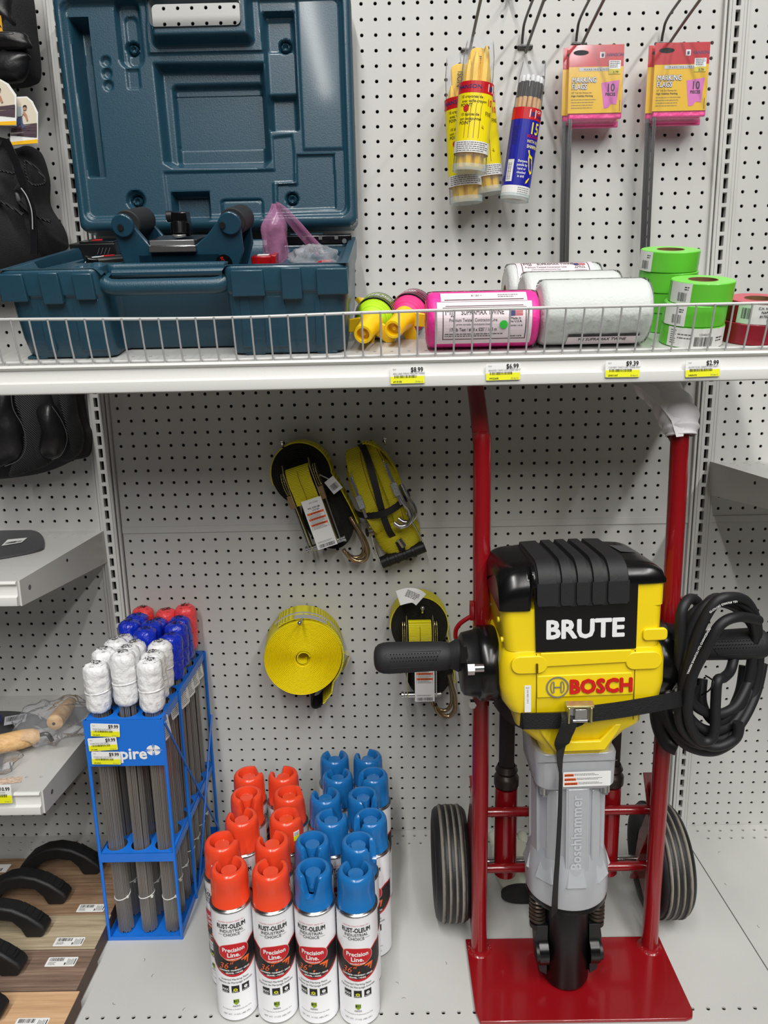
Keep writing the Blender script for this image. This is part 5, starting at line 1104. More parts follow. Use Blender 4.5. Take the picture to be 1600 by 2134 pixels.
for sx_, g, xx in (('left', 'left stack of marking flags', (1187, 95)), ('right', 'right stack of marking flags', (1366, 90))):
    tl = at(xx[0], xx[1], -0.060); base = Vector((tl.x+0.0475, -0.060, tl.z))
    for k in range(4):
        o_ = [(0, 0, 0, 0.01), (-0.0085, 0.0095, 0.000, -0.02), (-0.002, 0.019, -0.004, 0.015), (0.003, 0.028, -0.006, 0.0)][k]
        flag_pack(['front pack of pink marking flags with red and yellow card, %s stack', 'second pack of pink marking flags from the front, %s stack', 'third pack of pink marking flags from the front, %s stack', 'rearmost pack of pink marking flags against the panel, %s stack'][k] % sx_, (base.x+o_[0], base.y+o_[1], base.z+o_[2]), o_[3]*0, g, True if k == 0 else None)
# ================================================================ ratchet straps and tow strap under the shelf
WEB = wavemat('yellow_webbing', (0.80, 0.74, 0.04), (0.97, 0.93, 0.10), 110, 'Z', 0.55, bump=0.9, dist=0.0015)
WEBX = wavemat('yellow_webbing_edge', (0.75, 0.70, 0.05), (0.96, 0.93, 0.12), 150, 'X', 0.55, bump=0.6)
SEAM = mat('brown_stitch', (0.50, 0.25, 0.06), 0.6)
EDGE = mat('dark_webbing_edge', (0.10, 0.095, 0.06), 0.7, bump=2, bscale=500, var=0.9, vscale=700)
GOLD = mat('zinc_gold', (0.78, 0.74, 0.52), 0.28, 0.85)
def peg(label, x, z, L_=0.10, up=0.012):
    e = thing('peg_hook', label, 'hook', (x, -0.002, z)); q = MB(); q.tube(smooth_path([(0, 0.004, 0.0), (0, -0.010, -0.004), (0, -L_*0.5, -0.002), (0, -L_+0.008, 0.0), (0, -L_, up)], 5), 0.0026, CHROME, 10); q.sphere((0, -L_, up), 0.0042, CHROME, 12, 8); q.build('wire_arm', e); return e
def warning_tag(w_=0.030, h_=0.078):
    q = MB(); q.prism(rect(-w_/2, -h_, w_/2, 0), 0, 0.0006, WHITE, XZ); fn = flat(frame((0, -0.0006, 0)))
    q.text('on Line', 0.0058, GREYINK, fn, 0.002, -0.0085, 0.0003, shear=0.3); q.text('WLL 3,333 LBS', 0.0045, INK, fn, 0, -0.0185, 0.0003, bold=0.03, sx=0.85); q.text('1,515 KG', 0.0045, INK, fn, 0.002, -0.0235, 0.0003, bold=0.03, sx=0.85)
    for k, (t_, y) in enumerate((('WARNING', -0.030), ('ADVERTENCIA', -0.0415), ('AVERTISSEMENT', -0.0530))):
        q.sheet(rect(-w_*0.42, y, w_*0.42, y+0.0042), ORINK, fn, 0.0003); q.text('▲ '+t_, 0.0036, INK, fn, 0, y+0.0009, 0.0005, bold=0.02, sx=0.85); lines(q, -w_*0.36, y-0.001, w_*0.36, GREYINK, fn, 0.0003, 4, 0.0007, 0.0017, k)
        q.sheet(rect(-w_*0.42, y-0.0080, -w_*0.41, y), INK, fn, 0.0003); q.sheet(rect(w_*0.41, y-0.0080, w_*0.42, y), INK, fn, 0.0003)
    barcode(q, -w_*0.40, -h_+0.002, w_*0.40, -h_+0.009, INK, fn, 0.0003, n=34); lines(q, -w_*0.40, -h_+0.0145, w_*0.40, GREYINK, fn, 0.0003, 2, 0.0007, 0.0018); return q
def spiral_side(q, r0, r1, x, m, n=9, sx=1.0, sz=1.0):
    pass
def ratchet_strap(label, loc, ay, tagy=-0.070, twist=0):
    """rolled webbing seen edge-on behind, with the ratchet and its yellow drum strap in front"""
    e = thing('ratchet_strap', label, 'ratchet strap', loc, (0, ay, twist), 'yellow ratchet straps on the back panel')
    # roll: thick disc lying flat on the wall, axis towards the aisle
    Y = Matrix(((1, 0, 0, 0), (0, 0, 1, 0), (0, 1, 0, 0), (0, 0, 0, 1)))
    def disc(cx_, cz_, rx, rz, y0, y1, n=8):
        q = MB(); lv = []
        for k in range(n):
            f = 1-0.07*k; lv += [(f, y1), (f-0.012, y1), (f-0.02, y1+0.0022), (f-0.055, y1+0.0022), (f-0.066, y1)]
        prof_ = [(0.985, y0), (1.0, y0-0.002), (1.0, y1+0.001)]+lv+[(0.0, y1+0.002)]
        M_ = frame((cx_, 0, cz_), (0, 0, 0), (rx, 1, rz)) @ Y; nn = 44; V = []; F = []
        q.lathe([(a, b) for a, b in prof_], EDGE, nn, M_, cap=False); return q
    disc(0.0, -0.052, 0.058, 0.062, -0.004, -0.052).build('rolled_webbing', e, angle=25)
    disc(0.020, -0.150, 0.050, 0.070, -0.004, -0.036).build('rolled_webbing', e, angle=25)
    q = MB(); q.ribbon([(0.0595*math.cos(t), -0.028, -0.052+0.0635*math.sin(t)) for t in np.linspace(PI*1.02, -0.25, 30)]+[(0.062, -0.028, -0.090), (0.070, -0.026, -0.140), (0.074, -0.024, -0.180)], (0, 1, 0), 0.050, 0.0022, WEBX); q.build('outer_webbing', e, angle=60)
    # ratchet
    q = MB(); fr = 0.0265
    for s_ in (-1, 1):
        q.prism([(-0.020, 0.012), (0.0, 0.026), (0.018, 0.012), (0.020, -0.05), (0.012, -0.152), (-0.004, -0.152), (-0.016, -0.05)], s_*fr-0.001, s_*fr+0.001, GOLD, Matrix(((0, 0, 1, 0), (1, 0, 0, -0.070), (0, 1, 0, -0.048), (0, 0, 0, 1))))
        pts = []; N = 22
        for i in range(N): a = 2*PI*i/N; pts += [(0.019*math.cos(a), 0.019*math.sin(a)), (0.0235*math.cos(a+0.08), 0.0235*math.sin(a+0.08))]
        q.prism(pts, s_*(fr+0.004)-0.0009, s_*(fr+0.004)+0.0009, GOLD, Matrix(((0, 0, 1, 0), (1, 0, 0, -0.068), (0, 1, 0, -0.060), (0, 0, 0, 1))))
        q.prism(pts, s_*(fr+0.008)-0.0009, s_*(fr+0.008)+0.0009, GOLD, Matrix(((0, 0, 1, 0), (1, 0, 0, -0.068), (0, 1, 0, -0.060), (0, 0, 0, 1))))
        q.box((s_*(fr+0.005), -0.080, -0.094), (0.010, 0.012, 0.026), mat('tarnished_plate', (0.62, 0.50, 0.36), 0.4, 0.6))
    q.build('ratchet_frame', e, bevel=0.0005, seg=1)
    q = MB(); q.cyl((-0.036, -0.066, -0.197), (0.040, -0.066, -0.197), 0.0062, CHROME, 18); q.cyl((-0.039, -0.066, -0.197), (-0.036, -0.066, -0.197), 0.0078, CHROME, 18); q.cyl((0.040, -0.066, -0.197), (0.043, -0.066, -0.197), 0.0078, CHROME, 18)
    for s_ in (-1, 1): q.box((s_*0.033, -0.067, -0.150), (0.0025, 0.010, 0.100), CHROME)
    q.build('ratchet_handle', e)
    q = MB(); arcp = [(0.0, -0.070-0.024*math.cos(t), -0.060+0.026*math.sin(t)) for t in np.linspace(1.9, -0.6, 16)]+[(0.0, -0.088, -0.082), (0.0, -0.0855, -0.105)]
    q.ribbon(arcp, (1, 0, 0), 0.046, 0.0030, WEB); q.tube([(0.0+0.0006*math.sin(i*2.5), p_[1]-0.0022, p_[2]) for i, p_ in enumerate(smooth_path(arcp[6:], 3))], 0.0005, SEAM, 5); q.build('drum_webbing', e, angle=60)
    # J hook
    q = MB(); J = [(0.062, -0.040, -0.165), (0.068, -0.044, -0.190), (0.074, -0.046, -0.215), (0.074, -0.046, -0.240), (0.064, -0.046, -0.256), (0.048, -0.046, -0.256), (0.036, -0.046, -0.244), (0.032, -0.046, -0.232)]
    q.tube(smooth_path(J, 6), 0.0050, mat('yellow_chromate', (0.66, 0.57, 0.44), 0.22, 0.85), 12); q.tube(smooth_path([(a-0.006, b+0.014, c+0.006) for a, b, c in J], 6), 0.0045, MATS['yellow_chromate'], 12); q.build('hook', e)
    wt = warning_tag(0.040, 0.100).build('warning_tag', e, smooth=False); wt.location = (0.008, -0.094, -0.098); wt.rotation_euler = (0, 0.0, 0)
    return e
a = at(598, 915, 0); peg('short chrome hook holding the upper left ratchet strap', a.x, a.z-0.008, 0.070)
p = at(612, 925, -0.03); r1 = ratchet_strap('yellow ratchet strap at the upper left, tag hanging over it, a J hook below', (p.x, -0.004, p.z-0.008), -0.30)
# small barcode tag of the first strap
e = thing('barcode_tag', 'small white barcode tag sticking out right of the upper left ratchet strap', 'tag', at(690, 1005, -0.07), (0, -0.65, 0)); q = MB(); q.prism(rect(-0.011, -0.022, 0.011, 0.008), 0, 0.0006, WHITE, XZ); barcode(q, -0.008, -0.016, 0.008, -0.004, INK, flat(frame((0, -0.0006, 0))), 0.0003, n=16); q.tube([(0, 0, 0.008), (-0.012, 0.01, 0.030), (-0.022, 0.03, 0.075)], 0.0012, mat('tag_string', (0.7, 0.7, 0.7), 0.5), 6); q.build('printed_tag', e, smooth=False)
a = at(868, 1250, 0); peg('chrome hook holding the ratchet strap behind the black grip', a.x+0.008, a.z, 0.085)
p = at(872, 1238, -0.04); r2 = ratchet_strap('yellow ratchet strap partly hidden behind the black jackhammer grip', (p.x, -0.004, p.z-0.012), 0.0)
e = thing('paper_tag', 'curled white paper tag with a red line above the lower ratchet strap', 'tag', at(858, 1240, -0.095), (0, 0.45, 0)); q = MB(); q.ribbon([(0.020-0.0425*t, -0.004-0.006*math.sin(t*PI), -0.006*t-0.010*t*t+0.008*math.sin(t*PI)) for t in np.linspace(0, 1, 10)], (0.0, 0.05, 1), 0.030, 0.0006, WHITE)
lines(q, -0.014, 0.010, 0.014, GREYINK, flat(frame((0, -0.0105, 0))), 0.0004, 5, 0.0012, 0.003); q.build('printed_tag', e)
# wide tow-strap roll
tw = thing('tow_strap', 'thick bright yellow roll of flat tow strap with a black loop end', 'tow strap', at(632, 1340, -0.01), (0, 0, 0.10))
tw.location.y = -0.004
q = MB(); Rr = 0.078; n = 30; pr_ = [(Rr-0.002, -0.002), (Rr, -0.004), (Rr, -0.088)]
pr_ = [(Rr-0.002, 0.0), (Rr, -0.002), (Rr, -0.086)]
for k in range(22): ra = Rr-0.0028*k; pr_ += [(ra-0.0002, -0.0880), (ra-0.0013, -0.0902), (ra-0.0024, -0.0880), (ra-0.0026, -0.0850)]
pr_ += [(0.0150, -0.088), (0.0145, -0.040), (0.0, -0.038)]
YF = mat('bright_yellow_webbing', (0.99, 0.92, 0.05), 0.5, bump=1.2, bscale=600)
Y2 = Matrix(((1, 0, 0, 0), (0, 0, 1, 0), (0, 1, 0, 0), (0, 0, 0, 1)))
# slight oval, spiral start
def wob(v): a_ = math.atan2(v.z, v.x); f_ = 1+0.018*math.sin(2*a_+0.6)+0.008*math.sin(3*a_); return Vector((v.x*f_, v.y, v.z*f_*1.02))
q.lathe(pr_, YF, 96, Y2, cap=False); q.v = [tuple(wob(Vector(v))) for v in q.v]; q.build('wound_strap', tw, angle=50)
q = MB(); q.ribbon([(0.0140*math.cos(t)*(1-0.05*t), -0.076, 0.0140*math.sin(t)*(1-0.05*t)) for t in np.linspace(0.2, 5.5, 26)], (0, 1, 0), 0.026, 0.0014, YF); q.build('core_end', tw)
q = MB(); RX = 0.0815; q.ribbon([(RX*math.cos(t), -0.044, RX*1.02*math.sin(t)) for t in np.linspace(2.2, -0.75, 34)]+[(0.056, -0.042, -0.080), (0.038, -0.040, -0.105)], (0, 1, 0), 0.076, 0.003, WEB); q.build('outer_turn', tw, angle=60)
q = MB(); LP = [(0.058, -0.030, -0.066), (0.052, -0.030, -0.090), (0.034, -0.030, -0.118), (0.020, -0.030, -0.126), (0.012, -0.032, -0.116), (0.018, -0.034, -0.092), (0.028, -0.036, -0.080)]
q.ribbon(smooth_path(LP, 5), (0, 1, 0.1), 0.046, 0.0035, mat('black_webbing', (0.07, 0.07, 0.075), 0.6, bump=1, bscale=600)); q.build('loop_end', tw, angle=60)
q = MB(); q.ribbon([(0.083*math.cos(t), -0.052, 0.085*math.sin(t)) for t in np.linspace(2.3, -0.1, 30)], (0, 1, 0), 0.008, 0.0010, mat('clear_band', (0.80, 0.80, 0.82), 0.25, alpha=0.7)); q.ribbon([(0.0832*math.cos(t), -0.075, 0.0852*math.sin(t)) for t in np.linspace(1.75, 0.95, 10)], (0, 1, 0), 0.018, 0.0010, MATS['clear_band']); q.build('packing_band', tw, angle=60)
q = MB(); q.ribbon([(0.086, -0.04, -0.010), (0.095, -0.045, -0.018), (0.080, -0.05, -0.045)], (0, 1, 0.3), 0.022, 0.0006, mat('cream_paper', (0.85, 0.82, 0.62), 0.5)); q.build('paper_flap', tw)
a = at(640, 1262, 0); peg('chrome hook passing through the yellow tow strap roll', at(634, 1275, -0.05).x, at(634, 1275, -0.05).z, 0.128, 0.006)
# strap bundle seen from the side, with hooks and black grip
sb = thing('ratchet_strap', 'yellow ratchet strap bundled with black bands, silver hooks and a black grip', 'ratchet strap', at(788, 1020, -0.03), (0, -0.34, 0)); sb.location.y = -0.004
q = MB()
def pod(u, v):
    a_ = 2*PI*u; t = PI*v; x = 0.050*math.sin(t)**0.6*math.cos(a_)*1.0; y = -0.042+0.040*math.sin(t)**0.6*math.sin(a_); z = 0.080*math.cos(t)+0.010; return (x, y, z)
q.grid(pod, 40, 24, YF2 := wavemat('yellow_webbing_dull', (0.74, 0.68, 0.04), (0.95, 0.89, 0.08), 120, 'Z', 0.6, bump=0.8, dist=0.0012)); q.build('webbing_roll', sb, angle=80)
for x_, w_ in ((-0.022, 0.034), (0.026, 0.022)):
    q = MB(); q.ribbon([(x_*(0.55+0.45*math.sin(t)), -0.042-0.046*math.sin(t), 0.008+0.088*math.cos(t)) for t in np.linspace(0.0, PI, 26)], (1, 0, 0), w_, 0.003, YF2); q.tube([(x_*(0.55+0.45*math.sin(t))+w_*0.36, -0.0445-0.046*math.sin(t), 0.008+0.088*math.cos(t)) for t in np.linspace(0.4, PI-0.3, 20)], 0.0006, SEAM, 5); q.build('flat_webbing', sb, angle=60)
q = MB(); q.ribbon([(0.046*math.cos(t)+0.002, -0.034-0.020*abs(math.sin(t)), 0.016+0.086*math.sin(t)) for t in np.linspace(1.5, -1.1, 26)], (0, 1, 0), 0.040, 0.003, YF2); q.build('flat_webbing', sb, angle=60)
q = MB()
def pod2(u, v):
    a_ = 2*PI*u; t = PI*v; return (0.006+0.046*math.sin(t)**0.5*math.cos(a_), -0.034+0.028*math.sin(t)**0.5*math.sin(a_), -0.088+0.052*math.cos(t))
q.grid(pod2, 36, 20, YF2); q.build('webbing_roll', sb, angle=80)
BW = mat('black_band', (0.06, 0.06, 0.065), 0.5)
q = MB(); q.ribbon([(0.000+0.006*math.sin(t*2), -0.042-0.052*math.sin(t), 0.000+0.100*math.cos(t)) for t in np.linspace(0.05, PI-0.05, 30)]+[(0.004, -0.068, -0.110), (0.004, -0.060, -0.128)], (1, 0, 0), 0.013, 0.0018, BW); q.build('rubber_band', sb, angle=60)
q = MB(); q.ribbon([(0.056*math.cos(t), -0.044+0.052*math.sin(t), -0.030+0.006*math.cos(2*t)) for t in np.linspace(-PI, 0, 30)], (0, 0, 1), 0.013, 0.0018, BW); q.build('rubber_band', sb, angle=60)
q = MB(); q.cyl((-0.046, -0.046, -0.140), (0.048, -0.046, -0.138), 0.0125, BLK, 20)
for k in range(4): q.cyl((-0.034+k*0.018, -0.046, -0.1395), (-0.027+k*0.018, -0.046, -0.1395), 0.0138, BLK, 20)
q.build('grip', sb, bevel=0.001)
q = MB()
for s_ in (-1, 1): q.tube(smooth_path([(s_*0.047, -0.048, -0.138), (s_*0.046, -0.06, -0.10), (s_*0.038, -0.075, -0.055)], 4), 0.0018, CHROME, 8)
for s_ in (-1, 1):
    pts = []; N = 20
    for i in range(N): a_ = 2*PI*i/N; pts += [(0.018*math.cos(a_), 0.018*math.sin(a_)), (0.0225*math.cos(a_+.1), 0.0225*math.sin(a_+.1))]
    q.prism(pts, s_*0.033-0.001, s_*0.033+0.001, CHROME, Matrix(((0, 0, 1, 0), (1, 0, 0, -0.078), (0, 1, 0, 0.040), (0, 0, 0, 1))))
    q.box((s_*0.036, -0.090, 0.010), (0.006, 0.010, 0.085), CHROME); q.box((s_*0.036, -0.095, 0.000), (0.012, 0.008, 0.026), mat('galvanised', (0.66, 0.67, 0.68), 0.45, 0.7, var=0.25, vscale=300))
q.build('ratchet_frame', sb, bevel=0.0008)
q = MB(); J = [(0.038, -0.088, 0.0), (0.041, -0.092, -0.030), (0.046, -0.092, -0.048), (0.044, -0.092, -0.064), (0.032, -0.092, -0.074), (0.018, -0.092, -0.072), (0.010, -0.090, -0.062)]
q.tube(smooth_path(J, 6), 0.0050, CHROME, 14); q.tube(smooth_path([(a_+0.010, b_+0.014, c_+0.002) for a_, b_, c_ in J], 6), 0.0048, CHROME, 14); q.build('hook', sb)
q = MB(); q.cyl((-0.046, -0.088, -0.062), (-0.038, -0.084, -0.064), 0.009, CHROME, 16); q.build('bolt', sb); q = MB(); q.cyl((0.006, -0.070, -0.100), (0.010, -0.070, -0.118), 0.006, CHROME, 12); q.build('bolt', sb)
a = at(802, 912, 0); peg('chrome hook holding the strap bundle with black bands', at(802, 925, -0.07).x, at(802, 925, -0.07).z, 0.070)
# ================================================================ red hand truck
tr = thing('hand_truck', 'red tubular hand truck with two rubber wheels carrying the yellow jackhammer', 'hand truck', (0.268, -0.34, 0.0))
def T(x, y, z): return (x-0.268, y+0.34, z)
q = MB(); q.prism([(a-0.268, b+0.34) for a, b in [(0.094, -0.322), (0.094, -0.470), (0.099, -0.490), (0.428, -0.490), (0.440, -0.486), (0.4455, -0.474), (0.4475, -0.322)]], 0.0005, 0.0065, RED); q.build('toe_plate', tr, bevel=0.0015)
xl, xr, yt = 0.1155, 0.4215, -0.346; R_t = 0.0140
for x, nm in ((xl, 'l'), (xr, 'r')):
    q = MB(); path = [(x, yt, 0.004), (x, yt, 0.45), (x, yt+0.008, 0.885), (x, yt+0.020, 0.922), (x, yt+0.055, 0.962), (x, yt+0.100, 1.000), (x, yt+0.150, 1.034)]
    q.tube(smooth_path([T(*p) for p in path], 8), R_t, RED, 20); 
    q.build('side_tube', tr, angle=60)
    w_ = MB(); rg = random.Random(int(x*100)); w_.lathe([(0.0215, 0.0062), (0.019, 0.0085), (0.0155, 0.0095), (0.0138, 0.013)], RED, 26, Matrix.Translation(T(x, yt, 0)), cap=False)
    for k in range(22): a = rg.uniform(0, 6.28); d = rg.uniform(0.014, 0.021); w_.sphere(T(x+d*math.cos(a), yt+d*math.sin(a), 0.0085), rg.uniform(0.0012, 0.0024), RED, 8, 6)
    w_.build('weld', tr)
q = MB(); q.tube([T(xl, yt+0.150, 1.034), T(xl+0.02, yt+0.154, 1.037), T(xr-0.02, yt+0.154, 1.037), T(xr, yt+0.150, 1.034)], R_t, RED, 20); q.build('top_bar', tr)
for z, y in ((0.252, -0.302), (0.136, -0.300)):
    q = MB(); q.cyl(T(0.108, y, z), T(0.452, y, z), 0.0085, RED, 16); q.build('cross_bar', tr)
q = MB(); q.box(T((xl+xr)/2, yt+0.008, 0.628), (xr-xl, 0.005, 0.050), RED); q.build('cross_plate', tr, bevel=0.001)
# bit holders
for x in (0.173, 0.237, 0.3625):
    q = MB(); r = 0.0205 if x < 0.2 else 0.019
    q.lathe([(r, 0.105), (r, 0.283), (r-0.003, 0.283), (r-0.003, 0.12), (0.0, 0.12)], RED, 26, Matrix.Translation(T(x, -0.272, 0)), cap=False); q.lathe([(0.0, 0.105), (r, 0.105)], RED, 26, Matrix.Translation(T(x, -0.272, 0)), cap=False); q.build('bit_holder', tr, angle=40)
# axle brackets
for sx_, x in ((-1, 0.1065), (1, 0.4360)):
    q = MB(); M_ = Matrix(((0, 0, 1, x-0.268-0.0025), (1, 0, 0, 0.34), (0, 1, 0, 0), (0, 0, 0, 1)))
    q.prism([(-0.335, 0.020), (-0.322, 0.020), (-0.238, 0.075), (-0.222, 0.095), (-0.232, 0.150), (-0.262, 0.215), (-0.318, 0.315), (-0.335, 0.315)], 0, 0.005, RED, M_)
    q.box(T(x-sx_*0.008, -0.300, 0.265), (0.018, 0.004, 0.10), RED, rot=(-0.5, 0, 0)); q.box(T(x-sx_*0.010, -0.285, 0.145), (0.020, 0.004, 0.17), RED, rot=(0.45, 0, 0)); q.build('axle_bracket', tr, bevel=0.0008)
q = MB(); q.cyl(T(0.055, -0.240, 0.103), T(0.495, -0.240, 0.103), 0.0075, CHROME, 16); q.build('axle', tr)
TIRE = wavemat('tire_tread', (0.12, 0.12, 0.12), (0.56, 0.53, 0.48), 27, 'X', 0.75, bump=0.4, dist=0.001, distort=0.8, dscale=2)
TSIDE = mat('tire_sidewall', (0.09, 0.09, 0.095), 0.5, bump=0.3, bscale=500)
for x, sg in ((0.0735, -1), (0.4745, 1)):
    Mx = Matrix.Translation(T(x, -0.240, 0.1035)) @ Matrix(((0, 0, 1, 0), (0, 1, 0, 0), (-1, 0, 0, 0), (0, 0, 0, 1))) @ Matrix.Diagonal((0.92, 0.92, 1, 1))
    R_w, hw = 0.1105, 0.0330
    tire_p = [(0.062, -0.024), (0.075, -0.030), (0.090, -0.0325), (0.101, -0.031), (0.1070, -0.026), (0.1100, -0.018), (0.1108, -0.009), (0.1112, 0.0), (0.1108, 0.009), (0.1100, 0.018), (0.1070, 0.026), (0.101, 0.031), (0.090, 0.0325), (0.075, 0.030), (0.062, 0.024)]
    q = MB(); n = 72; q.lathe(tire_p, TSIDE, n, Mx, cap=False)
    # tread band gets its own ribbed surface
    q.lathe([(0.1060, -0.0245), (0.1098, -0.0205)]+[v for k in range(7) for v in ((0.1118 if k % 2 == 0 else 0.1104, -0.0195+0.0057*k), (0.1118 if k % 2 == 0 else 0.1104, -0.0195+0.0057*k+0.0045))]+[(0.1098, 0.0215), (0.1060, 0.0245)], TIRE, n, Mx, cap=False)
    o = q.build('wheel', tr, angle=50)
    q = MB(); q.lathe([(0.0, -0.016), (0.02, -0.018), (0.03, -0.008), (0.055, -0.008), (0.062, -0.022), (0.064, -0.022), (0.064, 0.022), (0.062, 0.022), (0.055, 0.008), (0.03, 0.008), (0.02, 0.018), (0, 0.016)], mat('hub_white', (0.80, 0.80, 0.78), 0.4), 40, Mx, cap=False); h_ = q.build('rim', o)
# strap loops on the tubes
for sx_, x in ((-1, xl-0.014), (1, xr+0.014)):
    q = MB(); q.tube(smooth_path([T(x, yt, 0.640), T(x+sx_*0.016, yt, 0.630), T(x+sx_*0.024, yt, 0.622), T(x+sx_*0.028, yt, 0.612), T(x+sx_*0.026, yt, 0.598), T(x+sx_*0.010, yt, 0.588), T(x, yt, 0.586)], 5), 0.0038, RED, 10); q.box(T(x+sx_*0.002, yt, 0.648), (0.006, 0.012, 0.030), RED); q.build('strap_loop', tr)
# foam wrap on the right bend
FO = mat('foam_wrap_white', (0.96, 0.95, 0.96), 0.55, bump=2.5, bscale=45)
fw = thing('foam_wrap', 'white foam sheet wrapped round the right upper bend of the hand truck', 'foam wrap', (xr, yt+0.02, 0.92)); rg = random.Random(2)
P_ = smooth_path([(0, -0.014, 0.003), (0, -0.011, 0.012), (0, 0.0, 0.030), (0.0, 0.030, 0.048), (0.0, 0.085, 0.072), (-0.002, 0.128, 0.082)], 8)
q = MB(); q.tube(P_, [0.0205+0.0020*math.sin(i*0.9)+0.008*min(1, i/14)+rg.uniform(-.0003, .0003) for i in range(len(P_))], FO, 30, cap=False); q.tube(P_, [0.0155]*len(P_), FO, 20, cap=False); q.build('foam_sheet', fw, angle=80)
q = MB(); q.ribbon([(-0.010, -0.034, 0.004), (-0.012, -0.028, 0.030), (-0.014, -0.006, 0.052), (-0.020, 0.05, 0.078), (-0.03, 0.11, 0.09)], (1, -0.3, 0), 0.030, 0.001, FO, widths=[0.010, 0.020, 0.036, 0.05, 0.05]); q.build('loose_flap', fw, angle=80)
# steel bits standing in the holders
BITM = mat('dark_steel_bit', (0.26, 0.23, 0.21), 0.42, 0.6, bump=0.3, bscale=120)
for x, ztop, lb in ((0.173, 0.66, 'dark hexagonal jackhammer bit standing in the left holder of the hand truck'), (0.3625, 0.40, 'dark jackhammer bit in the right holder, mostly behind the silver barrel')):
    e = thing('jackhammer_bit', lb, 'chisel bit', (x, -0.272, 0.121)); q = MB(); q.lathe([(0.0145, 0.003), (0.0155, 0.165), (0.0160, ztop-0.121)], BITM, 6, Matrix.Rotation(0.3, 4, 'Z')); q.build('hex_shank', e, angle=20)
    q = MB(); q.lathe([(0.0200, 0.1645), (0.0225, 0.168), (0.0225, 0.182), (0.0200, 0.186), (0.0165, 0.190)], BITM, 28); q.lathe([(0.017, 0.190), (0.0205, 0.196), (0.0160, 0.206)], BITM, 28, cap=False); q.build('collar', e)
# pale glove behind
gl = thing('work_glove', 'off-white cloth work glove lying on the deck behind the hand truck', 'glove', (0.215, -0.150, 0.0)); q = MB()
GLM = mat('glove_cloth', (0.82, 0.83, 0.76), 0.8, bump=1.5, bscale=120)
q.grid(lambda u, v: (0.045*math.sin(PI*v)**0.4*math.cos(2*PI*u)*(1+0.1*math.sin(6*PI*u)), 0.075*-math.cos(PI*v), 0.022+0.020*math.sin(PI*v)**0.4*math.sin(2*PI*u)), 32, 16, GLM); q.build('palm', gl)
for k in range(4): q = MB(); q.tube(smooth_path([(-0.030+0.019*k, 0.055, 0.020), (-0.032+0.021*k, 0.085, 0.026), (-0.034+0.022*k, 0.110-0.006*abs(k-1.5), 0.014)], 5), [0.011, 0.0112, 0.0112, 0.0112, 0.011, 0.011, 0.0108, 0.0105, 0.010, 0.009, 0.005], GLM, 12); q.build('finger', gl)
q = MB(); q.tube(smooth_path([(0.035, -0.01, 0.02), (0.056, 0.01, 0.016), (0.062, 0.04, 0.012)], 5), [0.013]*9+[0.011, 0.006], GLM, 12); q.build('thumb', gl)
q = MB(); q.lathe([(0.040, 0), (0.042, 0.012)], mat('glove_cuff', (0.12, 0.12, 0.12), 0.8), 24, frame((0, -0.072, 0.021), (PI/2, 0, 0), (1, 0.45, 1)), cap=True); q.build('cuff', gl)
# ================================================================ the jackhammer
jh = thing('jackhammer', 'yellow and black electric jackhammer with silver barrel strapped to the hand truck', 'jackhammer', (0.2560, -0.402, 0.0066), (0, math.radians(-1.3), 0))
SIL = mat('silver_paint', (0.77, 0.78, 0.80), 0.33, 0.4, bump=0.12, bscale=400); SILB = mat('bright_silver', (0.86, 0.88, 0.90), 0.25, 0.5)
RIBM = mat('black_ribbed_grip', (0.115, 0.115, 0.12), 0.6, bump=0.3, bscale=900)
# lofted motor housing: rounded-rectangle sections along z
def section(x0, x1, y0, y1, r, z, n=6): return [(x, y, z) for x, y in rrect(x0, y0, x1, y1, r, n)]
def loft(q, secs, m, cap0=True, cap1=True):
    n = len(secs[0]); V = [p for s_ in secs for p in s_]; F = [(j*n+i, j*n+(i+1) % n, (j+1)*n+(i+1) % n, (j+1)*n+i) for j in range(len(secs)-1) for i in range(n)]
    if cap0: F.append(tuple(range(n-1, -1, -1)))
    if cap1: F.append(tuple((len(secs)-1)*n+i for i in range(n)))
    q.add(V, F, m)
yb, yf = 0.088, -0.078
q = MB()
loft(q, [section(-0.052, 0.052, -0.060, 0.060, 0.020, 0.452), section(-0.0580, 0.0580, -0.063, 0.070, 0.020, 0.470), section(-0.0820, 0.0760, -0.068, 0.080, 0.020, 0.492), section(-0.0880, 0.0880, -0.070, 0.084, 0.018, 0.500), section(-0.0930, 0.0930, -0.072, yb, 0.018, 0.506), section(-0.0945, 0.0945, -0.073, yb, 0.018, 0.535)], YEL, True, True)
q.build('lower_housing', jh, bevel=0.0015, angle=40)
q = MB()
loft(q, [section(-0.1020, 0.1050, -0.0745, yb, 0.018, 0.530), section(-0.1120, 0.1190, -0.0770, yb, 0.020, 0.545), section(-0.1160, 0.1235, -0.0785, yb, 0.020, 0.570), section(-0.1160, 0.1235, -0.0785, yb, 0.020, 0.605), section(-0.1120, 0.1200, -0.0780, yb, 0.020, 0.622), section(-0.1075, 0.1165, -0.0760, yb, 0.020, 0.628)], YEL)
q.build('gear_housing', jh, bevel=0.001, angle=40)
q = MB()   # upper yellow shell
loft(q, [section(-0.1085, 0.1150, -0.0760, yb, 0.016, 0.6275), section(-0.1120, 0.1155, -0.0765, yb, 0.016, 0.66), section(-0.1148, 0.1160, -0.0768, yb, 0.016, 0.6905)], YEL)
loft(q, [section(-0.0640, 0.1160, -0.0768, yb, 0.010, 0.6900), section(-0.0640, 0.1165, -0.0768, yb, 0.010, 0.7245)], YEL)
q.build('motor_housing', jh, angle=40)
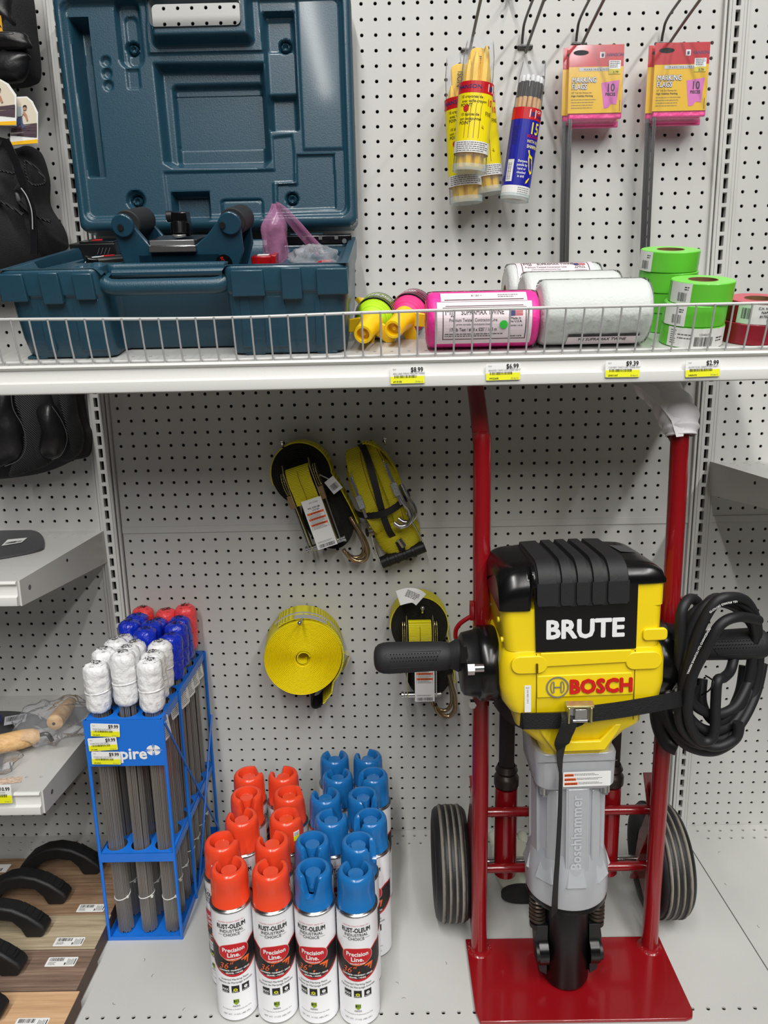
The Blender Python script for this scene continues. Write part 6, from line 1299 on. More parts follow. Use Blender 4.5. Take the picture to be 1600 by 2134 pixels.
# black hood: rounded top, reaches lower on the left
def hood(u, v):
    # u across (x), v from the front lower edge over the top to the back
    x = -0.1178+0.2355*u; e = min(u, 1-u); corner = 0.030; t = v
    fall = (1-math.sqrt(max(0, 1-(1-min(1, e*0.2355/corner))**2)))*0.017
    crown = 0.006*(1-(2*u-1)**2)
    zt = 0.748-fall+crown; y0 = -0.0805+fall*0.25; y1 = yb+0.002-fall*0.2; z0 = 0.690 if u < 0.19 else 0.7235; rr_ = max(0.006, min(0.040, zt-z0-0.004))
    Lf = zt-rr_-z0; Lc = rr_*PI/2; Lt = (y1-y0)-rr_-0.02; Lb = 0.05; tot = Lf+Lc+Lt+Lb; d = t*tot
    if d < Lf: return (x, y0, z0+d)
    d -= Lf
    if d < Lc: a_ = d/rr_; return (x, y0+rr_*(1-math.cos(a_)), zt-rr_+rr_*math.sin(a_))
    d -= Lc
    if d < Lt: return (x, y0+rr_+d, zt-0.004*(d/Lt)**2)
    d -= Lt; a_ = d/Lb*PI/2; return (x, y1-0.02+0.02*math.sin(a_), zt-0.004-0.02*(1-math.cos(a_))-d*0.5)
q = MB(); q.grid(hood, 60, 40, BLKG)
# hood side walls
for s_, u in ((-1, 0.0), (1, 1.0)):
    pts = [hood(u, v/40) for v in range(41)]; z0 = 0.690 if s_ < 0 else 0.7235
    q.add(pts+[(pts[0][0], yb, z0)], [tuple(range(len(pts)+1)) if s_ < 0 else tuple(reversed(range(len(pts)+1)))], BLKG)
q.build('hood', jh, angle=50)
# black front plate with the name
q = MB(); q.prism([(-0.0665, 0.6275), (0.0765, 0.6275), (0.0770, 0.7290), (-0.0690, 0.7290)], 0.0770, 0.0800, BLKG, XZ)
fn = flat(frame((0, -0.0800, 0)))
q.text('BRUTE', 0.0385, WGLOSS, fn, 0.003, 0.6475, 0.0004, bold=0.040, sx=0.98); q.build('name_plate', jh, bevel=0.0, angle=30)
# ribbed rubber cover running over the hood
q = MB(); ribs = [(-0.0660, -0.0370), (-0.0330, -0.0150), (-0.0110, 0.0070), (0.0110, 0.0290), (0.0330, 0.0620)]
def over(x, d, lift):
    u = (x+0.1178)/0.2355; a_ = Vector(hood(max(0.2, u), d)); b_ = Vector(hood(max(0.2, u), min(1, d+0.01))); c_ = Vector(hood(max(0.2, u), max(0, d-0.01))); t = (b_-c_).normalized(); nrm = Vector((1, 0, 0)).cross(t); 
    if nrm.y > 0 and a_.z < 0.74: nrm = -nrm
    if nrm.z < 0 and a_.z >= 0.74: nrm = -nrm
    a_.x = x; return a_+nrm*lift
def strip(x0, x1, l0, l1, v0, v1, n=30):
    prof_ = [(x0, -0.001), (x0+0.002, l1), (x1-0.002, l1), (x1, -0.001)]
    V = [over(px, v0+(v1-v0)*j/n, l) for j in range(n+1) for px, l in prof_]; F = [(j*4+i, j*4+i+1, (j+1)*4+i+1, (j+1)*4+i) for j in range(n) for i in range(3)]+[(3, 2, 1, 0), (n*4, n*4+1, n*4+2, n*4+3)]
    q.add(V, F, RIBM)
strip(-0.0675, 0.0640, 0, 0.0025, 0.0, 0.70)
for a_, b_ in ribs: strip(a_, b_, 0, 0.0065, 0.03, 0.72)
# lower flap of the cover, lying on the name plate
q.prism([(-0.0650, 0.7000), (-0.0600, 0.6955), (0.0590, 0.6955), (0.0640, 0.7000), (0.0640, 0.7300), (-0.0650, 0.7300)], 0.0795, 0.0830, RIBM, XZ)
for a_, b_ in ribs: q.prism([(a_+0.002, 0.6980), (b_-0.002, 0.6980), (b_, 0.7030), (b_, 0.7310), (a_, 0.7310), (a_, 0.7030)], 0.0825, 0.0870, RIBM, XZ)
q.build('ribbed_cover', jh, angle=30)
q = MB(); 
V = [over(x, d, 0.0012) for x, d in ((0.074, 0.40), (0.098, 0.40), (0.092, 0.60), (0.070, 0.60))]; q.add(V, [(0, 1, 2, 3)], mat('rating_plate', (0.30, 0.30, 0.31), 0.35, var=0.5, vscale=700)); q.build('rating_plate', jh)
# front face relief: pads, emblem, raised letters
q = MB()
q.prism(rrect(-0.1020, 0.5950, -0.0500, 0.6220, 0.0125), 0.0770, 0.0818, YEL, XZ); q.prism(rrect(0.0620, 0.5950, 0.1140, 0.6220, 0.0125), 0.0770, 0.0818, YEL, XZ)
q.prism([(-0.060, 0.6260), (0.070, 0.6260), (0.070, 0.6070), (-0.060, 0.6045)], 0.0770, 0.0815, YEL, XZ)
q.prism([(-0.0650, 0.5905), (0.0720, 0.5905), (0.0750, 0.5560), (-0.0650, 0.5560)], 0.0770, 0.0800, YEL, XZ)
q.prism(rrect(0.086, 0.6380, 0.1210, 0.6560, 0.006), 0.0740, 0.0800, YEL, XZ)
q.build('front_relief', jh, bevel=0.003, seg=3)
q = MB(); q.prism([(-0.062, 0.5060), (-0.040, 0.5060), (-0.012, 0.4800), (0.030, 0.4800), (0.052, 0.5060), (0.062, 0.5060), (0.056, 0.4930), (0.038, 0.4640), (-0.036, 0.4640), (-0.056, 0.4930)], 0.066, 0.0730, YEL, XZ); q.build('lower_relief', jh, bevel=0.002)
for x, z in ((-0.0655, 0.604),): q = MB(); q.box((x, -0.0835, z), (0.0028, 0.003, 0.014), mat('seam_dark', (0.35, 0.28, 0.02), 0.6)); q.build('screw_slot', jh)
for x in (-0.0655, 0.0760): q = MB(); q.box((x, -0.0786, 0.570), (0.0007, 0.002, 0.108), MATS['seam_dark']); q.build('housing_seam', jh)
for (x, y, z) in ((-0.1158, -0.055, 0.690), (-0.1155, -0.050, 0.668), (-0.1120, -0.058, 0.640)): q = MB(); q.cyl((x-0.0012, y, z), (x+0.002, y, z), 0.004, mat('seam_yellow', (0.98, 0.90, 0.15), 0.4), 14); q.build('housing_screw', jh)
fn = flat(frame((0, -0.0802, 0))); LRED = mat('letter_red', (0.80, 0.10, 0.08), 0.4); GRM = mat('emblem_grey', (0.48, 0.48, 0.46), 0.4)
q = MB()
for (dz, m_) in ((0.0003, LRED), (0.0018, LRED)): q.text('BOSCH', 0.0290, m_, fn, 0.0275, 0.5625, dz, bold=0.045, sx=0.97)
q.build('raised_letters', jh, smooth=False)
q = MB(); cx_, cz_ = -0.0355, 0.5725
def ringz(r0, r1, n=40):
    q.add([fn(cx_+r0*math.cos(2*PI*i/n), cz_+r0*math.sin(2*PI*i/n), 0.0012) for i in range(n)]+[fn(cx_+r1*math.cos(2*PI*i/n), cz_+r1*math.sin(2*PI*i/n), 0.0012) for i in range(n)], [(i, (i+1) % n, n+(i+1) % n, n+i) for i in range(n)], GRM)
ringz(0.0165, 0.0142)
for s_ in (-1, 1):
    q.sheet([(cx_+s_*0.0042, cz_-0.0075), (cx_+s_*0.0060, cz_-0.0095), (cx_+s_*0.0060, cz_+0.0095), (cx_+s_*0.0042, cz_+0.0075)], GRM, fn, 0.0012)
    q.add([fn(cx_+s_*(0.0060+0.0045*math.cos(t)), cz_+0.0095*math.sin(t), 0.0012) for t in np.linspace(-PI/2, PI/2, 12)]+[fn(cx_+s_*(0.0060+0.0027*math.cos(t)), cz_+0.0080*math.sin(t), 0.0012) for t in np.linspace(-PI/2, PI/2, 12)], [(i, i+1, 13+i, 12+i) for i in range(11)], GRM)
q.sheet(rect(cx_-0.0045, cz_-0.0011, cx_+0.0045, cz_+0.0011), GRM, fn, 0.0012); q.build('ring_emblem', jh, smooth=False)
q = MB(); fs = flat(frame((-0.078, -0.0788, 0.5550), (0, 0, 0))); q.sheet(rrect(-0.0048, -0.021, 0.0048, 0.0215, 0.0008, 2), WHITE, fs, 0.0004); q.text('3 611 C0A 013', 0.0035, GREYINK, fs, 0.001, 0.004, 0.0007, ang=PI/2); q.sheet(rect(-0.003, -0.016, 0.004, -0.010), mat('speckled_print', (0.35, 0.35, 0.35), 0.5), fs, 0.0007) if False else None; lines(q, -0.003, 0.018, 0.003, GREYINK, fs, 0.0007, 1, 0.0008, 0.002); q.build('serial_sticker', jh, smooth=False)
# handle mounts, grips
for s_, nm in ((-1, 'left'), (1, 'right')):
    xb = -0.116 if s_ < 0 else 0.1225
    q = MB(); M_ = axis_frame((xb+s_*-0.004, 0.002, 0.578), (xb+s_*0.06, 0.002, 0.578))[0]
    q.lathe([(0.0560, 0.0), (0.0585, 0.004), (0.0585, 0.026), (0.0560, 0.030)], BLKG, 44, M_); q.lathe([(0.0555, 0.030), (0.0520, 0.0335), (0.0480, 0.052), (0.042, 0.056)], BLK, 44, M_); q.build('handle_mount', jh, angle=35)
    q = MB(); q.cyl((xb+s_*0.022, -0.052, 0.594), (xb+s_*0.041, -0.052, 0.594), 0.0065, CHROME, 18); q.cyl((xb+s_*0.036, -0.052, 0.594), (xb+s_*0.046, -0.052, 0.594), 0.0100, CHROME, 6); q.build('mount_bolt', jh)
    q = MB(); q.cyl((xb+s_*0.048, -0.040, 0.612), (xb+s_*0.052, -0.040, 0.612), 0.006, CHROME, 6) if s_ < 0 else None
    if s_ < 0:
        q.box((xb-0.050, -0.044, 0.612), (0.010, 0.010, 0.022), BLKG); q.build('clamp_bolt', jh); q = MB(); q.cyl((xb-0.038, -0.030, 0.528), (xb-0.038, -0.040, 0.528), 0.006, CHROME, 6); q.build('clamp_bolt', jh)
    # grip
    x0 = xb+s_*0.052; L_ = 0.134
    prof_ = [(0.0, 0), (0.024, 0), (0.0255, 0.004), (0.0225, 0.010), (0.0195, 0.016), (0.0215, 0.021), (0.0225, 0.032), (0.0232, 0.060), (0.0240, 0.090), (0.0245, L_-0.024), (0.0238, L_-0.015), (0.0215, L_-0.008), (0.0170, L_-0.003), (0.0100, L_-0.0006), (0.0, L_)]
    q = MB(); q.lathe(prof_, RUB, 36, axis_frame((x0, 0.0, 0.593), (x0+s_*L_, 0.0, 0.593))[0], cap=False)
    for i in range(16):
        for j in range(4):
            a_ = -1.05+0.26*j; xx = x0+s_*(0.036+0.0046*i+0.002*(j % 2)); rr_ = 0.0236+0.0008*(i/16)
            if j == 0 and i > 12: continue
            q.sphere((xx, rr_*-math.cos(a_+0.55), 0.593+rr_*math.sin(a_+0.95)), (0.0011, 0.0009, 0.0009), BLKG, 6, 4)
    ol = [(0.030, 0.75), (0.108, 0.75), (0.116, 0.55), (0.108, -0.30), (0.048, -0.30), (0.030, 0.75)]
    pts = []
    for (d0, a0), (d1, a1) in zip(ol[:-1], ol[1:]):
        for k in range(8): t = k/8; d = d0+(d1-d0)*t; a_ = a0+(a1-a0)*t; r_ = 0.0229+0.0014*(d/0.12); pts.append((x0+s_*d, -r_*math.cos(a_), 0.593+r_*math.sin(a_)))
    q.tube(pts, 0.0005, RUB, 5, closed=True)
    q.build('grip', jh, angle=40)
# silver collar and barrel
q = MB()
loft(q, [section(-0.056, 0.056, -0.058, 0.062, 0.018, 0.392), section(-0.0605, 0.0605, -0.0605, 0.066, 0.018, 0.397), section(-0.0625, 0.0625, -0.062, 0.068, 0.018, 0.448), section(-0.0600, 0.0600, -0.0615, 0.067, 0.018, 0.4535)], SIL); q.box((0, -0.0622, 0.441), (0.120, 0.001, 0.001), GREYINK); q.build('gearbox_flange', jh, bevel=0.001)
for x in (-0.047, 0.047): q = MB(); q.cyl((x, -0.046, 0.380), (x, -0.046, 0.394), 0.0075, CHROME, 16); q.cyl((x, -0.046, 0.376), (x, -0.046, 0.388), 0.0062, GREYS, 6); q.build('flange_bolt', jh)
q = MB(); nseg = 10
def poly_ring(rc, z, bulge=0.0): return [((rc*(1+bulge*(i % 2)))*math.cos(2*PI*(i+0.5)/20-PI/2), (rc*(1+bulge*(i % 2)))*math.sin(2*PI*(i+0.5)/20-PI/2), z) for i in range(20)]
q.lathe([(0.0560, 0.386), (0.0550, 0.392)], SIL, 48, cap=True)
loft(q, [poly_ring(0.0565, 0.392), poly_ring(0.0565, 0.270), poly_ring(0.0580, 0.262), poly_ring(0.0600, 0.250)], SIL, True, True)
for i in range(10):       # fluted columns around the barrel
    a_ = 2*PI*i/10-PI/2
    if i in (0,): continue
    M_ = Matrix.Rotation(a_+PI/2, 4, 'Z'); q.prism([(-0.0095, 0.386), (0.0095, 0.386), (0.0105, 0.262), (-0.0105, 0.262)], 0.046, 0.0595, SIL, M_ @ XZ)
q.build('barrel', jh, bevel=0.0018, angle=30)
q = MB(); q.box((0.002, -0.0592, 0.318), (0.030, 0.0025, 0.150), SIL); q.box((0.002, -0.0578, 0.318), (0.036, 0.004, 0.156), SIL); q.build('name_panel', jh, bevel=0.001)
q = MB(); fl_ = flat(frame((0.0075, -0.0606, 0.318), (0, 0, 0)))
for dz, m_ in ((0.0002, SIL), (0.0008, SILB)): q.text('Boschhammer', 0.0230, m_, fl_, 0, 0, dz, bold=0.03, ang=PI/2, sx=0.98)
q.build('raised_letters', jh, smooth=False)
# flared nose
q = MB()
for k in range(1):
    q.lathe([(0.0560, 0.272), (0.0600, 0.262), (0.0655, 0.236), (0.0665, 0.230), (0.0668, 0.190), (0.0655, 0.182), (0.050, 0.180)], SIL, 10*6, Matrix.Rotation(PI/10, 4, 'Z'), cap=False)
for i in range(8):
    a_ = 2*PI*(i)/8-PI/2; M_ = Matrix.Rotation(a_+PI/2, 4, 'Z')
    V = [(-0.0085, -0.0560, 0.2700), (0.0085, -0.0560, 0.2700), (0.0150, -0.0690, 0.2260), (-0.0150, -0.0690, 0.2260), (-0.0100, -0.050, 0.268), (0.0100, -0.050, 0.268), (0.0185, -0.060, 0.222), (-0.0185, -0.060, 0.222)]
    q.add(V, [(0, 3, 2, 1), (1, 2, 6, 5), (3, 0, 4, 7), (0, 1, 5, 4), (2, 3, 7, 6)], SILB, M_)
q.build('nose', jh, bevel=0.0012, angle=30)
q = MB(); q.lathe([(0.0640, 0.184), (0.0655, 0.181), (0.0655, 0.174), (0.060, 0.170), (0.048, 0.166), (0.040, 0.160)], BLKG, 48); q.build('rubber_ring', jh)
q = MB(); q.lathe([(0.0385, 0.168), (0.0385, 0.010), (0.0360, 0.003), (0.0, 0.0)], mat('black_steel', (0.05, 0.045, 0.05), 0.35, 0.3), 40); q.build('tool_holder', jh, angle=40)
SPR = mat('spring_steel', (0.42, 0.38, 0.34), 0.3, 0.85)
for s_ in (-1, 1):
    q = MB(); pts = [(s_*0.049+0.0115*math.cos(t), -0.008+0.0115*math.sin(t), 0.172-0.052*t/(2*PI*7)) for t in np.linspace(0, 2*PI*7, 7*16)]; q.tube(pts, 0.0026, SPR, 8); q.build('spring', jh)
    q = MB(); q.cyl((s_*0.049, -0.008, 0.176), (s_*0.049, -0.008, 0.110), 0.0078, BLK, 16); q.cyl((s_*0.049, -0.008, 0.116), (s_*0.049, -0.008, 0.108), 0.013, BLK, 20)
    q.prism([(0.034, 0.118), (0.052, 0.118), (0.055, 0.095), (0.053, 0.060), (0.048, 0.030), (0.036, 0.022)], -0.014, 0.014, BLK, Matrix(((s_, 0, 0, 0), (0, 0, 1, -0.008), (0, 1, 0, 0), (0, 0, 0, 1))))
    q.cyl((s_*0.034, -0.012, 0.066), (s_*0.050, -0.012, 0.066), 0.025, BLKG, 26); q.cyl((s_*0.049, -0.022, 0.068), (s_*0.055, -0.022, 0.068), 0.015, BLK, 20); q.cyl((s_*0.0548, -0.026, 0.068), (s_*0.0556, -0.026, 0.068), 0.005, DARK, 14)
    q.build('retainer_latch', jh, bevel=0.0015)
# warning label on the flange
q = MB(); fw_ = flat(frame((0.014, -0.0640, 0.4130))); q.sheet(rrect(-0.036, -0.0125, 0.036, 0.0125, 0.0012, 2), WHITE, fw_, 0.0004)
for k, (t_, w_) in enumerate((('WARNING', 0.014), ('ADVERTENCIA', 0.017), ('AVERTISSEMENT', 0.020))):
    y_ = 0.0055-0.0072*k; q.sheet(rect(-0.034, y_-0.0005, -0.034+w_, y_+0.0038), ORINK, fw_, 0.0006); q.text('▲'+t_, 0.0032, INK, fw_, -0.0335, y_+0.0003, 0.0008, align='LEFT', bold=0.02, sx=0.7); lines(q, -0.034+w_+0.001, y_+0.0036, 0.020+0.004*k, GREYINK, fw_, 0.0006, 2, 0.0008, 0.0020, k)
q.build('warning_label', jh, smooth=False)
# power cable looped over the right grip
cb = MB(); 
def JL(p): return (p[0]-0.256, p[1]+0.402, p[2]-0.0066)
def PX(l): return [JL(at(x, y, Y)) for x, y, Y in l]
loops = [
 [(1430, 1420, -.44), (1437, 1340, -.47), (1442, 1280, -.475), (1460, 1252, -.46), (1478, 1268, -.43), (1470, 1310, -.39), (1452, 1400, -.385), (1440, 1480, -.39), (1470, 1530, -.40), (1520, 1520, -.41), (1560, 1470, -.41), (1580, 1400, -.41), (1592, 1330, -.42)],
 [(1592, 1330, -.42), (1580, 1280, -.445), (1540, 1256, -.47), (1500, 1262, -.48), (1462, 1310, -.475), (1446, 1380, -.46), (1440, 1450, -.45), (1452, 1500, -.44), (1492, 1528, -.44), (1540, 1512, -.42), (1576, 1450, -.40), (1592, 1380, -.38), (1585, 1300, -.37), (1550, 1266, -.38)],
 [(1550, 1266, -.38), (1510, 1252, -.42), (1478, 1290, -.455), (1456, 1350, -.47), (1450, 1420, -.46), (1460, 1470, -.45), (1500, 1494, -.44), (1545, 1480, -.43), (1575, 1430, -.41)],
 [(1575, 1430, -.41), (1590, 1370, -.40), (1596, 1310, -.42), (1578, 1262, -.455), (1545, 1250, -.485), (1512, 1262, -.49), (1478, 1318, -.485), (1452, 1396, -.47), (1440, 1440, -.46), (1430, 1500, -.45), (1450, 1540, -.44), (1500, 1562, -.44), (1545, 1545, -.44), (1552, 1512, -.44)],
 [(1415, 1480, -.36), (1410, 1430, -.38), (1412, 1390, -.40), (1425, 1350, -.42)],
 [(1600, 1300, -.44), (1560, 1292, -.48), (1522, 1308, -.49), (1490, 1360, -.485), (1462, 1410, -.475), (1450, 1460, -.47), (1452, 1512, -.46), (1470, 1545, -.455), (1490, 1550, -.455), (1503, 1530, -.455), (1507, 1470, -.455), (1512, 1425, -.455), (1525, 1418, -.44), (1540, 1400, -.42), (1552, 1350, -.40)],
]
loops += [
 [(1436, 1430, -.43), (1440, 1360, -.45), (1452, 1300, -.465), (1490, 1268, -.47), (1530, 1262, -.45), (1574, 1290, -.43), (1598, 1350, -.41), (1590, 1430, -.40), (1562, 1500, -.41), (1515, 1545, -.43), (1460, 1530, -.44), (1436, 1470, -.44)],
 [(1405, 1440, -.40), (1402, 1490, -.41), (1425, 1530, -.42), (1468, 1556, -.43), (1520, 1552, -.43), (1560, 1510, -.42), (1590, 1450, -.40), (1605, 1390, -.39)],
 [(1480, 1420, -.42), (1478, 1470, -.43), (1500, 1508, -.43), (1530, 1500, -.42), (1556, 1450, -.40), (1566, 1395, -.39)],
]
CAB = mat('cable_black', (0.10, 0.10, 0.11), 0.55, bump=0.15, bscale=700)
for l in loops: cb.tube(smooth_path(PX(l), 7), 0.0075, CAB, 14)
cb.tube(smooth_path(PX([(1398, 1465, -.39), (1405, 1500, -.40), (1440, 1552, -.41), (1495, 1568, -.42), (1540, 1545, -.42), (1550, 1518, -.42)]), 7), 0.0105, CAB, 14)
cable = cb.build('power_cable', jh, angle=80)
q = MB()
for body, pl_ in (('GUOLNG E300768 TEW', [(1500, 1283), (1528, 1266), (1560, 1260)]), ('YANXIN SHANTOU FT2 CHANGZHOU', [(1452, 1410), (1466, 1380), (1492, 1330), (1515, 1296)])):
    pts = [Vector(p) for p in smooth_path(PX([(a_, b_, -.4985) for a_, b_ in pl_]), 10)]
    acc = [0]
    for i in range(1, len(pts)): acc.append(acc[-1]+(pts[i]-pts[i-1]).length)
    def fnp(x, y, z):
        x = max(0, min(acc[-1]*0.999, x)); i = max(k for k in range(len(acc)) if acc[k] <= x); i = min(i, len(pts)-2); t = (pts[i+1]-pts[i]).normalized(); up = Vector((-t.z, 0, t.x)); return pts[i]+t*(x-acc[i])+up*y+Vector((0, -z, 0))
    q.text(body, 0.0042, WHITE, fnp, 0.001, -0.001, 0.0, align='LEFT', bold=0.02)
q.build('printed_marking', cable, smooth=False)
q = MB(); q.tube(smooth_path(PX([(1392, 1440, -.37), (1388, 1500, -.37), (1402, 1545, -.38), (1425, 1560, -.39)]), 6), 0.016, BLK, 14); q.build('cable_boot', jh)
# cam-buckle strap
cs = thing('cam_strap', 'black webbing strap with metal cam buckle round the jackhammer, its tail hanging down', 'strap', (0.256, -0.402, 0.53))
def C_(p): return Vector(p)-Vector((0.256, -0.402, 0.53))
BWB = mat('black_webbing', (0.07, 0.07, 0.075), 0.6, bump=1, bscale=600)
q = MB(); sp = [at(1030, 1455, -.33), at(1050, 1480, -.39), at(1064, 1490, -.42), at(1085, 1500, -.470), at(1100, 1503, -.482), at(1190, 1500, -.486), at(1215, 1490, -.488), at(1300, 1478, -.487), at(1390, 1462, -.478), at(1440, 1450, -.455), at(1460, 1440, -.42), at(1450, 1430, -.35)]
q.ribbon(smooth_path([C_(p) for p in sp], 5), (0.0, 0.05, 1), 0.0245, 0.0020, BWB); q.build('strap_webbing', cs, angle=60)
q = MB(); sp = [at(1462, 1448, -.44), at(1478, 1438, -.47), at(1486, 1420, -.475), at(1470, 1408, -.44)]; q.tube(smooth_path([C_(p) for p in sp], 5), 0.0012, BWB, 6)
q.build('strap_cord', cs)
q = MB(); b0 = C_(at(1205, 1485, -.492)); M_ = Matrix.Translation(b0)
q.box((0, 0, 0.001), (0.034, 0.004, 0.026), CHROME, M=M_); q.box((0, -0.004, 0.0145), (0.040, 0.012, 0.0040), GOLD, M=M_, rot=(0.25, 0, 0)); q.box((-0.016, -0.005, 0), (0.003, 0.012, 0.024), GOLD, M=M_); q.box((0.016, -0.005, 0), (0.003, 0.012, 0.024), GOLD, M=M_); q.cyl(b0+Vector((-0.010, -0.005, -0.010)), b0+Vector((0.012, -0.005, -0.010)), 0.0028, CHROME, 12); q.box((0.002, -0.005, 0.001), (0.018, 0.006, 0.016), CHROME, M=M_); q.build('cam_buckle', cs, bevel=0.0008)
q = MB(); sp = [at(1186, 1488, -.492), at(1186, 1500, -.498), at(1182, 1520, -.500), at(1172, 1545, -.496), at(1167, 1580, -.488), at(1168, 1620, -.478), at(1166, 1700, -.478), at(1162, 1780, -.480), at(1158, 1840, -.482), at(1156, 1875, -.476), at(1155, 1905, -.466)]
P_ = smooth_path([C_(p) for p in sp], 5); N = len(P_); wd = [0.024]*N
wl = [0.022*(1-min(1, i/18))+0.0055 for i in range(N)]
q.ribbon(P_, [Vector((1, 0.3, 0)) if i < 17 else Vector((0.75, 0.65, 0)) for i in range(N)], 0.024, 0.0014, BWB, widths=[float(np.interp(i/(N-1), [0, 0.15, 0.30, 0.40, 0.48, 0.6, 1.0], [0.024, 0.026, 0.026, 0.014, 0.0065, 0.0095, 0.0150])) for i in range(N)]); q.build('strap_tail', cs, angle=60)
# ================================================================ left bay: wooden floats, bagged tools, blade, knee pads
W1 = woodmat('oak_brown_laminate', (0.44, 0.34, 0.26), (0.56, 0.45, 0.35), (0.66, 0.54, 0.43)); W2 = woodmat('oak_grey_beige_laminate', (0.56, 0.50, 0.40), (0.68, 0.62, 0.51), (0.77, 0.71, 0.60))
W3 = woodmat('walnut_grey_laminate', (0.38, 0.31, 0.26), (0.50, 0.41, 0.35), (0.61, 0.52, 0.45)); W4 = woodmat('maple_light_laminate', (0.74, 0.58, 0.43), (0.81, 0.65, 0.49), (0.87, 0.72, 0.57))
CORE = mat('board_edge_brown', (0.33, 0.24, 0.19), 0.6); HB_ = mat('float_handle_black', (0.085, 0.085, 0.09), 0.5, bump=0.4, bscale=800)
def wood_float(label, y0, y1, xe, wm_, hx, sticker=True, sx_=0.0, x0=-1.03, top=0.034, seed=0, sy=0.0):
    e = thing('wood_float', label, 'wood float', ((x0+xe)/2, (y0+y1)/2, 0.0)); cx_, cy_ = (x0+xe)/2, (y0+y1)/2
    q = MB(); q.box((0, 0, 0.0165), (xe-x0, y1-y0-0.0015, 0.031), CORE); q.box((0, 0, 0.033), (xe-x0, y1-y0-0.0012, 0.0022), wm_); q.build('board', e, bevel=0.0006)
    # arched handle with an open hollow in its sloping end
    q = MB(); hx0, hx1 = hx-0.150-cx_, hx-cx_; h0 = top
    prof_ = [(hx0-0.006, 0.0), (hx0+0.022, 0.0), (hx0+0.032, 0.020), (hx0+0.052, 0.033), (hx0+0.075, 0.037), (hx1-0.048, 0.033), (hx1-0.034, 0.018), (hx1-0.026, 0.0), (hx1+0.004, 0.0), (hx1+0.012, 0.014), (hx1+0.006, 0.024), (hx1-0.018, 0.044), (hx1-0.044, 0.058), (hx1-0.072, 0.064), (hx0+0.050, 0.060), (hx0+0.020, 0.045), (hx0+0.000, 0.024), (hx0-0.008, 0.012)]
    q.prism([(a, b+h0) for a, b in prof_], -0.0150, 0.0150, HB_, XZ); q.build('handle', e, bevel=0.0045, seg=3, angle=50)
    q = MB(); a = math.atan2(0.036, -0.052)
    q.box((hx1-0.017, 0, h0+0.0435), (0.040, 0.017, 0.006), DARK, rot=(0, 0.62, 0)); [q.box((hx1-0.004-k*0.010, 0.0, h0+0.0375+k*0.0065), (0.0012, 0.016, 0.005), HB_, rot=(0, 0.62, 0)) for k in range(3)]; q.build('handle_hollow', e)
    if sticker:
        q = MB(); fn = lambda x, y, z: Vector((x-cx_+0.10*(y-(-0.0)) , y-cy_, top+0.0003+z)); sx0 = xe-0.066+sx_; sy0 = y0+0.006+sy; sw, sh_ = 0.052, 0.020
        fn = lambda x, y, z: Vector((sx0+x-cx_, sy0+y-cy_, top+0.0003+z))
        q.sheet(rrect(0, 0, sw, sh_, 0.002, 3), WHITE, fn, 0.0); barcode(q, 0.004, 0.011, 0.030, 0.018, INK, fn, 0.0004, seed=seed, n=18); lines(q, 0.004, 0.009, 0.018, GREYINK, fn, 0.0004, 3, 0.0009, 0.0022, seed); q.sheet(rect(0.0325, 0.003, 0.0345, 0.008), INK, fn, 0.0004)
        for k in range(5): q.sheet(rect(0.036+0.0024*k, 0.003, 0.0368+0.0024*k, 0.0165-0.001*(k % 3)), GREYINK, fn, 0.0004)
        q.sheet(rect(0.0485, 0.004, 0.0500, 0.0165), INK, fn, 0.0004); q.build('barcode_label', e, smooth=False)
    return e
wood_float('brown wood float at the back, its black handle standing nearest the back panel', -0.200, -0.119, -0.572, W1, -0.642, False, seed=1)
wood_float('brown wood float second from the back, barcode label beside the blue rack', -0.280, -0.2005, -0.572, W1, -0.676, True, -0.002, seed=2)
wood_float('pale grey-beige wood float in the middle of the row', -0.3605, -0.2805, -0.5695, W2, -0.679, True, -0.012, seed=3)
wood_float('dark grey-brown wood float, fourth from the back', -0.4465, -0.3615, -0.5655, W3, -0.681, True, -0.010, seed=4, sy=0.042)
wood_float('light tan wood float nearest the shelf edge, cut by the picture bottom', -0.5350, -0.4475, -0.5585, W4, -0.668, True, -0.012, seed=5, sy=0.012)
q_ = thing('loose_label', 'white barcode label on the back left of the rearmost float', 'label', (-0.852, -0.150, 0.0348)); q = MB(); fn = lambda x, y, z: Vector((x, y, z)); q.sheet(rect(-0.03, -0.012, 0.020, 0.012), WHITE, fn, 0); barcode(q, -0.02, -0.009, 0.01, 0.0, INK, fn, 0.0004, n=20); q.build('printed_label', q_, smooth=False)
def pillow(q, px, Y, t, m, nr=12, na=64, flatb=0.3, power=0.5, wr=0.0, seed=0):
    """stuffed shape: outline given as points, bulging towards the aisle"""
    P = smooth_path([Vector(p) for p in px], 6, closed=True); n = len(P); c = sum(P, Vector())/n; rg = random.Random(seed); ph = [rg.uniform(0, 6) for _ in range(4)]
    V = []; F = []
    for j in range(nr+1):
        r = math.sin(PI/2*j/nr)
        d = t*max(0, 1-r**2)**power
        for i in range(n):
            p = c+(P[i]-c)*r; a_ = 2*PI*i/n; V.append((p.x, Y-d+wr*math.sin(3*a_+ph[0]+r*7)*(1-r)+wr*0.6*math.sin(7*a_+ph[1]-r*11)*(1-r), p.z))
    k = len(V)
    for j in range(nr):
        for i in range(n): F.append((j*n+i, (j+1)*n+i, (j+1)*n+(i+1) % n, j*n+(i+1) % n))
    V += [(p.x, Y+t*flatb, p.z) for p in P]
    F += [(nr*n+i, k+i, k+(i+1) % n, nr*n+(i+1) % n) for i in range(n)]+[tuple(k+n-1-i for i in range(n))]
    q.add(V, F, m)
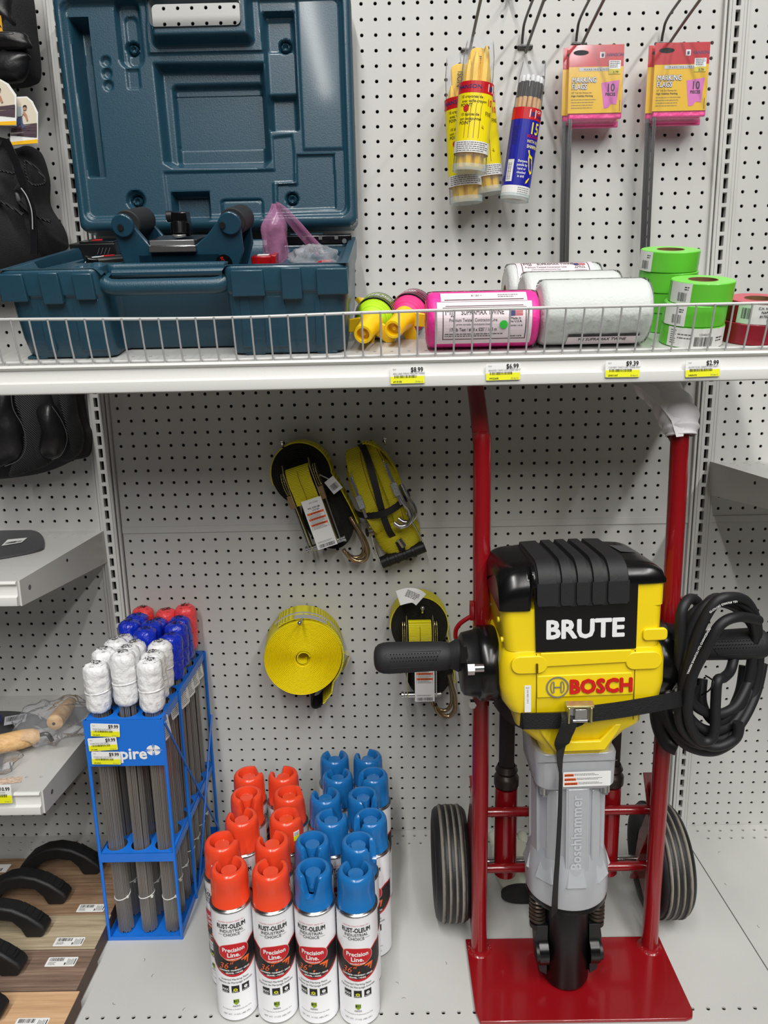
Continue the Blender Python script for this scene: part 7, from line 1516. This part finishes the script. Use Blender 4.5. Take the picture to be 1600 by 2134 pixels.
FAB = mat('black_knit_fabric', (0.105, 0.10, 0.115), 0.75, bump=1.6, bscale=900); FABR = wavemat('black_ribbed_mesh', (0.05, 0.05, 0.055), (0.17, 0.17, 0.18), 130, 'DIAGONAL', 0.6, bump=1.0, dist=0.0015); SHL = mat('black_shell_plastic', (0.085, 0.08, 0.09), 0.35, bump=0.6, bscale=90); STI = mat('grey_stitch', (0.30, 0.30, 0.31), 0.6)
def pad(name, label, org, parts):
    e = thing(name, label, 'knee pads', org, group=None); o = Vector(org)
    for (nm, kind, pts, Y, arg, m, extra) in parts:
        q = MB(); Y += 0.030
        if kind == 'pillow': pillow(q, [at(x, y, Y)-o for x, y in pts], Y-o.y, arg, m, **extra)
        elif kind == 'tube': q.tube(smooth_path([at(x, y, Y)-o for x, y in pts], 6), arg, m, 8)
        elif kind == 'strap': q.ribbon(smooth_path([at(x, y, Y)-o for x, y in pts], 5), extra['w'], arg, 0.002, m)
        q.build(nm, e, angle=70)
    return e
pad('knee_pads', 'black knee pads hanging at the top left corner of the picture', (-0.66, -0.02, 1.58), [
    ('padded_body', 'pillow', [(-60, -60), (40, -70), (60, -20), (70, 60), (78, 150), (60, 172), (20, 178), (-60, 180)], -0.10, 0.050, FAB, dict(wr=0.004, seed=1)),
    ('shell', 'pillow', [(-50, -40), (20, -40), (30, 30), (28, 62), (-50, 66)], -0.135, 0.022, SHL, dict(seed=2)),
    ('shell', 'pillow', [(-50, 70), (40, 66), (58, 80), (55, 105), (-50, 108)], -0.138, 0.018, SHL, dict(seed=3)),
    ('shell', 'pillow', [(-50, 114), (50, 110), (60, 130), (52, 160), (30, 172), (-50, 172)], -0.138, 0.018, SHL, dict(seed=4)),
    ('stitching', 'tube', [(0, 70), (24, 71), (26, 68), (2, 66)], -0.161, 0.0007, STI, None)])
e = thing('fabric_tag', 'tiny yellow tag on the knee pads at the left picture edge', 'tag', at(0, 45, -0.122)); q = MB(); q.box((0, 0, 0), (0.006, 0.002, 0.034), mat('mustard_tag', (0.85, 0.62, 0.10), 0.5)); q.build('tag_cloth', e)
def photo_card(label, corners, Y, seed):
    """cut-corner card with a small picture of a bent worker over rods and a yellow foot"""
    tl, tr_, br, bl = [at(*c, Y) for c in corners]; o = tl; e = thing('header_card', label, 'header card', o)
    def fn(x, y, z): return tl*(1-x)*(1-y)+tr_*x*(1-y)+br*x*y+bl*(1-x)*y-o+Vector((0, -z, 0))
    q = MB(); SAND = mat('print_sand', (0.86, 0.82, 0.74), 0.4); 
    out_ = [(0, 0), (0.55, 0), (0.78, 0.10), (1, 0.34), (1, 1), (0.0, 1)]; q.sheet(out_, WHITE, fn, 0.0); q.sheet([(1, 1), (1, .34), (.78, .1), (.55, 0), (0, 0), (0, 1)], WHITE, fn, -0.0008)
    q.sheet([(0.02, 0.03), (0.54, 0.03), (0.74, 0.13), (0.95, 0.37), (0.95, 0.66), (0.02, 0.66)], SAND, fn, 0.0004)
    q.sheet([(0.02, 0.60), (0.97, 0.56), (0.97, 0.78), (0.02, 0.80)], mat('print_grey_ground', (0.62, 0.58, 0.54), 0.4), fn, 0.0006)
    rg = random.Random(seed)
    for k in range(12): y_ = 0.58+0.20*rg.random(); q.sheet([(0.02, y_), (0.97, y_+rg.uniform(-.09, .09)), (0.97, y_+rg.uniform(-.09, .09)+0.012), (0.02, y_+0.012)], mat('print_rods', (0.33, 0.26, 0.30), 0.4), fn, 0.0008+k*0.00005)
    q.sheet([(0.02, 0.935), (1, 0.90), (1, 0.985), (0.02, 1.0)], mat('card_yellow_foot', (0.97, 0.75, 0.10), 0.4), fn, 0.0008)
    # worker: head, shirt, legs, arm
    def S_(pts, c, z=0.0018): q.sheet([(0.10+x*0.8, 0.10+y*0.9) for x, y in pts], c, fn, z)
    S_(circ(0.50, 0.135, 0.10, 14, 0.045), mat('print_dark_hair', (0.15, 0.13, 0.14), 0.5), 0.0019); S_(circ(0.50, 0.175, 0.085, 14, 0.036), mat('print_skin', (0.72, 0.50, 0.40), 0.5), 0.0020)
    S_([(0.15, 0.12), (0.42, 0.14), (0.45, 0.24), (0.38, 0.36), (0.18, 0.38), (0.08, 0.26)], mat('print_grey_shirt', (0.72, 0.76, 0.78), 0.5)); S_([(0.18, 0.36), (0.38, 0.34), (0.42, 0.48), (0.55, 0.60), (0.44, 0.63), (0.30, 0.52), (0.18, 0.60), (0.08, 0.58), (0.12, 0.44)], mat('print_denim', (0.27, 0.33, 0.47), 0.5)); S_([(0.44, 0.22), (0.60, 0.30), (0.68, 0.44), (0.62, 0.46), (0.52, 0.34), (0.42, 0.30)], MATS['print_skin'])
    q.build('printed_card', e, smooth=False); return e
photo_card('left picture card with a worker, above the black knee pads', [(-40, 166), (34, 164), (34, 262), (-40, 262)], -0.130, 1)
photo_card('right picture card with a worker and yellow foot, above the black knee pads', [(28, 202), (79, 200), (79, 300), (20, 303)], -0.115, 2)
pad('knee_pads', 'black fabric knee pads with straps left of the tool case', (-0.66, -0.02, 1.36), [
    ('padded_body', 'pillow', [(-80, 320), (30, 312), (60, 305), (80, 318), (96, 372), (98, 425), (125, 470), (134, 500), (128, 520), (60, 560), (-80, 560)], -0.085, 0.055, FAB, dict(wr=0.006, seed=5)),
    ('padded_body', 'pillow', [(-80, 300), (8, 288), (18, 310), (38, 360), (52, 410), (60, 470), (70, 560), (-80, 570)], -0.120, 0.050, FAB, dict(wr=0.005, seed=6)),
    ('elastic_strap', 'strap', [(12, 292), (30, 330), (44, 372), (62, 420), (70, 470), (72, 530)], -0.175, 0.013, SHL, dict(w=(1, -0.2, 0.3))),
    ('strap_loop', 'tube', [(52, 335), (55, 360), (62, 380), (76, 386), (95, 380), (84, 360), (68, 344), (52, 335)], -0.140, 0.0022, FABR, None),
    ('strap_loop', 'tube', [(-20, 357), (6, 356), (28, 361), (34, 354)], -0.172, 0.0025, FABR, None),
    ('piping', 'tube', [(-60, 405), (0, 420), (30, 436), (48, 448)], -0.172, 0.0028, FABR, None),
    ('piping', 'tube', [(68, 446), (85, 455), (105, 462)], -0.140, 0.0028, FABR, None),
    ('stitching', 'tube', [(44, 392), (56, 410), (66, 440), (68, 478)], -0.182, 0.0010, mat('light_stitch', (0.65, 0.65, 0.66), 0.4), None),
    ('buckle', 'pillow', [(32, 402), (38, 404), (43, 418), (36, 420)], -0.172, 0.003, STI, dict(seed=1))])
e = thing('printed_card', 'colourful card with a yellow foot on the shelf left of the case, behind the fence', 'card', shelf_pt(-0.640, 0.395, 0.0)); e.rotation_euler = SROT; q = MB(); fn = flat(); q.sheet(rect(-0.09, 0, 0.032, 0.058), MATS['print_sand'], fn, 0); q.sheet(rect(-0.09, 0.0, 0.032, 0.006), MATS['card_yellow_foot'], fn, 0.0004)
rg = random.Random(9)
for k in range(26): cxx, cyy = rg.uniform(-0.08, 0.026), rg.uniform(0.012, 0.052); q.sheet(circ(cxx, cyy, rg.uniform(0.003, 0.008), 10), [MATS['print_skin'], MATS['print_dark_hair'], MATS['print_denim'], MATS['print_rods'], mat('print_rose', (0.62, 0.30, 0.30), 0.5)][k % 5], fn, 0.0006+k*0.00003)
q.build('printed_face', e, smooth=False)
pad('knee_pads', 'black ribbed knee pads with glossy shells hanging under the left end of the shelf', (-0.66, -0.02, 0.93), [
    ('padded_body', 'pillow', [(-120, 770), (150, 770), (168, 830), (176, 880), (185, 905), (180, 950), (150, 960), (90, 985), (0, 998), (-120, 1000)], -0.060, 0.060, FAB, dict(wr=0.004, seed=7)),
    ('ribbed_side', 'pillow', [(20, 780), (80, 780), (110, 840), (120, 900), (110, 960), (55, 985), (20, 990), (52, 930), (40, 860)], -0.112, 0.020, FABR, dict(seed=8)),
    ('ribbed_side', 'pillow', [(120, 800), (150, 800), (160, 860), (172, 905), (165, 945), (130, 960), (142, 900)], -0.095, 0.020, FABR, dict(seed=8)),
    ('shell', 'pillow', [(-60, 790), (20, 785), (32, 850), (50, 900), (48, 940), (20, 965), (-60, 972)], -0.128, 0.026, SHL, dict(seed=9)),
    ('shell', 'pillow', [(78, 850), (108, 842), (128, 880), (137, 915), (125, 950), (100, 955), (84, 940), (88, 890)], -0.125, 0.022, SHL, dict(seed=10)),
    ('stitching', 'tube', [(22, 800), (27, 850), (48, 890), (54, 930), (40, 958), (10, 972)], -0.154, 0.0008, STI, None),
    ('stitching', 'tube', [(108, 846), (130, 880), (140, 915), (128, 948), (108, 958)], -0.140, 0.0008, STI, None)])
# dark blade on the upper short shelf
bl = thing('trowel_blade', 'dark grey rounded blade with white price sticker on the upper left shelf', 'trowel', (-0.74, -0.12, 0.7145)); q = MB(); 
pl = [atz(x, y, 0.718) for x, y in ((-120, 1120), (0, 1106), (40, 1103), (72, 1106), (88, 1116), (92, 1134), (80, 1146), (0, 1162), (-120, 1178))]
q.prism([(p.x+0.74, p.y+0.12) for p in smooth_path(pl, 5, closed=True)], 0.0, 0.004, mat('dark_blade', (0.27, 0.27, 0.28), 0.5)); q.build('blade', bl, bevel=0.001)
q = MB(); c = [atz(x, y, 0.719) for x, y in ((3, 1138), (45, 1131), (57, 1121), (16, 1125))]; O_ = Vector((-0.74, -0.12, 0.7145)); fnq = lambda x, y, z: (c[0]*(1-x)*(1-y)+c[1]*x*(1-y)+c[2]*x*y+c[3]*(1-x)*y-O_+Vector((0, 0, z+0.0006)))
q.sheet(rect(0, 0, 1, 1), WHITE, fnq, 0); barcode(q, 0.1, 0.15, 0.9, 0.5, INK, fnq, 0.0004, n=18); q.build('sticker', bl, smooth=False)
# bagged tools on the lower short shelf
WOODH = woodmat('handle_beech', (0.76, 0.58, 0.37), (0.86, 0.69, 0.47), (0.92, 0.77, 0.56), sx=3, sy=30)
e = thing('margin_trowel', 'trowel with a pale wooden handle and dark blade on the lower left shelf', 'trowel', (-0.78, -0.20, 0.3455)); O_ = Vector(e.location)
q = MB(); A = atz(-40, 1560, 0.375); B = atz(82, 1532, 0.372); M_, L_ = axis_frame(A-O_, B-O_); q.lathe([(0.012, 0), (0.0175, L_*0.3), (0.0175, L_*0.7), (0.0150, L_*0.9), (0.0100, L_)], WOODH, 26, M_); q.build('handle', e)
q = MB(); q.tube(smooth_path([B-O_, B-O_+Vector((0.014, 0.002, 0.001)), B-O_+Vector((0.022, 0.002, -0.014))], 4), 0.004, BLKG, 10); q.build('shank', e)
q = MB(); pl = [atz(x, y, 0.348) for x, y in ((-60, 1490), (0, 1482), (60, 1486), (98, 1500), (104, 1512), (60, 1520), (-60, 1532))]; q.prism([(p.x-O_.x, p.y-O_.y) for p in smooth_path(pl, 4, closed=True)], 0.001, 0.003, mat('dark_blade', (0.27, 0.27, 0.28), 0.5)); q.build('blade', e)
q = MB(); c = [atz(x, y, 0.362) for x, y in ((8, 1512), (52, 1504), (57, 1486), (10, 1494))]; fnq = lambda x, y, z: (c[0]*(1-x)*(1-y)+c[1]*x*(1-y)+c[2]*x*y+c[3]*(1-x)*y-O_+Vector((0, -z, z))); q.sheet(rect(0, 0, 1, 1), mat('greyish_label', (0.78, 0.78, 0.80), 0.4), fnq, 0); barcode(q, 0.1, 0.35, 0.95, 0.85, INK, fnq, 0.0006, n=20); c2 = [atz(x, y, 0.362) for x, y in ((-20, 1506), (3, 1504), (4, 1490), (-20, 1490))]
q.add([p-O_ for p in c2], [(0, 1, 2, 3)], NAVY); q.build('wrapper_label', e, smooth=False)
e = thing('tuck_pointer', 'tool in clear wrap, its round wooden handle end facing the aisle', 'hand tool', (-0.70, -0.15, 0.3455)); O_ = Vector(e.location)
q = MB(); A = at(113, 1507, -0.185); M_, L_ = axis_frame(A-O_, A-O_+Vector((-0.012, 0.10, -0.006))); q.lathe([(0.0, -0.003), (0.008, -0.002), (0.0150, 0.003), (0.0160, 0.012), (0.0150, 0.06), (0.011, L_)], WOODH, 26, M_); q.lathe([(0.0, -0.0035), (0.003, -0.0035), (0.003, 0)], DARK, 10, M_); q.build('handle', e)
q = MB(); pl = [(-0.01, 0.03), (0.05, 0.01), (0.075, 0.05), (0.05, 0.09), (0.0, 0.09)]; q.prism(pl, 0.001, 0.003, MATS['dark_blade']); q.build('blade', e)
q = MB()
def cr2(u, v):
    a_ = 2*PI*u; th = PI*v; r = 1+0.10*math.sin(5*a_+3*th)+0.06*math.sin(11*a_-5*th); return (0.015+0.075*r*math.sin(th)*math.cos(a_), -0.02+0.075*r*math.sin(th)*math.sin(a_), 0.032-0.030*r*math.cos(th))
q.grid(cr2, 50, 26, film('bag_clear_wrinkled', 0.20, 70, haze=0.10)); q.build('clear_bag', e, angle=180)
e = thing('bagged_tool', 'flat dark tool in clear plastic at the front of the lower left shelf', 'bag', (-0.80, -0.28, 0.3455)); q = MB(); q.box((0.0, 0, 0.004), (0.12, 0.07, 0.006), MATS['dark_blade'], rot=(0, 0, 0.4)); q.build('tool', e)
q = MB(); q.grid(lambda u, v: (cr2(u, v)[0]*1.1, cr2(u, v)[1]*0.7, cr2(u, v)[2]*0.45), 50, 26, MATS['bag_clear_wrinkled']); q.build('clear_bag', e, angle=180)
# worn sticker on the lower left shelf
q = MB(); c = [atz(x, y, 0.3458) for x, y in ((-6, 1636), (44, 1630), (46, 1618), (0, 1622))]; q.add(c, [(0, 1, 2, 3)], mat('torn_sticker', (0.80, 0.70, 0.62), 0.6, var=0.35, vscale=200)); o = q.build('torn_sticker', smooth=False); tag(o, 'torn pinkish sticker residue on the front of the lower left shelf', 'sticker')
# scuffs on the pale deck
rg = random.Random(12); q = MB()
for (px, py) in ((1500, 1775), (1510, 1840), (1578, 1928), (300, 2003), (457, 2005), (845, 2080), (830, 2050), (235, 2090), (525, 2090), (320, 2030), (386, 2100), (1280, 2090), (930, 2010)):
    p = atz(px, py, 0.0004); a_ = rg.uniform(0, 6); 
    q.tube([p+Vector((0.002*k*math.cos(a_+0.3*k), 0.002*k*math.sin(a_+0.3*k), 0)) for k in range(4)], 0.00035, mat('scuff_mark', (0.38, 0.37, 0.36), 0.7), 4)
o = q.build('scuff_marks'); tag(o, 'small dark scuffs and scratches scattered on the pale base deck', 'scuffs'); o['kind'] = 'stuff'
